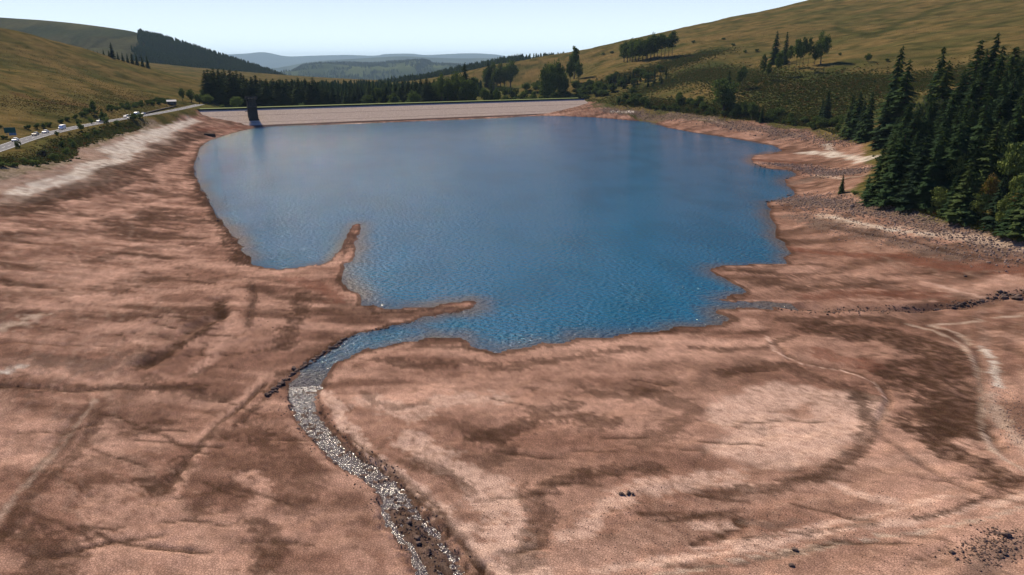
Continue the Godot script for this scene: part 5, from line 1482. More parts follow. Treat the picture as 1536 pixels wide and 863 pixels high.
func make_materials():
	# soil: grain tile at 16 m and mottling at 70 m over the soil colours
	var cell := FastNoiseLite.new(); cell.noise_type = FastNoiseLite.TYPE_CELLULAR; cell.seed = 5; cell.frequency = 0.055
	cell.cellular_return_type = FastNoiseLite.RETURN_DISTANCE2_SUB; cell.fractal_type = FastNoiseLite.FRACTAL_FBM; cell.fractal_octaves = 2
	var grain := noise(3, 0.10, 4)
	var g1 := cell.get_seamless_image(1024, 1024); g1.convert(Image.FORMAT_L8)
	var g2 := grain.get_seamless_image(1024, 1024); g2.convert(Image.FORMAT_L8)
	var a := g1.get_data(); var b := g2.get_data(); var o := PackedByteArray(); o.resize(a.size())
	for i in a.size():
		o[i] = clampi(int(224.0 + (minf(a[i], 110.0) - 90.0) * 0.5 + (b[i] - 128.0) * 0.45), 60, 255)
	var soil_im := Image.create_from_data(1024, 1024, false, Image.FORMAT_L8, o)
	var mott := grey_tile(512, noise(8, 0.02, 5), 0.84, 1.0)
	var soil := StandardMaterial3D.new()
	soil.vertex_color_use_as_albedo = true; soil.albedo_color = Color(1, 1, 1)
	soil.albedo_texture = tex(soil_im); soil.uv1_scale = Vector3(1.0 / 16.0, 1.0 / 16.0, 1)
	soil.detail_enabled = true; soil.detail_blend_mode = BaseMaterial3D.BLEND_MODE_MUL; soil.detail_uv_layer = BaseMaterial3D.DETAIL_UV_2
	soil.detail_albedo = tex(mott); soil.uv2_scale = Vector3(1.0 / 73.0, 1.0 / 73.0, 1)
	soil.normal_enabled = true; soil.normal_texture = normal_of(soil_im, 5.0); soil.normal_scale = 0.5
	soil.roughness = 1.0; soil.metallic_specular = 0.04
	mats.soil = soil
	# turf: streaky tile
	var turf_im := grey_tile(512, noise(21, 0.05, 5), 0.66, 1.0)
	var turf := soil.duplicate()
	turf.albedo_texture = tex(turf_im); turf.uv1_scale = Vector3(1.0 / 30.0, 1.0 / 44.0, 1); turf.uv2_scale = Vector3(1.0 / 160.0, 1.0 / 190.0, 1)
	turf.normal_texture = normal_of(turf_im, 4.0); turf.normal_scale = 0.6
	turf.metallic_specular = 0.0
	mats.turf = turf
	# water
	var w1 := noise(31, 0.019, 5).get_seamless_image(2048, 2048); w1.convert(Image.FORMAT_L8)
	var water := StandardMaterial3D.new()
	water.vertex_color_use_as_albedo = true; water.roughness = 0.06; water.metallic_specular = 0.18
	water.normal_enabled = true; water.normal_texture = normal_of(w1, 17.0); water.normal_scale = 1.0
	water.uv1_scale = Vector3(1.0 / 60.0, 1.0 / 43.0, 1)
	mats.water = water
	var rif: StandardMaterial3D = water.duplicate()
	rif.vertex_color_use_as_albedo = false; rif.albedo_texture = tex(glint_tile()); rif.roughness = 0.15; rif.metallic_specular = 0.5
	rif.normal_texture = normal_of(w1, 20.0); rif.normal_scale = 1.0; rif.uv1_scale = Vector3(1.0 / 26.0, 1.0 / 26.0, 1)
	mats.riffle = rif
	# masonry: rough stone
	var stone_im := grey_tile(512, cell, 0.62, 1.0, 0.6)
	for e in [["pitching", Color(0.70, 0.555, 0.43)], ["dark_stone", Color(0.055, 0.05, 0.046)], ["tower_stone", Color(0.075, 0.072, 0.066)], ["coping", Color(0.16, 0.14, 0.12)], ["pitching_wet", Color(0.15, 0.095, 0.075)]]:
		var m := StandardMaterial3D.new(); m.albedo_color = (e[1] as Color).linear_to_srgb(); m.albedo_texture = tex(stone_im)
		m.uv1_triplanar = true; m.uv1_world_triplanar = true; m.uv1_scale = Vector3.ONE * 0.033; m.roughness = 0.95; m.metallic_specular = 0.08
		m.normal_enabled = true; m.normal_texture = normal_of(stone_im, 8.0)
		mats[e[0]] = m
	# stones
	for e in [["stone_grey", Color(0.19, 0.145, 0.125)], ["stone_dark", Color(0.105, 0.075, 0.062)]]:
		var m := plain(e[1], 0.95); m.metallic_specular = 0.08; m.vertex_color_use_as_albedo = true
		mats[e[0]] = m
	# foliage
	for e in [["needle_a", Color(0.020, 0.037, 0.017)], ["needle_b", Color(0.027, 0.047, 0.021)], ["needle_c", Color(0.017, 0.031, 0.018)], ["needle_d", Color(0.040, 0.058, 0.022)],
			["leaf_a", Color(0.055, 0.078, 0.026)], ["leaf_b", Color(0.12, 0.145, 0.042)], ["leaf_c", Color(0.036, 0.052, 0.021)], ["leaf_pale", Color(0.12, 0.15, 0.07)], ["leaf_rust", Color(0.14, 0.085, 0.03)], ["leaf_grey", Color(0.055, 0.062, 0.040)], ["leaf_purple", Color(0.055, 0.040, 0.042)]]:
		var m := plain(e[1], 0.85); m.metallic_specular = 0.06; m.cull_mode = BaseMaterial3D.CULL_DISABLED
		m.backlight_enabled = true; m.backlight = Color(0.22, 0.27, 0.10)
		mats[e[0]] = m
	for e in [["bracken", Color(1, 1, 1)]]:
		var m := plain(e[1], 0.9); m.metallic_specular = 0.0; m.vertex_color_use_as_albedo = true; m.cull_mode = BaseMaterial3D.CULL_DISABLED
		m.backlight_enabled = true; m.backlight = Color(0.3, 0.32, 0.14)
		mats[e[0]] = m
	mats.bark = plain(Color(0.065, 0.05, 0.04), 0.95)
	mats.asphalt = plain(Color(0.155, 0.155, 0.158), 0.95)
	mats.asphalt.metallic_specular = 0.1
	mats.paint_white = plain(Color(0.75, 0.75, 0.72), 0.7)

# ==================================================================== terrain
func tps_grid(x0: float, z0: float, nx: int, nz: int, step: float) -> PackedFloat32Array:
	# thin-plate spline through the levelled points CTRL
	var n := CTRL.size() / 3; var m := n + 3
	var px := PackedFloat64Array(); var pz := PackedFloat64Array()
	for i in n:
		px.append(CTRL[i * 3] / 100.0); pz.append(CTRL[i * 3 + 1] / 100.0)
	var rows := []
	for i in m:
		var r := PackedFloat64Array(); r.resize(m + 1)
		if i < n:
			for j in n:
				var r2 := (px[i] - px[j]) * (px[i] - px[j]) + (pz[i] - pz[j]) * (pz[i] - pz[j])
				r[j] = 0.5 * r2 * log(r2 + 1e-9)
			r[i] += 0.02
			r[n] = 1.0; r[n + 1] = px[i]; r[n + 2] = pz[i]; r[m] = CTRL[i * 3 + 2]
		else:
			for j in n: r[j] = 1.0 if i == n else (px[j] if i == n + 1 else pz[j])
		rows.append(r)
	for k in m:
		var best := k
		for i in range(k + 1, m):
			if absf(rows[i][k]) > absf(rows[best][k]): best = i
		var sw = rows[k]; rows[k] = rows[best]; rows[best] = sw
		var pr: PackedFloat64Array = rows[k]
		for i in range(k + 1, m):
			var ri: PackedFloat64Array = rows[i]
			var f := ri[k] / pr[k]
			if f != 0.0:
				for j in range(k, m + 1): ri[j] -= f * pr[j]
				rows[i] = ri
	var w := PackedFloat64Array(); w.resize(m)
	for k in range(m - 1, -1, -1):
		var r: PackedFloat64Array = rows[k]
		var s := r[m]
		for j in range(k + 1, m): s -= r[j] * w[j]
		w[k] = s / r[k]
	var out := PackedFloat32Array(); out.resize(nx * nz)
	for j in nz:
		var z := (z0 + j * step) / 100.0
		for i in nx:
			var x := (x0 + i * step) / 100.0
			var s := w[n] + w[n + 1] * x + w[n + 2] * z
			for k in n:
				var dx := x - px[k]; var dz := z - pz[k]
				var r2 := dx * dx + dz * dz
				s += w[k] * 0.5 * r2 * log(r2 + 1e-9)
			out[j * nx + i] = s
	return out

func cr(p0: float, p1: float, p2: float, p3: float, t: float) -> float:
	return p1 + 0.5 * t * (p2 - p0 + t * (2.0 * p0 - 5.0 * p1 + 4.0 * p2 - p3 + t * (3.0 * (p1 - p2) + p3 - p0)))

func seg_d2(x: float, z: float, ax: float, az: float, bx: float, bz: float) -> float:
	var ex := bx - ax; var ez := bz - az
	var t := clampf(((x - ax) * ex + (z - az) * ez) / (ex * ex + ez * ez + 1e-9), 0, 1)
	var dx := x - ax - ex * t; var dz := z - az - ez * t
	return dx * dx + dz * dz

func lo_index(a: PackedFloat32Array, v: float) -> int:
	return clampi(a.bsearch(v) - 1, 0, a.size() - 2)

func ground_y(x: float, z: float) -> float:
	var i := lo_index(gx, x); var j := lo_index(gz, z)
	var fx := clampf((x - gx[i]) / (gx[i + 1] - gx[i]), 0, 1); var fz := clampf((z - gz[j]) / (gz[j + 1] - gz[j]), 0, 1)
	var k := j * NX + i
	return lerpf(lerpf(hh[k], hh[k + 1], fx), lerpf(hh[k + NX], hh[k + NX + 1], fx), fz)

func behind_dam(x: float, z: float) -> float:
	# metres downstream of the crest line
	var dx := crest_b.x - crest_a.x; var dz := crest_b.z - crest_a.z
	var l := sqrt(dx * dx + dz * dz)
	return (dz * (x - crest_a.x) - dx * (z - crest_a.z)) / l

func build_terrain():
	# grid lines, closer together near the open bed in front
	var v := 0.0
	var half := PackedFloat32Array()
	while v < 1150.0:
		half.append(v); v += maxf(0.42, 0.0155 * (v - 40.0))
	for i in range(half.size() - 1, 0, -1): gx.append(-half[i])
	for i in half.size(): gx.append(half[i])
	v = 35.0
	var zs := [-70.0, -45.0, -25.0, -5.0, 10.0, 25.0]
	while v < 1900.0:
		zs.append(v); v += maxf(0.4, 0.0078 * v)
	for i in range(zs.size() - 1, -1, -1): gz.append(-zs[i])
	NX = gx.size(); NZ = gz.size()
	var N := NX * NZ
	# coarse levels, then Catmull-Rom along x and along z
	var S := 20.0; var X0 := -1200.0; var Z0 := -1960.0; var cnx := 121; var cnz := 106
	var cg := tps_grid(X0, Z0, cnx, cnz, S)
	var mid := PackedFloat32Array(); mid.resize(cnz * NX)
	for j in cnz:
		for i in NX:
			var f := (gx[i] - X0) / S; var k := clampi(int(f), 1, cnx - 3); f -= k
			var q := j * cnx + k
			mid[j * NX + i] = cr(cg[q - 1], cg[q], cg[q + 1], cg[q + 2], f)
	bb.resize(N); hh.resize(N); sdf.resize(N); col.resize(N)
	for j in NZ:
		var f := (gz[j] - Z0) / S; var k := clampi(int(f), 1, cnz - 3); f -= k
		for i in NX:
			var q := k * NX + i
			bb[j * NX + i] = cr(mid[q - NX], mid[q], mid[q + NX], mid[q + 2 * NX], f)
	build_sdf()
	# height
	var n1 := noise(1, 0.05, 4); var n2 := noise(2, 0.012, 4); var n3 := noise(4, 0.35, 3); var n4 := noise(6, 0.07, 3)
	var na := noise(7, 0.03, 4); var nb := noise(9, 0.16, 4); var nc := noise(12, 0.9, 3); var nd := noise(14, 0.010, 3); var ns := noise(17, 0.13, 4); var nv := noise(19, 0.035, 4); var nl := noise(15, 0.045, 4)
	var wx := PackedFloat32Array(); var wz := PackedFloat32Array(); var wf := PackedFloat32Array()
	wx.resize(N); wz.resize(N); wf.resize(N)
	var veg := PackedByteArray(); veg.resize(N)
	for j in NZ:
		var z := gz[j]
		for i in NX:
			var x := gx[i]; var k := j * NX + i; var d := sdf[k]; var b := bb[k]; var h := 0.0
			wx[k] = na.get_noise_2d(x, z); wz[k] = na.get_noise_2d(x + 500.0, z - 300.0); wf[k] = nc.get_noise_2d(x, z)
			var bd := behind_dam(x, z)
			var isveg := (b + 0.9 * wx[k] > 9.9) or (bd > 2.0 and x < 75.0)
			veg[k] = 1 if isveg else 0
			if d < 0.0: h = -3.0 * (1.0 - exp(d / 10.0))
			else: h = maxf(b, 0.35) * (1.0 - exp(-d / 22.0))
			if isveg:
				h += 0.35 * n4.get_noise_2d(x, z) + 2.2 * n2.get_noise_2d(x, z) * smoothstep(12.0, 45.0, b)
			elif d > -3.0:
				var a := smoothstep(0.0, 7.0, d)
				h += a * (0.24 * n1.get_noise_2d(x, z) + 0.085 * n3.get_noise_2d(x, z)) * (1.0 + smoothstep(3.0, 8.0, b))
				# strand lines: low terraces the falling water cut
				h += a * 0.06 * sin(h * 13.0 + 2.5 * wx[k])
				if d > 0.8: h = maxf(h, 0.05)
			hh[k] = h
			# soil colour
			if isveg:
				var t := 0.5 + 0.75 * nd.get_noise_2d(x * 0.8 + z * 0.5, z * 1.6 - x * 0.6)
				var c: Color = SOIL.olive.lerp(SOIL.gold, clampf(t, 0, 1))
				var t2 := smoothstep(0.05, 0.35, nl.get_noise_2d(x * 0.7, z))
				c = c.lerp(SOIL.grass3, 0.65 * t2)
				if bd > 0.0 and x > -260.0 and x < 75.0 and b < 14.0: c = SOIL.verge
				col[k] = c * (1.0 + 0.35 * wf[k])
			else:
				var streak := ns.get_noise_2d(x * lerpf(0.22, 0.7, smoothstep(-110.0, -230.0, z)), z) * (0.35 if x > 45.0 else (1.0 if x < -8.0 or z < -105.0 else 0.3))
				var t := 0.45 - 0.20 * smoothstep(0.0, -35.0, x) - 0.28 * smoothstep(25.0, 60.0, x) * smoothstep(-85.0, -110.0, z) + 0.8 * nl.get_noise_2d(x * 0.45 + 90.0, z * 1.1) + 0.25 * nb.get_noise_2d(x, z) + 1.0 * streak
				var c: Color = SOIL.mid.lerp(SOIL.pink, clampf(t, 0, 1))
				var t2 := smoothstep(0.05, 0.40, nl.get_noise_2d(x * 0.5 - 300.0, z * 0.9 + 70.0) + 0.25 * nb.get_noise_2d(x + 60.0, z) - 0.5 * streak)
				c = c.lerp(SOIL.dark, lerpf(0.30, 0.62, smoothstep(-80.0, -130.0, z)) * t2)
				# strand lines carry thin streaks of pale silt and dark peat
				var line := sin(h * 21.0 + 5.0 * wx[k]) * smoothstep(0.6, 2.5, h)
				c = c.lerp(SOIL.cream, 0.22 * clampf(line - 0.4 + wf[k] * 0.5, 0, 1)) if line > 0.0 else c.lerp(SOIL.dark, 0.25 * clampf(-line - 0.4 + wf[k] * 0.5, 0, 1))
				if d < 1.3 + 1.2 * wx[k]: c = c.lerp(SOIL.dark, 0.7)
				if d < 0.0: c = SOIL.red.lerp(SOIL.dark, 0.4)
				var vein := absf(nv.get_noise_2d(x * 0.7, z * 1.2))
				if d > 1.0 and h > 0.45:
					var cut := (1.0 - smoothstep(0.006, 0.035, vein)) * smoothstep(-0.1, 0.25, nl.get_noise_2d(x + 700.0, z))
					c = c.lerp(SOIL.dark, 0.6 * cut)
					hh[k] -= 0.10 * cut
				col[k] = c * (1.0 + 0.34 * wf[k] + 0.30 * nb.get_noise_2d(x * 1.7 + 31.0, z * 2.4))
	for s in STROKES: paint(s, wx, wz, wf, nb)
	for g in GROOVES: carve(g, wx, wz)
	carve_stream(wf)
	carve_road()
	# normals and the four sheets of ground
	var nrm := PackedVector3Array(); nrm.resize(N)
	for j in NZ:
		var j0 := maxi(j - 1, 0); var j1 := mini(j + 1, NZ - 1)
		for i in NX:
			var i0 := maxi(i - 1, 0); var i1 := mini(i + 1, NX - 1)
			nrm[j * NX + i] = Vector3(-(hh[j * NX + i1] - hh[j * NX + i0]) / (gx[i1] - gx[i0]), 1.0, -(hh[j1 * NX + i] - hh[j0 * NX + i]) / (gz[j1] - gz[j0])).normalized()
	var region := PackedByteArray(); region.resize(N)
	for j in NZ:
		for i in NX:
			var k := j * NX + i
			if veg[k] == 0: region[k] = 0
			elif gx[i] < -235.0 or (gx[i] < 0.0 and behind_dam(gx[i], gz[j]) < 0.0): region[k] = 1
			elif gx[i] > 75.0: region[k] = 2
			else: region[k] = 3
	var names := [["lakebed", "bare red-brown mud of the drained reservoir bed around the water", "soil"], ["left_hillside", "golden grass hillside rising beyond the road", "turf"], ["right_hillside", "brown and green moorland hillside above the right shore", "turf"], ["valley", "green valley ground below the dam", "turf"]]
	for r in 4:
		var remap := PackedInt32Array(); remap.resize(N); remap.fill(-1)
		var vp := PackedVector3Array(); var vn := PackedVector3Array(); var vc := PackedColorArray(); var vu := PackedVector2Array(); var ix := PackedInt32Array()
		for j in NZ - 1:
			for i in NX - 1:
				var k := j * NX + i
				if region[k] != r: continue
				for q in [k, k + 1, k + NX, k + NX + 1]:
					if remap[q] < 0:
						remap[q] = vp.size()
						var x := gx[q % NX]; var z := gz[q / NX]
						vp.append(Vector3(x, hh[q], z)); vn.append(nrm[q]); vc.append(col[q]); vu.append(Vector2(x, z))
				# front faces run clockwise seen from above (z grows towards the viewer)
				ix.append_array([remap[k], remap[k + 1], remap[k + NX + 1], remap[k], remap[k + NX + 1], remap[k + NX]])
		var arr := []; arr.resize(Mesh.ARRAY_MAX)
		arr[Mesh.ARRAY_VERTEX] = vp; arr[Mesh.ARRAY_NORMAL] = vn; arr[Mesh.ARRAY_COLOR] = vc; arr[Mesh.ARRAY_TEX_UV] = vu; arr[Mesh.ARRAY_TEX_UV2] = vu; arr[Mesh.ARRAY_INDEX] = ix
		var am := ArrayMesh.new(); am.add_surface_from_arrays(Mesh.PRIMITIVE_TRIANGLES, arr)
		tag(mesh_node(names[r][0], am, mats[names[r][2]]), names[r][1], "", "", "structure")

func build_sdf():
	var n := SHORE.size() / 2
	# coarse distances everywhere round the lake, exact ones near the shore, sign by crossings
	var S := 6.0; var X0 := -330.0; var Z0 := -780.0; var cx := 112; var cz := 126
	var cd := PackedFloat32Array(); cd.resize(cx * cz)
	for j in cz:
		for i in cx:
			var x := X0 + i * S; var z := Z0 + j * S; var best := 1e9
			for s in n:
				var e := (s + 1) % n
				best = minf(best, seg_d2(x, z, SHORE[s * 2], SHORE[s * 2 + 1], SHORE[e * 2], SHORE[e * 2 + 1]))
			cd[j * cx + i] = sqrt(best)
	for j in NZ:
		for i in NX:
			var fx := (gx[i] - X0) / S; var fz := (gz[j] - Z0) / S
			if fx < 0.0 or fz < 0.0 or fx >= cx - 1 or fz >= cz - 1:
				sdf[j * NX + i] = 200.0
				continue
			var ii := int(fx); var jj := int(fz); fx -= ii; fz -= jj
			var q := jj * cx + ii
			sdf[j * NX + i] = lerpf(lerpf(cd[q], cd[q + 1], fx), lerpf(cd[q + cx], cd[q + cx + 1], fx), fz)
	# the shoreline rounded between the surveyed points, with small nicks
	var fine := PackedFloat32Array(); var nn := noise(23, 0.16, 3)
	for s in n:
		var p0 := (s + n - 1) % n; var p2 := (s + 1) % n; var p3 := (s + 2) % n
		for q in 4:
			var t := q / 4.0
			var x := cr(SHORE[p0 * 2], SHORE[s * 2], SHORE[p2 * 2], SHORE[p3 * 2], t); var z := cr(SHORE[p0 * 2 + 1], SHORE[s * 2 + 1], SHORE[p2 * 2 + 1], SHORE[p3 * 2 + 1], t)
			fine.append(x + 1.3 * nn.get_noise_2d(x, z)); fine.append(z + 2.2 * nn.get_noise_2d(x + 50.0, z))
	n = fine.size() / 2
	var exact := PackedFloat32Array(); exact.resize(NX * NZ); exact.fill(1e9)
	var M := 12.0
	for s in n:
		var e := (s + 1) % n
		var ax: float = fine[s * 2]; var az: float = fine[s * 2 + 1]; var bx: float = fine[e * 2]; var bz: float = fine[e * 2 + 1]
		for j in range(lo_index(gz, minf(az, bz) - M), lo_index(gz, maxf(az, bz) + M) + 2):
			for i in range(lo_index(gx, minf(ax, bx) - M), lo_index(gx, maxf(ax, bx) + M) + 2):
				var k := j * NX + i
				exact[k] = minf(exact[k], seg_d2(gx[i], gz[j], ax, az, bx, bz))
	for k in NX * NZ:
		if exact[k] < M * M * 0.9: sdf[k] = sqrt(exact[k])
	for j in NZ:
		var z := gz[j]; var cuts := []
		for s in n:
			var e := (s + 1) % n
			var az: float = fine[s * 2 + 1]; var bz: float = fine[e * 2 + 1]
			if (az > z) != (bz > z): cuts.append(fine[s * 2] + (fine[e * 2] - fine[s * 2]) * (z - az) / (bz - az))
		cuts.sort()
		for c in range(0, cuts.size() - 1, 2):
			for i in range(lo_index(gx, cuts[c]), lo_index(gx, cuts[c + 1]) + 2):
				if gx[i] >= cuts[c] and gx[i] <= cuts[c + 1]: sdf[j * NX + i] = -absf(sdf[j * NX + i])

func paint(s: Array, wx: PackedFloat32Array, wz: PackedFloat32Array, wf: PackedFloat32Array, nb: FastNoiseLite):
	# a band of one soil along a line, with a ragged, grainy edge
	var c: Color = SOIL[s[0]]; var w: float = s[1] * 0.5; var strength: float = s[2]; var p: Array = s[3]
	var M := w * 1.8 + 1.5; var rough := 1.0 if w < 4.0 else 0.1
	var x0 := 1e9; var x1 := -1e9; var z0 := 1e9; var z1 := -1e9
	for q in range(0, p.size(), 2):
		x0 = minf(x0, p[q]); x1 = maxf(x1, p[q]); z0 = minf(z0, p[q + 1]); z1 = maxf(z1, p[q + 1])
	var i0 := lo_index(gx, x0 - M); var i1 := lo_index(gx, x1 + M) + 1; var j0 := lo_index(gz, z0 - M); var j1 := lo_index(gz, z1 + M) + 1
	var ni := i1 - i0 + 1; var nj := j1 - j0 + 1
	var near := PackedFloat32Array(); near.resize(ni * nj); near.fill(1e9)
	var amp := minf(w * 0.9, 9.0)
	for q in range(0, p.size() - 2, 2):
		var ax: float = p[q]; var az: float = p[q + 1]; var bx: float = p[q + 2]; var bz: float = p[q + 3]
		for j in range(maxi(j0, lo_index(gz, minf(az, bz) - M)), mini(j1, lo_index(gz, maxf(az, bz) + M) + 1) + 1):
			for i in range(maxi(i0, lo_index(gx, minf(ax, bx) - M)), mini(i1, lo_index(gx, maxf(ax, bx) + M) + 1) + 1):
				var k := j * NX + i; var l := (j - j0) * ni + i - i0
				near[l] = minf(near[l], seg_d2(gx[i] + wx[k] * amp, gz[j] + wz[k] * amp, ax, az, bx, bz))
	for j in nj:
		for i in ni:
			var dd := near[j * ni + i]
			if dd > M * M: continue
			var k := (j + j0) * NX + i + i0
			if sdf[k] < 0.0: continue
			var f := sqrt(dd) / w + (0.25 + 0.6 * rough) * nb.get_noise_2d(gx[i + i0] * 1.1, gz[j + j0] * 1.6) + (0.1 + 0.6 * rough) * wf[k]
			var a := minf(strength * 1.2, 0.97) * (1.0 - smoothstep(0.66, 0.96, f)) * clampf(0.80 + 0.7 * wf[k] + 0.5 * nb.get_noise_2d(gx[i + i0] * 3.1, gz[j + j0] * 4.0), 0.15, 1)
			if a > 0.004: col[k] = col[k].lerp(c * (1.0 + 0.2 * wf[k]), a)

func carve(g: Array, wx: PackedFloat32Array, wz: PackedFloat32Array):
	var w: float = g[0]; var depth: float = g[1]; var p: Array = g[2]
	var done_k := {}
	for q in range(0, p.size() - 2, 2):
		var ax: float = p[q]; var az: float = p[q + 1]; var bx: float = p[q + 2]; var bz: float = p[q + 3]
		var M := w * 1.6 + 1.5
		for j in range(lo_index(gz, minf(az, bz) - M), lo_index(gz, maxf(az, bz) + M) + 2):
			for i in range(lo_index(gx, minf(ax, bx) - M), lo_index(gx, maxf(ax, bx) + M) + 2):
				var k := j * NX + i
				var am := minf(w * 1.8, 4.0)
				var d := sqrt(seg_d2(gx[i] + wx[k] * am, gz[j] + wz[k] * am, ax, az, bx, bz)) / (w * 0.5)
				if d < 3.0 and sdf[k] > 0.4:
					# a cut with low levees
					var prof := 0.75 * depth * (0.75 + 0.5 * sin(gx[i] * 0.21 + gz[j] * 0.33)) * (-exp(-d * d * 1.2) + 0.12 * exp(-(d - 1.7) * (d - 1.7) * 3.0))
					var was: float = done_k.get(k, 0.0)
					if absf(prof) > absf(was):
						hh[k] += prof - was
						done_k[k] = prof
						# damp dark mud in the bottom of the cut
						if d < 1.4: col[k] = col[k].lerp(SOIL.dark, (0.75 if w < 0.8 else 0.5) * exp(-d * d * 1.3))

func carve_stream(wf: PackedFloat32Array):
	var n := STREAM.size() / 4
	var low := {}; var near := {}
	for s in n - 1:
		var ax: float = STREAM[s * 4]; var az: float = STREAM[s * 4 + 1]; var bx: float = STREAM[s * 4 + 4]; var bz: float = STREAM[s * 4 + 5]
		var M: float = maxf(STREAM[s * 4 + 2], STREAM[s * 4 + 6]) * 0.5 + 4.0
		for j in range(lo_index(gz, minf(az, bz) - M), lo_index(gz, maxf(az, bz) + M) + 2):
			for i in range(lo_index(gx, minf(ax, bx) - M), lo_index(gx, maxf(ax, bx) + M) + 2):
				var x := gx[i]; var z := gz[j]; var k := j * NX + i
				var ex := bx - ax; var ez := bz - az
				var t := clampf(((x - ax) * ex + (z - az) * ez) / (ex * ex + ez * ez), 0, 1)
				var d := sqrt((x - ax - ex * t) ** 2 + (z - az - ez * t) ** 2)
				var w: float = lerpf(STREAM[s * 4 + 2], STREAM[s * 4 + 6], t) * 0.5
				var lev: float = lerpf(STREAM[s * 4 + 3], STREAM[s * 4 + 7], t)
				var u := d / w + 0.12 * wf[k]
				var bed := lev - 0.12 + 0.46 * wf[k] + 1.2 * maxf(0.0, u - 0.9)
				# the mud bar between the two threads downstream of the bend
				if s > 17 and u < 0.62:
					var side := (x - ax - ex * t) * -ez + (z - az - ez * t) * ex
					if side < w * 1.2 * sqrt(ex * ex + ez * ez): bed += 0.30 * (1.0 - smoothstep(0.30, 0.62, absf(u - 0.12))) * smoothstep(17.0, 19.0, s + t)
				if not low.has(k) or u < near[k]:
					low[k] = bed; near[k] = u
				if u < 1.25: col[k] = col[k].lerp(SOIL.dark.lerp(SOIL.grey, 0.5 + wf[k]), 0.6 * (1.0 - smoothstep(0.8, 1.25, u)))
	for k in low:
		if sdf[k] > 0.0: hh[k] = minf(hh[k], low[k])

func carve_road():
	var n := ROAD.size() / 3
	var best := {}
	for s in n - 1:
		var ax: float = ROAD[s * 3]; var az: float = ROAD[s * 3 + 1]; var bx: float = ROAD[s * 3 + 3]; var bz: float = ROAD[s * 3 + 4]
		var M := 16.0
		for j in range(lo_index(gz, minf(az, bz) - M), lo_index(gz, maxf(az, bz) + M) + 2):
			for i in range(lo_index(gx, minf(ax, bx) - M), lo_index(gx, maxf(ax, bx) + M) + 2):
				var k := j * NX + i
				var d := sqrt(seg_d2(gx[i], gz[j], ax, az, bx, bz))
				if not best.has(k) or d < best[k]: best[k] = d
	for k in best:
		var a := 1.0 - smoothstep(8.0, 16.0, best[k])
		hh[k] = lerpf(hh[k], 12.9, a)

# ==================================================================== water
func shore_dist(x: float, z: float) -> float:
	var i := lo_index(gx, x); var j := lo_index(gz, z)
	var fx := clampf((x - gx[i]) / (gx[i + 1] - gx[i]), 0, 1); var fz := clampf((z - gz[j]) / (gz[j + 1] - gz[j]), 0, 1)
	var k := j * NX + i
	return lerpf(lerpf(sdf[k], sdf[k + 1], fx), lerpf(sdf[k + NX], sdf[k + NX + 1], fx), fz)

func build_water():
	var S := 3.0; var X0 := -260.0; var Z0 := -700.0; var nx := 180; var nz := 212
	var vp := PackedVector3Array(); var vn := PackedVector3Array(); var vc := PackedColorArray(); var vu := PackedVector2Array(); var ix := PackedInt32Array()
	var n := noise(40, 0.02, 4); var ds := PackedFloat32Array()
	for j in nz:
		for i in nx:
			var x := X0 + i * S; var z := Z0 + j * S
			var d := shore_dist(x, z) + 4.0 * n.get_noise_2d(x * 1.5, z)
			ds.append(shore_dist(x, z))
			vp.append(Vector3(x, 0, z)); vn.append(Vector3.UP); vu.append(Vector2(x, z))
			# silt stirred up along the mud shore, blue-green water further out
			var c := Color(0.085, 0.075, 0.070).lerp(Color(0.008, 0.088, 0.165), smoothstep(-1.0, 5.0, -d))
			c = c.lerp(Color(0.006, 0.064, 0.125), smoothstep(-0.1, 0.4, n.get_noise_2d(x * 2.0, z * 1.2)) * 0.5)
			vc.append(c)
	for j in nz - 1:
		for i in nx - 1:
			var k := j * nx + i
			if minf(minf(ds[k], ds[k + 1]), minf(ds[k + nx], ds[k + nx + 1])) < 4.0:
				ix.append_array([k, k + 1, k + nx + 1, k, k + nx + 1, k + nx])
	var arr := []; arr.resize(Mesh.ARRAY_MAX)
	arr[Mesh.ARRAY_VERTEX] = vp; arr[Mesh.ARRAY_NORMAL] = vn; arr[Mesh.ARRAY_COLOR] = vc; arr[Mesh.ARRAY_TEX_UV] = vu; arr[Mesh.ARRAY_INDEX] = ix
	var am := ArrayMesh.new(); am.add_surface_from_arrays(Mesh.PRIMITIVE_TRIANGLES, arr)
	tag(mesh_node("water", am, mats.water), "blue rippled water left in the reservoir below the dam", "", "", "structure")

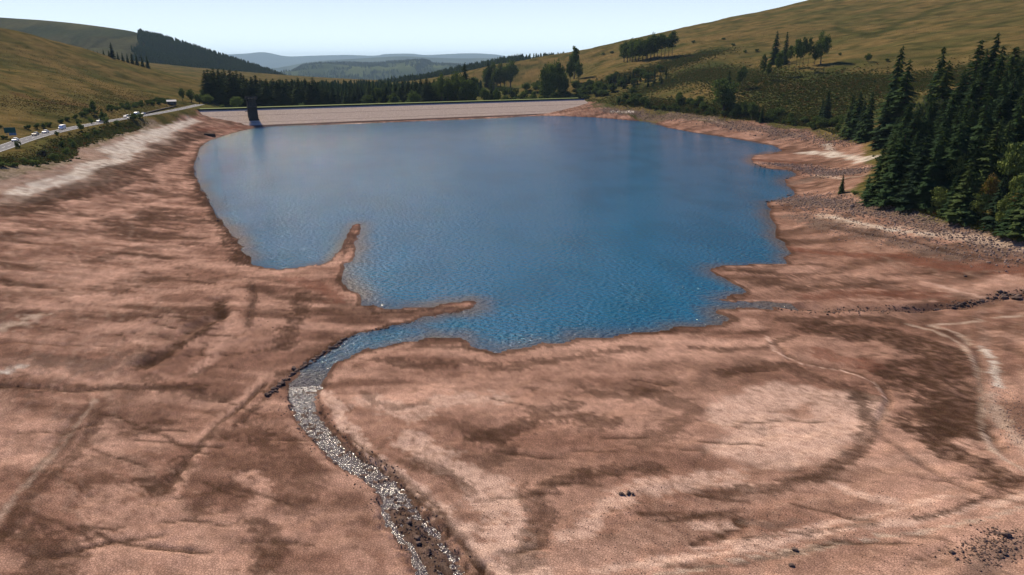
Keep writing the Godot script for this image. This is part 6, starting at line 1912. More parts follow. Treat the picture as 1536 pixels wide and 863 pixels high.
func build_stream():
	var n := STREAM.size() / 4
	var cv := Curve3D.new()
	for s in n: cv.add_point(Vector3(STREAM[s * 4], STREAM[s * 4 + 3], STREAM[s * 4 + 1]))
	var st := SurfaceTool.new(); st.begin(Mesh.PRIMITIVE_TRIANGLES)
	var M := 150; var K := 10
	var nz := noise(44, 0.5, 3)
	for r in M + 1:
		var u := float(r) / M * (n - 1); var s := mini(int(u), n - 2); var f := u - s
		var p := Vector3(lerpf(STREAM[s * 4], STREAM[s * 4 + 4], f), lerpf(STREAM[s * 4 + 3], STREAM[s * 4 + 7], f), lerpf(STREAM[s * 4 + 1], STREAM[s * 4 + 5], f))
		var dir := Vector3(STREAM[s * 4 + 4] - STREAM[s * 4], 0, STREAM[s * 4 + 5] - STREAM[s * 4 + 1]).normalized()
		var side := Vector3(-dir.z, 0, dir.x)
		var w: float = lerpf(STREAM[s * 4 + 2], STREAM[s * 4 + 6], f) * 0.5 + 0.3
		for q in K + 1:
			var v := (float(q) / K * 2.0 - 1.0) * w
			var pos := p + side * v
			pos.y += 0.035 * nz.get_noise_2d(pos.x * 3.0, pos.z * 3.0)
			st.set_uv(Vector2(pos.x, pos.z)); st.set_smooth_group(0); st.add_vertex(pos)
	for r in M:
		for q in K:
			var a := r * (K + 1) + q
			for t in [a, a + K + 1, a + K + 2, a, a + K + 2, a + 1]: st.add_index(t)
	st.generate_normals(); st.generate_tangents()
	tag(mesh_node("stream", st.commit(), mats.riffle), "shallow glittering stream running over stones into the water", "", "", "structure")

# ==================================================================== far hills
func build_far_hills():
	var spec := {
		"back_left": ["far_hill", 1500.0, -20.0, "pale green grass hill rising behind the left hillside", Color(0.075, 0.085, 0.045), Color(0.12, 0.115, 0.055)],
		"mid_slope": ["wooded_slope", 700.0, -10.0, "dark wooded slope behind the trees below the dam", Color(0.03, 0.045, 0.02), Color(0.05, 0.06, 0.03)],
		"plateau": ["plateau_hill", 3600.0, -330.0, "flat-topped hill with forest and fields beyond the valley", Color(0.05, 0.075, 0.03), Color(0.11, 0.14, 0.05)],
		"ridge_blue": ["blue_ridge", 5000.0, -350.0, "hazy blue ridge beyond the flat-topped hill", Color(0.05, 0.07, 0.03), Color(0.08, 0.10, 0.04)],
		"ridge_far": ["farthest_ridge", 7000.0, -400.0, "palest blue ridge along the horizon", Color(0.05, 0.07, 0.03), Color(0.07, 0.09, 0.04)]}
	var n := noise(50, 1.0, 4)
	for key in spec:
		var e: Array = spec[key]; var p: Array = SKYLINE[key]; var m := p.size() / 3
		var U := 140; var V := 40
		var st := SurfaceTool.new(); st.begin(Mesh.PRIMITIVE_TRIANGLES); st.set_smooth_group(0)
		var grid := PackedVector3Array()
		var scale: float = 900.0 / e[1]
		for u in U + 1:
			var f := float(u) / U * (m - 1); var s := mini(int(f), m - 2); f -= s
			var a := []
			for c in 3:
				a.append(cr(p[maxi(s - 1, 0) * 3 + c], p[s * 3 + c], p[(s + 1) * 3 + c], p[mini(s + 2, m - 1) * 3 + c], f))
			var rp := Vector3(a[0], a[1], a[2])
			for v in V + 1:
				var k := float(v) / V * 1.35 - 0.35      # below 0: the far side
				var y: float
				if k < 0.0: y = rp.y + k * e[1] * 0.12
				else: y = lerpf(rp.y, e[2], 1.0 - (1.0 - k) ** 1.5 if key != "plateau" else smoothstep(0.0, 1.0, k))
				var q := Vector3(rp.x, y, rp.z + k * e[1])
				var bump := n.get_noise_2d(q.x * 0.004 * scale, q.z * 0.006 * scale)
				if k > 0.02: q.y += bump * 22.0 / scale * smoothstep(0.0, 0.25, k)
				grid.append(q)
				var t := smoothstep(-0.25, 0.3, n.get_noise_2d(q.x * 0.006 * scale + 40.0, q.z * 0.004 * scale))
				var cc: Color = (e[4] as Color).lerp(e[5], t)
				st.set_color(cc * (1.0 + 0.3 * n.get_noise_2d(q.x * 0.05 * scale, q.z * 0.05 * scale)))
				st.set_uv(Vector2(q.x, q.z)); st.set_uv2(Vector2(q.x, q.z)); st.add_vertex(q)
		for u in U:
			for v in V:
				var i := u * (V + 1) + v
				for t in [i, i + V + 1, i + V + 2, i, i + V + 2, i + 1]: st.add_index(t)
		st.generate_normals(); st.generate_tangents()
		tag(mesh_node(e[0], st.commit(), mats.turf), e[3], "", "", "structure")
		if key == "back_left": wood(grid, U, V, 9500, 17.0, 23.0, "back", "dark conifer plantation covering the far hill side")
		if key == "mid_slope": wood(grid, U, V, 4500, 13.0, 19.0, "all", "dark forest on the slope behind the dam trees")
		if key == "plateau": wood(grid, U, V, 7000, 22.0, 34.0, "cap", "hazy forest on top of the flat-topped hill")

func wood(grid: PackedVector3Array, U: int, V: int, count: int, h0: float, h1: float, where: String, label: String):
	var m := conifer_far()
	var mm := MultiMesh.new(); mm.transform_format = MultiMesh.TRANSFORM_3D; mm.mesh = m
	var ts := []
	var n := noise(60, 0.004, 3)
	var tries := 0
	while ts.size() < count and tries < count * 8:
		tries += 1
		var u := rng.randf() * (U - 1); var v := rng.randf() * (V - 1)
		var i := int(u); var j := int(v); var fu := u - i; var fv := v - j
		var a := grid[i * (V + 1) + j].lerp(grid[i * (V + 1) + j + 1], fv); var b := grid[(i + 1) * (V + 1) + j].lerp(grid[(i + 1) * (V + 1) + j + 1], fv)
		var p := a.lerp(b, fu)
		var k := float(v) / V * 1.35 - 0.35
		if k < -0.03 or k > 0.8: continue
		if where == "back":
			# the plantation starts along a straight ride that runs down the hill
			var edge := -1310.0 + k * 700.0 + 12.0 * n.get_noise_2d(p.x * 4.0, p.z * 4.0)
			if p.x < edge: continue
		elif where == "cap":
			var keep := n.get_noise_2d(p.x * 0.6, p.z * 0.9)
			if k > 0.16 and keep < 0.10: continue
			if p.x > -900.0 and k < 0.12 and keep < -0.1: continue
		var h := rng.randf_range(h0, h1)
		ts.append(Transform3D(Basis(Vector3.UP, rng.randf() * TAU).scaled(Vector3(h, h, h)), p - Vector3(0, 0.5, 0)))
	mm.instance_count = ts.size()
	for i in ts.size(): mm.set_instance_transform(i, ts[i])
	var o := MultiMeshInstance3D.new(); o.multimesh = mm; o.material_override = mats.needle_b; o.name = numbered("forest"); add_child(o)
	tag(o, label, "forest", "", "stuff")

func valley_wood():
	var mm := MultiMesh.new(); mm.transform_format = MultiMesh.TRANSFORM_3D; mm.mesh = conifer_far()
	var ts := []
	for k in 2600:
		var x := rng.randf_range(-330.0, 130.0); var z := rng.randf_range(-1500.0, -745.0)
		if z > -790.0 and x > -40.0: continue
		if x > 60.0 + (z + 1100.0) * 0.1: continue
		var y := ground_y(x, z)
		var h := minf(rng.randf_range(14.0, 26.0), 45.0 - y + z * rng.randf_range(0.020, 0.030))
		if h < 9.0 or x > -32.0 + (z + 800.0) * 0.05: continue
		ts.append(Transform3D(Basis(Vector3.UP, rng.randf() * TAU).scaled(Vector3(h * 1.2, h, h * 1.2)), Vector3(x, y - 0.5, z)))
	mm.instance_count = ts.size()
	for i in ts.size(): mm.set_instance_transform(i, ts[i])
	var o := MultiMeshInstance3D.new(); o.multimesh = mm; o.material_override = mats.needle_b; o.name = numbered("forest"); add_child(o)
	tag(o, "dark forest filling the valley floor beyond the dam", "forest", "", "stuff")

func conifer_far() -> ArrayMesh:
	var st := st_new(); var r := RandomNumberGenerator.new(); r.seed = 3
	for t in 4:
		var y0 := 0.05 + t * 0.22; var y1 := minf(y0 + 0.42, 1.0); var rad := 0.24 * (1.0 - t * 0.2)
		for k in 7:
			var a0 := k * TAU / 7 + t; var a1 := (k + 1) * TAU / 7 + t
			var ra := rad * r.randf_range(0.7, 1.15); var rb := rad * r.randf_range(0.7, 1.15)
			for p in [Vector3(0, y1, 0), Vector3(cos(a1) * rb, y0 + r.randf() * 0.04, sin(a1) * rb), Vector3(cos(a0) * ra, y0, sin(a0) * ra)]: st.add_vertex(p)
	return done(st)

# ==================================================================== road
func build_road():
	var n := ROAD.size() / 3
	var st := st_new(); var edge := st_new(); var dash := st_new()
	var cv := Curve3D.new()
	for s in n: cv.add_point(Vector3(ROAD[s * 3], 12.98, ROAD[s * 3 + 1]))
	var L := cv.get_baked_length(); var M := int(L / 4.0)
	var prev := []
	for r in M + 1:
		var d := L * r / M
		var p := cv.sample_baked(d); var q := cv.sample_baked(minf(d + 1.0, L)); var o := cv.sample_baked(maxf(d - 1.0, 0))
		var dir := (q - o).normalized(); var side := Vector3(-dir.z, 0, dir.x)
		var row := []
		for x in [-4.1, -3.55, -3.42, -0.07, 0.07, 3.42, 3.55, 4.1]: row.append(p + side * x)
		if r > 0:
			quad(st, prev[0], row[0], row[7], prev[7])
			for e in [[1, 2], [5, 6]]:
				var up := Vector3(0, 0.006, 0)
				quad(edge, prev[e[0]] + up, row[e[0]] + up, row[e[1]] + up, prev[e[1]] + up)
			if r % 2 == 0:
				var up2 := Vector3(0, 0.006, 0)
				quad(dash, prev[3] + up2, row[3] + up2, row[4] + up2, prev[4] + up2)
		prev = row
	var rd := mesh_node("road", done(st), mats.asphalt)
	tag(rd, "pale grey two-lane road along the foot of the left hillside", "", "", "structure")
	mesh_node("edge_line", done(edge), mats.paint_white, rd)
	mesh_node("centre_line", done(dash), mats.paint_white, rd)

# ==================================================================== dam, tower, bywash
func build_dam(tower_at: Array):
	var a := crest_a; var b := crest_b
	var along := (b - a); along.y = 0; var L := along.length(); along = along.normalized()
	var up := Vector3(along.z, 0, -along.x)          # towards the water
	if up.z < 0: up = -up
	var o := top("dam")
	tag(o, "long stone-faced dam with grassy crest closing the far end of the reservoir", "dam")
	var base := Vector3(a.x, 0, a.z)
	var N := 60
	# upstream face in three lifts with narrow berms: (distance from the crest edge, level)
	var strips := [["stone_face", [[2.6, 11.2], [13.5, 7.2]], "pitching"], ["stone_face", [[14.6, 7.1], [26.0, 2.9]], "pitching"], ["berm", [[13.5, 7.2], [14.6, 7.1]], "coping"], ["berm", [[26.0, 2.9], [27.0, 2.8]], "coping"], ["stone_face", [[27.0, 2.8], [31.5, 1.15]], "pitching"], ["wet_foot", [[31.5, 1.15], [43.0, -3.0]], "pitching_wet"]]
	var wob := noise(70, 0.08, 3)
	for s in strips:
		var st := st_new()
		for k in N:
			var u0 := L * k / N; var u1 := L * (k + 1) / N
			var q := s[1] as Array
			var pa: Vector3 = base + along * u0 + up * q[0][0] + Vector3(0, q[0][1], 0); var pb: Vector3 = base + along * u1 + up * q[0][0] + Vector3(0, q[0][1], 0)
			var pc: Vector3 = base + along * u1 + up * q[1][0] + Vector3(0, q[1][1], 0); var pd: Vector3 = base + along * u0 + up * q[1][0] + Vector3(0, q[1][1], 0)
			quad(st, pa, pb, pc, pd)
		mesh_node(s[0], done(st), mats[s[2]], o)
	var sections := {"parapet_wall": [[2.6, 10.9], [2.6, 12.3], [2.0, 12.32], [2.0, 11.0]], "crest_path": [[1.98, 11.75], [-5.0, 11.75], [-5.0, 10.5]], "grass_bank": [[-5.0, 11.75], [-7.5, 12.35], [-34.0, 2.0]]}
	var sm := {"parapet_wall": mats.dark_stone, "crest_path": mats.coping, "grass_bank": plain(SOIL.lawn, 0.95)}
	for key in sections:
		var st := st_new(); var q: Array = sections[key]
		for k in N:
			var u0 := L * k / N; var u1 := L * (k + 1) / N
			for s in q.size() - 1:
				quad(st, base + along * u0 + up * q[s][0] + Vector3(0, q[s][1], 0), base + along * u0 + up * q[s + 1][0] + Vector3(0, q[s + 1][1], 0), base + along * u1 + up * q[s + 1][0] + Vector3(0, q[s + 1][1], 0), base + along * u1 + up * q[s][0] + Vector3(0, q[s][1], 0))
		mesh_node(key, done(st), sm[key], o)
	# end walls close the bank
	for e in [0.0, L]:
		var st := st_new()
		var pts := [[2.6, 11.2], [43.0, -3.0], [-34.0, -3.0], [-34.0, 2.0], [-7.5, 12.3]]
		for s in range(1, 4):
			for p in [pts[0], pts[s], pts[s + 1]]: st.add_vertex(base + along * e + up * p[0] + Vector3(0, p[1], 0))
		mesh_node("end_wall", done(st), mats.dark_stone, o)
	# valve tower on the face
	var tp: Vector3 = tower_at[0]
	var t := top("valve_tower", Vector3(tp.x, -1.0, tp.z), atan2(up.x, up.z))
	tag(t, "dark stone valve tower standing in front of the dam", "tower")
	mesh_node("plinth", box_mesh(Vector3(-4.1, 0, -4.6), Vector3(4.1, 6.0, 4.2), Vector2(0.88, 0.88)), mats.dark_stone, t)
	mesh_node("shaft", box_mesh(Vector3(-3.3, 6.0, -3.3), Vector3(3.3, 20.2, 3.3), Vector2(0.9, 0.9)), mats.tower_stone, t)
	mesh_node("string_course", box_mesh(Vector3(-3.4, 14.0, -3.4), Vector3(3.4, 14.5, 3.4)), mats.dark_stone, t)
	mesh_node("cornice", box_mesh(Vector3(-3.6, 20.2, -3.6), Vector3(3.6, 21.2, 3.6), Vector2(1.1, 1.1)), mats.tower_stone, t)
	for k in 4:
		for s in [-1, 1]:
			mesh_node("merlon", box_mesh(Vector3(-3.95 + k * 2.2, 21.2, s * 3.65 - 0.28), Vector3(-2.65 + k * 2.2, 22.4, s * 3.65 + 0.28)), mats.tower_stone, t)
			if k > 0 and k < 3: mesh_node("merlon", box_mesh(Vector3(s * 3.65 - 0.28, 21.2, -3.95 + k * 2.2), Vector3(s * 3.65 + 0.28, 22.4, -2.65 + k * 2.2)), mats.tower_stone, t)
	for x in [-1.2, 1.2]:
		var w := mesh_node("window", box_mesh(Vector3(x - 0.4, 15.4, 2.9), Vector3(x + 0.4, 17.8, 3.12)), plain(Color(0.01, 0.012, 0.015), 0.3), t)
		mesh_node("sill", box_mesh(Vector3(x - 0.55, 15.15, 2.9), Vector3(x + 0.55, 15.38, 3.3)), mats.coping, w)
	mesh_node("balcony", box_mesh(Vector3(-5.4, 11.6, -1.4), Vector3(-3.0, 12.0, 1.4)), mats.coping, t)

func wall_along(pts: Array, y0: float, y1: float, thick: float) -> ArrayMesh:
	var st := st_new()
	for k in pts.size() - 1:
		var a: Vector3 = pts[k]; var b: Vector3 = pts[k + 1]
		var d := Vector3(b.x - a.x, 0, b.z - a.z).normalized(); var s := Vector3(-d.z, 0, d.x) * thick * 0.5
		var p := [Vector3(a.x, 0, a.z) - s, Vector3(b.x, 0, b.z) - s, Vector3(b.x, 0, b.z) + s, Vector3(a.x, 0, a.z) + s]
		var lo := Vector3(0, y0, 0); var hi := Vector3(0, y1, 0)
		quad(st, p[0] + hi, p[1] + hi, p[2] + hi, p[3] + hi)
		for i in 4:
			var j := (i + 1) % 4
			quad(st, p[i] + lo, p[j] + lo, p[j] + hi, p[i] + hi)
	return done(st)

func build_bywash(wu: Array, wl: Array, hut: Array):
	var o := top("bywash_wall"); tag(o, "dark stone retaining wall in two steps beside the left end of the dam", "wall")
	mesh_node("upper_wall", wall_along(wu, 6.0, 13.6, 1.2), mats.dark_stone, o)
	mesh_node("coping", wall_along(wu, 13.602, 13.9, 1.5), mats.coping, o)
	mesh_node("lower_wall", wall_along(wl, 3.5, 8.4, 1.6), mats.dark_stone, o)
	mesh_node("ledge", wall_along(wl, 8.402, 8.7, 2.4), mats.coping, o)
	var h: Vector3 = hut[0]
	var y := ground_y(h.x, h.z)
	var t := top("roadside_hut", Vector3(h.x, y - 0.2, h.z), 0.5); tag(t, "small pale-roofed hut among bushes where the road meets the dam", "hut")
	mesh_node("wall", box_mesh(Vector3(-3.2, 0, -2), Vector3(3.2, 2.7, 2)), mats.coping, t)
	var st := st_new()
	var e := [Vector3(-3.5, 2.7, 2.3), Vector3(3.5, 2.7, 2.3), Vector3(3.5, 3.9, 0), Vector3(-3.5, 3.9, 0), Vector3(-3.5, 2.7, -2.3), Vector3(3.5, 2.7, -2.3)]
	quad(st, e[3], e[2], e[1], e[0]); quad(st, e[4], e[5], e[2], e[3]); quad(st, e[0], e[1], e[5], e[4])
	for p in [e[0], e[4], e[3], e[1], e[2], e[5]]: st.add_vertex(p)
	mesh_node("roof", done(st), plain(Color(0.30, 0.32, 0.34), 0.6), t)
	mesh_node("door", box_mesh(Vector3(-0.5, 0.1, 2.002), Vector3(0.5, 2.1, 2.06)), plain(Color(0.05, 0.06, 0.07), 0.6), t)
	for x in [-2.0, 2.0]: mesh_node("window", box_mesh(Vector3(x - 0.5, 1.1, 2.002), Vector3(x + 0.5, 2.0, 2.05)), plain(Color(0.02, 0.025, 0.03), 0.15), t)

# ==================================================================== trees
func leaf(st: SurfaceTool, r: RandomNumberGenerator, p: Vector3, size: float, out: Vector3):
	var n := (out.normalized() * 0.6 + Vector3(r.randf_range(-1, 1), r.randf_range(-0.6, 1), r.randf_range(-1, 1))).normalized()
	var u := n.cross(Vector3(r.randf_range(-1, 1), r.randf_range(-1, 1), r.randf_range(-1, 1))).normalized() * size
	var v := n.cross(u).normalized() * size * r.randf_range(0.45, 0.8)
	for q in [p - u, p + v, p + u, p - u, p + u, p - v]: st.add_vertex(q)

func trunk_mesh(h: float, r0: float, r1: float, sd: int) -> ArrayMesh:
	var st := SurfaceTool.new(); st.begin(Mesh.PRIMITIVE_TRIANGLES); st.set_smooth_group(0)
	var r := RandomNumberGenerator.new(); r.seed = sd
	var bx := r.randf_range(-0.02, 0.02); var bz := r.randf_range(-0.02, 0.02)
	for j in 4:
		var f := j / 3.0
		for i in 6:
			var a := i * TAU / 6
			var rad := lerpf(r0, r1, f) * (1.35 if j == 0 else 1.0)
			st.add_vertex(Vector3(cos(a) * rad + bx * sin(f * PI), f * h, sin(a) * rad + bz * sin(f * PI)))
	for j in 3:
		for i in 6:
			var k := (i + 1) % 6
			for q in [j * 6 + i, j * 6 + k, j * 6 + 6 + k, j * 6 + i, j * 6 + 6 + k, j * 6 + 6 + i]: st.add_index(q)
	st.generate_normals()
	return st.commit()

func conifer_crown(sd: int, ragged: float) -> ArrayMesh:
	var st := st_new(); var r := RandomNumberGenerator.new(); r.seed = sd
	var levels := 34
	for l in levels:
		var f := float(l) / levels
		var y := 0.06 + 0.93 * f
		var rad := 0.185 * pow(1.0 - f, 0.82) + 0.008
		var nb := int(lerpf(9.0, 4.0, f))
		for k in nb:
			var a := k * TAU / nb + l * 1.7 + r.randf_range(-0.3, 0.3)
			var len := rad * r.randf_range(1.0 - ragged * 1.3, 1.0 + ragged)
			y = 0.06 + 0.93 * f + r.randf_range(-0.02, 0.02)
			var dir := Vector3(cos(a), 0, sin(a)); var side := Vector3(-dir.z, 0, dir.x)
			var root := Vector3(0, y + 0.018, 0) ; var tip := dir * len + Vector3(0, y - len * r.randf_range(0.1, 0.5), 0)
			var m := root.lerp(tip, 0.55) + Vector3(0, 0.012, 0); var wd := len * r.randf_range(0.28, 0.42)
			var la := m + side * wd - Vector3(0, 0.022, 0); var lb := m - side * wd - Vector3(0, 0.022, 0)
			for q in [root, la, m, root, m, lb, m, la, tip, m, tip, lb]: st.add_vertex(q)
			for t in 5:      # loose sprays that break the outline
				var c := root.lerp(tip, r.randf_range(0.45, 1.03)) + side * r.randf_range(-wd, wd) * 0.8
				var d2 := (dir + side * r.randf_range(-1, 1) + Vector3(0, r.randf_range(-0.5, 0.35), 0)).normalized()
				var s2 := d2.cross(Vector3.UP).normalized() * 0.010
				for q in [c - s2, c + s2, c + d2 * r.randf_range(0.025, 0.05)]: st.add_vertex(q)
	return done(st)

func leafy_crown(sd: int, clumps: int, per: int, y0: float, ry: float, rx: float, clump_r: float, size: float, flat := 0.0) -> ArrayMesh:
	var st := st_new(); var r := RandomNumberGenerator.new(); r.seed = sd
	for c in clumps:
		var d := Vector3(r.randfn(), r.randfn(), r.randfn()).normalized() * pow(r.randf(), 0.45)
		if d.y < 0.0: d.y *= 0.75
		var p := Vector3(d.x * rx, y0 + d.y * ry, d.z * rx)
		var cr_ := clump_r * r.randf_range(0.6, 1.25)
		for k in per:
			var e := Vector3(r.randfn(), r.randfn(), r.randfn()).normalized() * pow(r.randf(), 0.4)
			var q := p + e * cr_ * Vector3(1, 0.75 - flat * 0.4, 1)
			if q.y < 0.005: q.y = 0.005 + r.randf() * 0.03
			leaf(st, r, q, size * r.randf_range(0.6, 1.3), e)
	return done(st)

func limbs_mesh(sd: int, y0: float, y1: float, reach: float, n: int) -> ArrayMesh:
	var st := st_new(); var r := RandomNumberGenerator.new(); r.seed = sd
	for k in n:
		var a := k * TAU / n + r.randf_range(-0.4, 0.4)
		var p := Vector3(0, r.randf_range(y0, lerpf(y0, y1, 0.5)), 0); var t := Vector3(cos(a) * reach, r.randf_range(lerpf(y0, y1, 0.6), y1), sin(a) * reach)
		var s := (t - p).cross(Vector3.UP).normalized(); var w := (t - p).cross(s).normalized()
		for q in 3:
			var a0 := q * TAU / 3; var a1 := (q + 1) * TAU / 3
			for v in [p + (s * cos(a0) + w * sin(a0)) * 0.012, p + (s * cos(a1) + w * sin(a1)) * 0.012, t]: st.add_vertex(v)
	return done(st)

func build_trees():
	var lib := {"conifer": [], "broad": [], "pine": [], "shrub": [], "column": []}
	for v in 6: lib.conifer.append([conifer_crown(100 + v, 0.25 + 0.09 * (v % 3)), trunk_mesh(0.9, 0.017, 0.003, 100 + v), null])
	for v in 5: lib.broad.append([leafy_crown(200 + v, 60, 58, 0.52, 0.42, 0.31, 0.12, 0.025), trunk_mesh(0.62, 0.026, 0.010, 200 + v), limbs_mesh(200 + v, 0.25, 0.75, 0.2, 6)])
	for v in 3: lib.pine.append([leafy_crown(300 + v, 40, 56, 0.60, 0.35, 0.25, 0.105, 0.025, 0.6), trunk_mesh(0.86, 0.013, 0.006, 300 + v), limbs_mesh(300 + v, 0.5, 0.85, 0.2, 5)])
	for v in 4: lib.shrub.append([leafy_crown(400 + v, 18, 60, 0.42, 0.40, 0.46, 0.22, 0.058), trunk_mesh(0.4, 0.035, 0.02, 400 + v), null])
	for v in 1: lib.column.append([leafy_crown(500 + v, 60, 55, 0.54, 0.44, 0.15, 0.09, 0.022), trunk_mesh(0.7, 0.02, 0.008, 500 + v), null])
	var width := {"conifer": 0.36, "broad": 0.76, "pine": 0.66, "shrub": 1.25, "column": 0.42}
	var what := {
		"wood": ["conifer_tree", "dark spruce in the dense wood behind the dam", "conifers behind the dam"],
		"backbroad": ["broadleaf_tree", "round broadleaf tree among the conifers behind the dam", "broadleaf trees behind the dam"],
		"domeleft": ["broadleaf_tree", "light green domed tree on the dam crest beside the valve tower", ""],
		"domefar": ["broadleaf_tree", "low light green domed tree near the left end of the dam", ""],
		"corner": ["broadleaf_tree", "small dark tree at the corner of road and dam", "trees at the road corner"],
		"crestbush": ["shrub", "low green bush growing along the dam crest", "bushes on the dam crest"],
		"palebush": ["shrub", "tiny pale grey bush on the crest right of the valve tower", ""],
		"palebush2": ["shrub", "small pale bush on the crest at the middle of the dam", ""],
		"spire": ["conifer_tree", "pointed dark spruce rising above the trees behind mid dam", ""],
		"spirebase": ["broadleaf_tree", "dark broad tree clustered around the pointed spruce behind the dam", "trees around the pointed spruce"],
		"twin": ["broadleaf_tree", "rounded dark tree in the paired clump before the golden slope", "paired clump below the golden slope"],
		"damend": ["broadleaf_tree", "dark low tree behind the dam below the paired clump", "trees below the paired clump"],
		"belt": ["broadleaf_tree", "dark leafy tree in the belt between the dam crest and the golden slope", "tree belt above the dam"],
		"hedge": ["shrub", "green bush in the thicket behind the right half of the dam", "thicket behind the dam"],
		"quad": ["broadleaf_tree", "tall ragged tree beside the column-shaped tree near the dam end", "ragged trees by the dam end"],
		"column": ["broadleaf_tree", "tall column-shaped dark tree above the right end of the dam", ""],
		"plantation": ["conifer_tree", "young conifer in the plantation on the slope right of the dam", "young plantation on the slope"],
		"clump": ["pine_tree", "pine in the dark clump high on the golden hillside", "pine clump on the hillside"],
		"group": ["pine_tree", "slender tree in the open group halfway up the right hillside", "open tree group on the right hillside"],
		"thin": ["pine_tree", "single thin tree left of the open hillside group", ""],
		"grouptall": ["broadleaf_tree", "largest dense tree at the right end of the hillside group", ""],
		"lonely": ["broadleaf_tree", "lone small tree on the slope right of the hillside group", ""],
		"lonely2": ["shrub", "lone dark bush right of the lone small hillside tree", ""],
		"bigshore": ["broadleaf_tree", "big dark bushy tree on the far right shore", ""],
		"bigshore2": ["conifer_tree", "dark spruce top rising out of the big bushy shore tree", ""],
		"pinepair": ["pine_tree", "slim bare-trunked pine behind the big shore tree", "two slim pines above the shore"],
		"shorebush": ["shrub", "dense green bush along the top of the stony right shore", "bushes along the right shore"],
		"shorefir": ["conifer_tree", "small fir at the end of the shore bushes", ""],
		"fir1": ["conifer_tree", "single medium fir among low bushes above the right shore", ""],
		"fir1b": ["conifer_tree", "shorter fir leaning on the single medium fir above the shore", ""],
		"fir2": ["conifer_tree", "dark fir in the small row left of the big conifer stand", "small fir row on the right shore"],
		"shoreline": ["shrub", "low bush at the foot of the scrub slope right of the dam", "bushes at the foot of the scrub slope"],
		"hillbush": ["shrub", "low bush scattered in the bracken on the right slope", "bushes scattered on the right slope"],
		"hilltop": ["shrub", "tiny bush on the open golden upper hillside", "bushes on the upper hillside"],
		"stand": ["conifer_tree", "tall dark conifer in the big stand on the right shore", "conifer stand on the right shore"],
		"standbroad": ["broadleaf_tree", "large light green round tree at the right edge of the stand", ""],
		"rusttree": ["broadleaf_tree", "rust and yellow tinted tree among the front conifers", ""],
		"rusttree2": ["broadleaf_tree", "smaller rust tinted tree below the large round tree", ""],
		"standgrey": ["broadleaf_tree", "grey green bare-looking tree inside the conifer stand", "grey trees in the stand"],
		"standmix": ["broadleaf_tree", "rounded green tree in front of the dark conifers", "rounded trees along the stand"],
		"slopewood": ["broadleaf_tree", "leafy green tree on the slope between dam end and conifer stand", "trees on the slope above the right shore"],
		"smallfir": ["conifer_tree", "very small lone fir on the stony shore before the stand", ""],
		"fringe": ["shrub", "yellow green bush at the foot of the conifer stand", "bushes fringing the stand"],
		"roadhedge": ["shrub", "dark bush in the hedge along the far side of the road", "hedge along the road"],
		"roadtree": ["broadleaf_tree", "small dark tree standing above the roadside hedge", ""],
		"verge1": ["shrub", "dark rounded bush on the verge nearest the white car", ""],
		"verge2": ["shrub", "wide purple-brown bush on the verge below the road", ""],
		"verge3": ["shrub", "dark bush at the lower edge of the verge before the van", ""],
		"verge4": ["shrub", "upright dark bush on the near edge of the road", ""],
		"verge5": ["shrub", "large dark bush in front of the parked cars", ""],
		"verge6": ["shrub", "wide dark bush right of the parked cars by the bywash wall", ""],
		"vergeb": ["shrub", "olive bush on the bank between road and lake bed", "bushes on the road bank"],
		"skyfir": ["conifer_tree", "tiny fir in the row along the left hill crest", "fir row on the left hill crest"],
		"skytall": ["conifer_tree", "tallest lone fir standing on the left hill crest", ""]}
	var mat_of := {"domeleft": "leaf_b", "domefar": "leaf_b", "palebush": "leaf_pale", "palebush2": "leaf_pale", "standbroad": "leaf_b", "rusttree": "leaf_rust", "rusttree2": "leaf_rust", "standgrey": "leaf_grey", "verge2": "leaf_purple", "fringe": "leaf_b", "standmix": "leaf_b", "vergeb": "leaf_b", "crestbush": "leaf_b"}
	var needles := ["needle_a", "needle_b", "needle_c", "needle_a", "needle_d"]; var leaves := ["leaf_a", "leaf_c", "leaf_a", "leaf_c"]
	for i in TREES.size():
		var e: Array = TREES[i]; var kind: String = e[0]; var key: String = e[4]; var w: Array = what[key]
		var v: Array = lib[kind][i % lib[kind].size()]
		var h: float = e[3]
		var nm: String = w[0]
		if kind == "conifer": nm = "conifer_tree"
		elif kind == "broad" or kind == "column": nm = "broadleaf_tree"
		elif kind == "shrub": nm = "shrub"
		elif kind == "pine": nm = "pine_tree"
		var o := top(nm, Vector3(e[1], ground_y(e[1], e[2]) - 0.12, e[2]), rng.randf() * TAU)
		var wd := h * rng.randf_range(0.95, 1.25)
		if key == "wood": wd *= 1.6
		if key == "stand": wd *= rng.randf_range(0.95, 1.45)
		if e.size() > 5: wd = clampf(e[5] / width[kind], h * 0.45, h * 2.2)
		o.scale = Vector3(wd, h, wd)
		var cat := "shrub" if kind == "shrub" else "tree"
		tag(o, w[1], cat, w[2])
		var mn: String = mat_of.get(key, "")
		if mn == "" : mn = needles[i % needles.size()] if kind == "conifer" else leaves[i % leaves.size()]
		var cm: StandardMaterial3D = mats[mn]
		var tr := mesh_node("trunk", v[1], mats.bark, o)
		if v[2]: mesh_node("limbs", v[2], mats.bark, tr)
		mesh_node("crown", v[0], cm, o)

# ==================================================================== ground cover and stones
func walk(p: Array, f: float) -> Vector2:
	var tot := 0.0; var lens := []
	for q in range(0, p.size() - 2, 2):
		var l := Vector2(p[q + 2] - p[q], p[q + 3] - p[q + 1]).length(); lens.append(l); tot += l
	f *= tot
	for q in lens.size():
		if f <= lens[q] or q == lens.size() - 1:
			return Vector2(p[q * 2], p[q * 2 + 1]).lerp(Vector2(p[q * 2 + 2], p[q * 2 + 3]), clampf(f / lens[q], 0, 1))
		f -= lens[q]
	return Vector2(p[0], p[1])

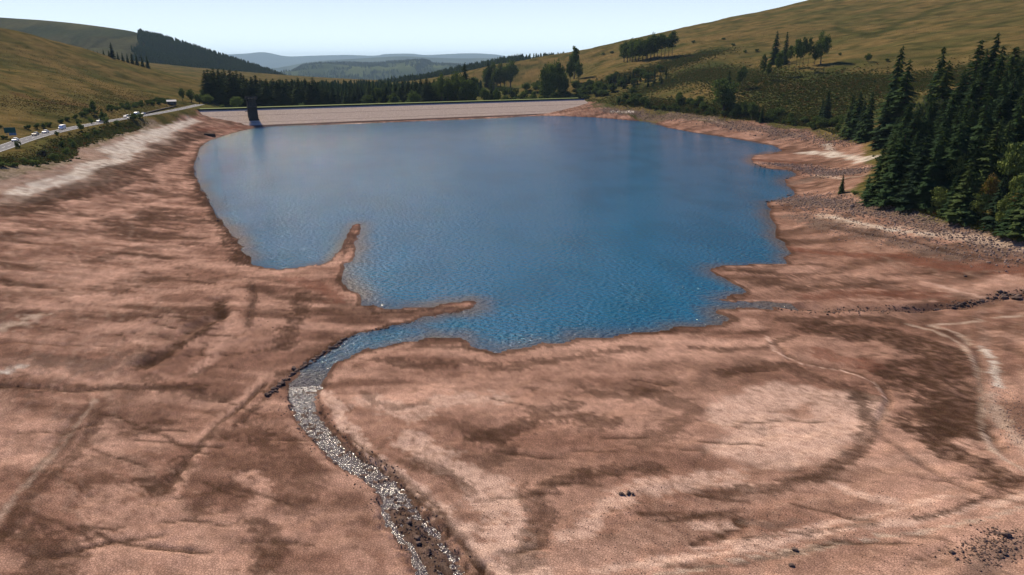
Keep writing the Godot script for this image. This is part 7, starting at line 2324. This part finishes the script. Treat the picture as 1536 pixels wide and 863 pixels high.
func build_scrub():
	var st := st_new(); var r := RandomNumberGenerator.new(); r.seed = 9
	for k in 16:
		var a := r.randf() * TAU; var d := Vector3(cos(a), 0, sin(a)); var s := Vector3(-d.z, 0, d.x) * 0.16
		var b := d * r.randf() * 0.3; var t := b + d * r.randf_range(0.2, 0.6) + Vector3(0, r.randf_range(0.35, 0.85), 0)
		for q in [b - s, b + s, t]: st.add_vertex(q)
	var fern := done(st)
	st = st_new()
	for k in 14:
		var a := r.randf() * TAU; var d := Vector3(cos(a), 0, sin(a)); var s := Vector3(-d.z, 0, d.x) * 0.07
		var b := d * r.randf() * 0.18; var t := b + d * r.randf_range(0.1, 0.45) + Vector3(0, r.randf_range(0.3, 0.7), 0)
		for q in [b - s, b + s, t]: st.add_vertex(q)
	var tuft := done(st)
	var labels := ["bracken covering the middle of the right slope", "bracken below the pine clump", "bracken above the conifer stand", "grass tussocks on the left hillside", "grass tussocks above the road hedge", "grass tussocks on the upper right hillside", "rough grass on the road bank", "heather and fern edging the road bank", "ferns at the foot of the conifer stand", "bracken on the low slope right of the dam", "ferns along the top of the right shore", "undergrowth inside the conifer stand", "short grass at the right end of the dam"]
	for i in SCRUB.size():
		var e: Array = SCRUB[i]; var fernish: bool = e[0] == "bracken"
		var ts := []; var cs := []
		for k in e[1]:
			var c := walk(e[3], rng.randf())
			var p: Vector2 = c + Vector2(rng.randfn(), rng.randfn()) * e[2] * 0.30
			var y := ground_y(p.x, p.y)
			if y < 8.4 or road_near(p): continue
			var s := rng.randf_range(0.7, 1.5) * (1.35 if fernish else 1.0)
			ts.append(Transform3D(Basis(Vector3.UP, rng.randf() * TAU).scaled(Vector3(s, s * rng.randf_range(0.45, 0.8), s)), Vector3(p.x, y - 0.08, p.y)))
			var q := rng.randf()
			var cc := Color(0.085, 0.105, 0.032).lerp(Color(0.17, 0.145, 0.052), q * q) if fernish else Color(0.09, 0.082, 0.026).lerp(Color(0.20, 0.13, 0.045), q)
			if fernish and rng.randf() < 0.08: cc = Color(0.20, 0.10, 0.04)
			cs.append(cc)
		multi("bracken" if fernish else "tussock_grass", fern if fernish else tuft, mats.bracken, ts, cs, labels[i], "ground cover")

func road_near(p: Vector2) -> bool:
	for s in ROAD.size() / 3 - 1:
		if seg_d2(p.x, p.y, ROAD[s * 3], ROAD[s * 3 + 1], ROAD[s * 3 + 3], ROAD[s * 3 + 4]) < 27.0: return true
	return false

func multi(n: String, m: Mesh, mat: Material, ts: Array, cs: Array, label: String, category: String):
	var mm := MultiMesh.new(); mm.transform_format = MultiMesh.TRANSFORM_3D; mm.use_colors = true; mm.mesh = m; mm.instance_count = ts.size()
	for i in ts.size():
		mm.set_instance_transform(i, ts[i]); mm.set_instance_color(i, cs[i])
	var o := MultiMeshInstance3D.new(); o.multimesh = mm; o.material_override = mat; o.name = numbered(n); add_child(o)
	tag(o, label, category, "", "stuff")

func rock_mesh(sd: int, fine: bool) -> ArrayMesh:
	var r := RandomNumberGenerator.new(); r.seed = sd
	var s := SphereMesh.new(); s.radius = 0.5; s.height = 1.0; s.radial_segments = 9 if fine else 6; s.rings = 5 if fine else 2
	var arr := s.get_mesh_arrays()
	var vs: PackedVector3Array = arr[Mesh.ARRAY_VERTEX]; var ix: PackedInt32Array = arr[Mesh.ARRAY_INDEX]
	var n := noise(sd, 1.5, 2)
	var cuts := []
	for k in 7: cuts.append([Vector3(r.randfn(), r.randfn(), r.randfn()).normalized(), r.randf_range(0.24, 0.42)])
	var st := st_new()
	var vv := []
	for v in vs:
		var q := v * (1.0 + 0.35 * n.get_noise_3d(v.x, v.y, v.z))
		for c in cuts:
			var d := q.dot(c[0])
			if d > c[1]: q -= c[0] * (d - c[1])
		vv.append(q * Vector3(1.15, 0.8, 0.95))
	for i in ix: st.add_vertex(vv[i])
	return done(st)

func build_stones():
	var meshes := [rock_mesh(71, false), rock_mesh(72, false), rock_mesh(73, false)]
	var labels := ["rubble along the stony far right shore", "rubble on the low cape of the right shore", "rubble slope below the conifer stand", "stones along the lower strand line on the right", "dark stones lining the right-hand gully", "patch of dark rubble in the bottom right corner", "gravel beside the pale track on the right", "stones in the bed of the stream", "dark stones along the undercut bank of the channel", "stones on the rib of mud left of the channel", "dark stones along the left waterline", "stones along the crack in the left mud", "stones on the long low spit", "stones on the upright spit", "stones in the mud left of the stream mouth", "pebbles on the mud in the foreground"]
	for i in STONES.size():
		var e: Array = STONES[i]; var ts := []; var cs := []
		for k in e[1]:
			var p: Vector2 = walk(e[5], rng.randf()) + Vector2(rng.randfn(), rng.randfn()) * e[0] * 0.32
			var y := ground_y(p.x, p.y)
			if y < -0.1 or y > 11.0 or shore_dist(p.x, p.y) < -0.2: continue
			var s := lerpf(e[2], e[3], pow(rng.randf(), 2.4)) * 1.15
			ts.append(Transform3D(Basis.from_euler(Vector3(rng.randf() * TAU, rng.randf() * TAU, rng.randf_range(-0.4, 0.4))).scaled(Vector3(s, s * 0.8, s)), Vector3(p.x, y + s * 0.12, p.y)))
			var t := rng.randf_range(0.55, 1.45)
			cs.append(Color(t, t * rng.randf_range(0.93, 1.0), t * rng.randf_range(0.88, 1.0)))
		multi("loose_stones", meshes[i % 3], mats["stone_grey" if e[4] == "grey" else "stone_dark"], ts, cs, labels[i], "stones")

func build_rocks():
	var what := {
		"bank": ["dark boulder in the row along the undercut channel bank", "boulders on the channel bank"], "spit": ["small dark rock on the near edge of the long spit", "rocks on the long spit"],
		"creek": ["dark boulder lining the gully at the right edge", "boulders in the right gully"], "cape": ["dark rock at the water's edge on the right capes", "rocks on the right capes"],
		"stream": ["dark rock standing in the shallow stream", "rocks in the stream"], "shore": ["grey boulder on the stony right shore", "boulders on the right shore"],
		"west": ["dark rock along the left waterline", "rocks on the left waterline"], "middle": ["small dark rock in the line of rocks on the middle mudflat", "rock line on the middle mudflat"],
		"solo1": ["single dark rock on the pale streaks in the right foreground", ""], "solo2": ["smaller single rock at the bottom edge below the pale streaks", ""],
		"solo3": ["dark rock just left of the rubble patch in the corner", ""], "solo4": ["largest dark rock at the top of the corner rubble patch", ""],
		"solo5": ["large grey boulder on the stones below the small lone fir", ""], "solo6": ["small rock alone on the pale mud above the right gully", ""],
		"lake": ["dark rock poking out of the water beside the long spit", "rocks in the water"], "patch": ["dark stone in the rubble patch at the bottom right", "stones of the corner rubble patch"]}
	var ms := []
	for k in 5: ms.append(rock_mesh(80 + k, true))
	for i in ROCKS.size():
		var e: Array = ROCKS[i]; var w: Array = what[e[3]]
		var y := ground_y(e[0], e[1]); var s: float = e[2]
		var o := mesh_node("rock", ms[i % 5], mats["stone_grey" if e[3] in ["shore", "solo5"] else "stone_dark"])
		o.position = Vector3(e[0], y + s * 0.22, e[1]); o.rotation = Vector3(0, rng.randf() * TAU, 0)
		o.scale = Vector3(s * rng.randf_range(0.9, 1.4), s * rng.randf_range(0.8, 1.1), s * rng.randf_range(0.9, 1.2))
		tag(o, w[0], "rock", w[1])

# ==================================================================== vehicles and road furniture
func extrude(profile: Array, hw: float, hw_top: float, y_top: float) -> ArrayMesh:
	# a side profile (x, y) drawn across the car, narrowing towards the roof
	var st := st_new(); var n := profile.size()
	var L := []; var R := []
	for p in profile:
		var k := lerpf(hw, hw_top, clampf((p.y - 0.8) / maxf(y_top - 0.8, 0.1), 0, 1))
		L.append(Vector3(p.x, p.y, -k)); R.append(Vector3(p.x, p.y, k))
	for i in n:
		var j := (i + 1) % n
		quad(st, L[i], L[j], R[j], R[i])
	var idx := Geometry2D.triangulate_polygon(PackedVector2Array(profile))
	for i in range(0, idx.size(), 3):
		for q in [idx[i], idx[i + 1], idx[i + 2]]: st.add_vertex(L[q])
		for q in [idx[i + 2], idx[i + 1], idx[i]]: st.add_vertex(R[q])
	return done(st)

func car(at: Vector3, turn: float, c: Color, kind: String, label: String, group: String):
	var o := top("parked_car" if group == "cars parked along the road" else "car", at, turn)
	tag(o, label, "van" if kind == "van" else "car", group)
	var paint_m := plain(c, 0.25); paint_m.clearcoat_enabled = true; paint_m.clearcoat = 0.6; paint_m.metallic_specular = 0.5
	var glass := plain(Color(0.015, 0.02, 0.025), 0.08); glass.metallic_specular = 0.5
	var body: Array; var cabin: Array; var h := 1.45
	if kind == "van":
		h = 2.2
		body = [Vector2(-2.5, 0.35), Vector2(2.5, 0.35), Vector2(2.55, 1.0), Vector2(2.0, 1.2), Vector2(1.35, 2.1), Vector2(1.1, 2.2), Vector2(-2.45, 2.2), Vector2(-2.5, 2.0)]
		cabin = [Vector2(1.0, 1.3), Vector2(1.92, 1.25), Vector2(1.42, 2.0), Vector2(1.0, 2.0)]
	else:
		body = [Vector2(-2.1, 0.35), Vector2(2.1, 0.35), Vector2(2.15, 0.62), Vector2(2.0, 0.82), Vector2(1.1, 0.95), Vector2(-1.7, 0.98), Vector2(-2.1, 0.9)]
		cabin = [Vector2(1.05, 0.95), Vector2(0.35, 1.40), Vector2(-1.1, 1.42), Vector2(-1.75, 0.98)]
	mesh_node("body", extrude(body, 0.88, 0.82, h), paint_m, o)
	if kind == "van":
		mesh_node("window", extrude(cabin, 0.885, 0.84, h), glass, o)
	else:
		mesh_node("window", extrude(cabin, 0.80, 0.62, h), glass, o)
		mesh_node("roof", box_mesh(Vector3(-1.15, 1.40, -0.64), Vector3(0.4, 1.47, 0.64), Vector2(0.9, 0.9)), paint_m, o)
	var cyl := CylinderMesh.new(); cyl.top_radius = 0.33; cyl.bottom_radius = 0.33; cyl.height = 0.24; cyl.radial_segments = 14; cyl.rings = 1
	var rimm := CylinderMesh.new(); rimm.top_radius = 0.19; rimm.bottom_radius = 0.19; rimm.height = 0.26; rimm.radial_segments = 10; rimm.rings = 1
	for x in [-1.3, 1.32]:
		for z in [-0.78, 0.78]:
			var wl := mesh_node("wheel", cyl, plain(Color(0.02, 0.02, 0.02), 0.9), o); wl.position = Vector3(x, 0.33, z); wl.rotation.x = PI / 2
			mesh_node("rim", rimm, plain(Color(0.5, 0.5, 0.52), 0.35, 0.8), wl)
	for z in [-0.6, 0.6]:
		mesh_node("headlight", box_mesh(Vector3(2.06 + (0.4 if kind == "van" else 0.0), 0.62, z - 0.18), Vector3(2.16 + (0.4 if kind == "van" else 0.0), 0.78, z + 0.18)), plain(Color(0.7, 0.72, 0.75), 0.1), o)
		mesh_node("tail_light", box_mesh(Vector3(-2.13 - (0.4 if kind == "van" else 0.0), 0.68, z - 0.16), Vector3(-2.07 - (0.4 if kind == "van" else 0.0), 0.86, z + 0.16)), plain(Color(0.4, 0.02, 0.02), 0.2), o)

func build_cars(at: Array):
	var white := Color(0.72, 0.72, 0.70); var dark := Color(0.03, 0.032, 0.045); var silver := Color(0.45, 0.46, 0.48)
	var spec := [["car", white, "white car on the road beside the green sign", ""], ["car", dark, "dark blue car on the road between two white cars", ""], ["car", white, "white car just behind the dark blue car", ""], ["car", white, "small white car following ahead of the dark blue car", ""], ["van", white, "white van on the road before the roadside bushes", ""]]
	var lab := ["white car parked first in the roadside row", "silver car parked second in the roadside row", "bright white car parked before the large dark bush", "dark car parked mid row by the road", "white van parked towards the far end of the row", "silver car parked last in the roadside row", "pale grey car on the near side of the parked row", "white car glimpsed between verge bushes on the road"]
	var colr := [white, silver, white, dark, white, silver, silver, white]
	for i in at.size():
		var p: Vector3 = at[i]
		# along the road here, in one of the two lanes
		var best := 1e9; var dir := Vector3.RIGHT; var on := p
		for s in ROAD.size() / 3 - 1:
			var a := Vector3(ROAD[s * 3], 0, ROAD[s * 3 + 1]); var b := Vector3(ROAD[s * 3 + 3], 0, ROAD[s * 3 + 4])
			var q := Geometry3D.get_closest_point_to_segment(Vector3(p.x, 0, p.z), a, b)
			var d := q.distance_to(Vector3(p.x, 0, p.z))
			if d < best:
				best = d; dir = (b - a).normalized(); on = q
		var side := Vector3(-dir.z, 0, dir.x)
		var off := (Vector3(p.x, 0, p.z) - on).dot(side)
		var lane := clampf(off, -2.2, 2.2)
		if absf(lane) < 1.2: lane = 2.0 if i % 2 == 0 else -2.0
		if i >= 5 and i < 12: lane = 4.1 if i == 11 else -3.6
		var pos := on + side * lane
		pos.y = 12.99
		var turn := atan2(-dir.z, dir.x) + (PI if lane < 0.0 else 0.0)
		if i < 5: car(pos, turn, spec[i][1], spec[i][0], spec[i][2], spec[i][3])
		else: car(pos, turn, colr[i - 5], "van" if i == 9 else "car", lab[i - 5], "cars parked along the road" if i < 12 else "")

func build_sign(at: Array):
	var p: Vector3 = at[0]
	var o := top("road_sign", Vector3(p.x, ground_y(p.x, p.z) - 0.1, p.z), 0.35); tag(o, "dark green road sign with a blue lower panel beside the road", "road sign")
	mesh_node("green_panel", box_mesh(Vector3(-2.2, 2.6, -0.05), Vector3(2.2, 5.0, 0.05)), plain(Color(0.008, 0.075, 0.06), 0.5), o)
	mesh_node("blue_panel", box_mesh(Vector3(-0.6, 1.5, -0.05), Vector3(2.2, 2.58, 0.05)), plain(Color(0.10, 0.17, 0.26), 0.5), o)
	for x in [-1.5, 1.5]: mesh_node("post", box_mesh(Vector3(x - 0.07, 0, -0.2), Vector3(x + 0.07, 4.9, -0.06)), plain(Color(0.3, 0.3, 0.3), 0.5, 0.5), o)

func build_outfall(at: Array):
	var p: Vector3 = at[0]
	var o := top("stone_outfall", Vector3(p.x, ground_y(p.x, p.z) - 0.6, p.z), -0.2); tag(o, "low dark masonry block on the mud near the left shore", "outfall")
	mesh_node("wall", box_mesh(Vector3(-3.6, 0, -1.3), Vector3(3.6, 1.7, 1.3), Vector2(0.9, 0.8)), mats.dark_stone, o)
	mesh_node("coping", box_mesh(Vector3(-3.3, 1.702, -1.1), Vector3(3.3, 1.95, 1.1), Vector2(0.95, 0.9)), mats.tower_stone, o)
	mesh_node("opening", box_mesh(Vector3(-0.6, 0.4, 1.1), Vector3(0.6, 1.3, 1.32)), plain(Color(0.01, 0.01, 0.01), 0.9), o)
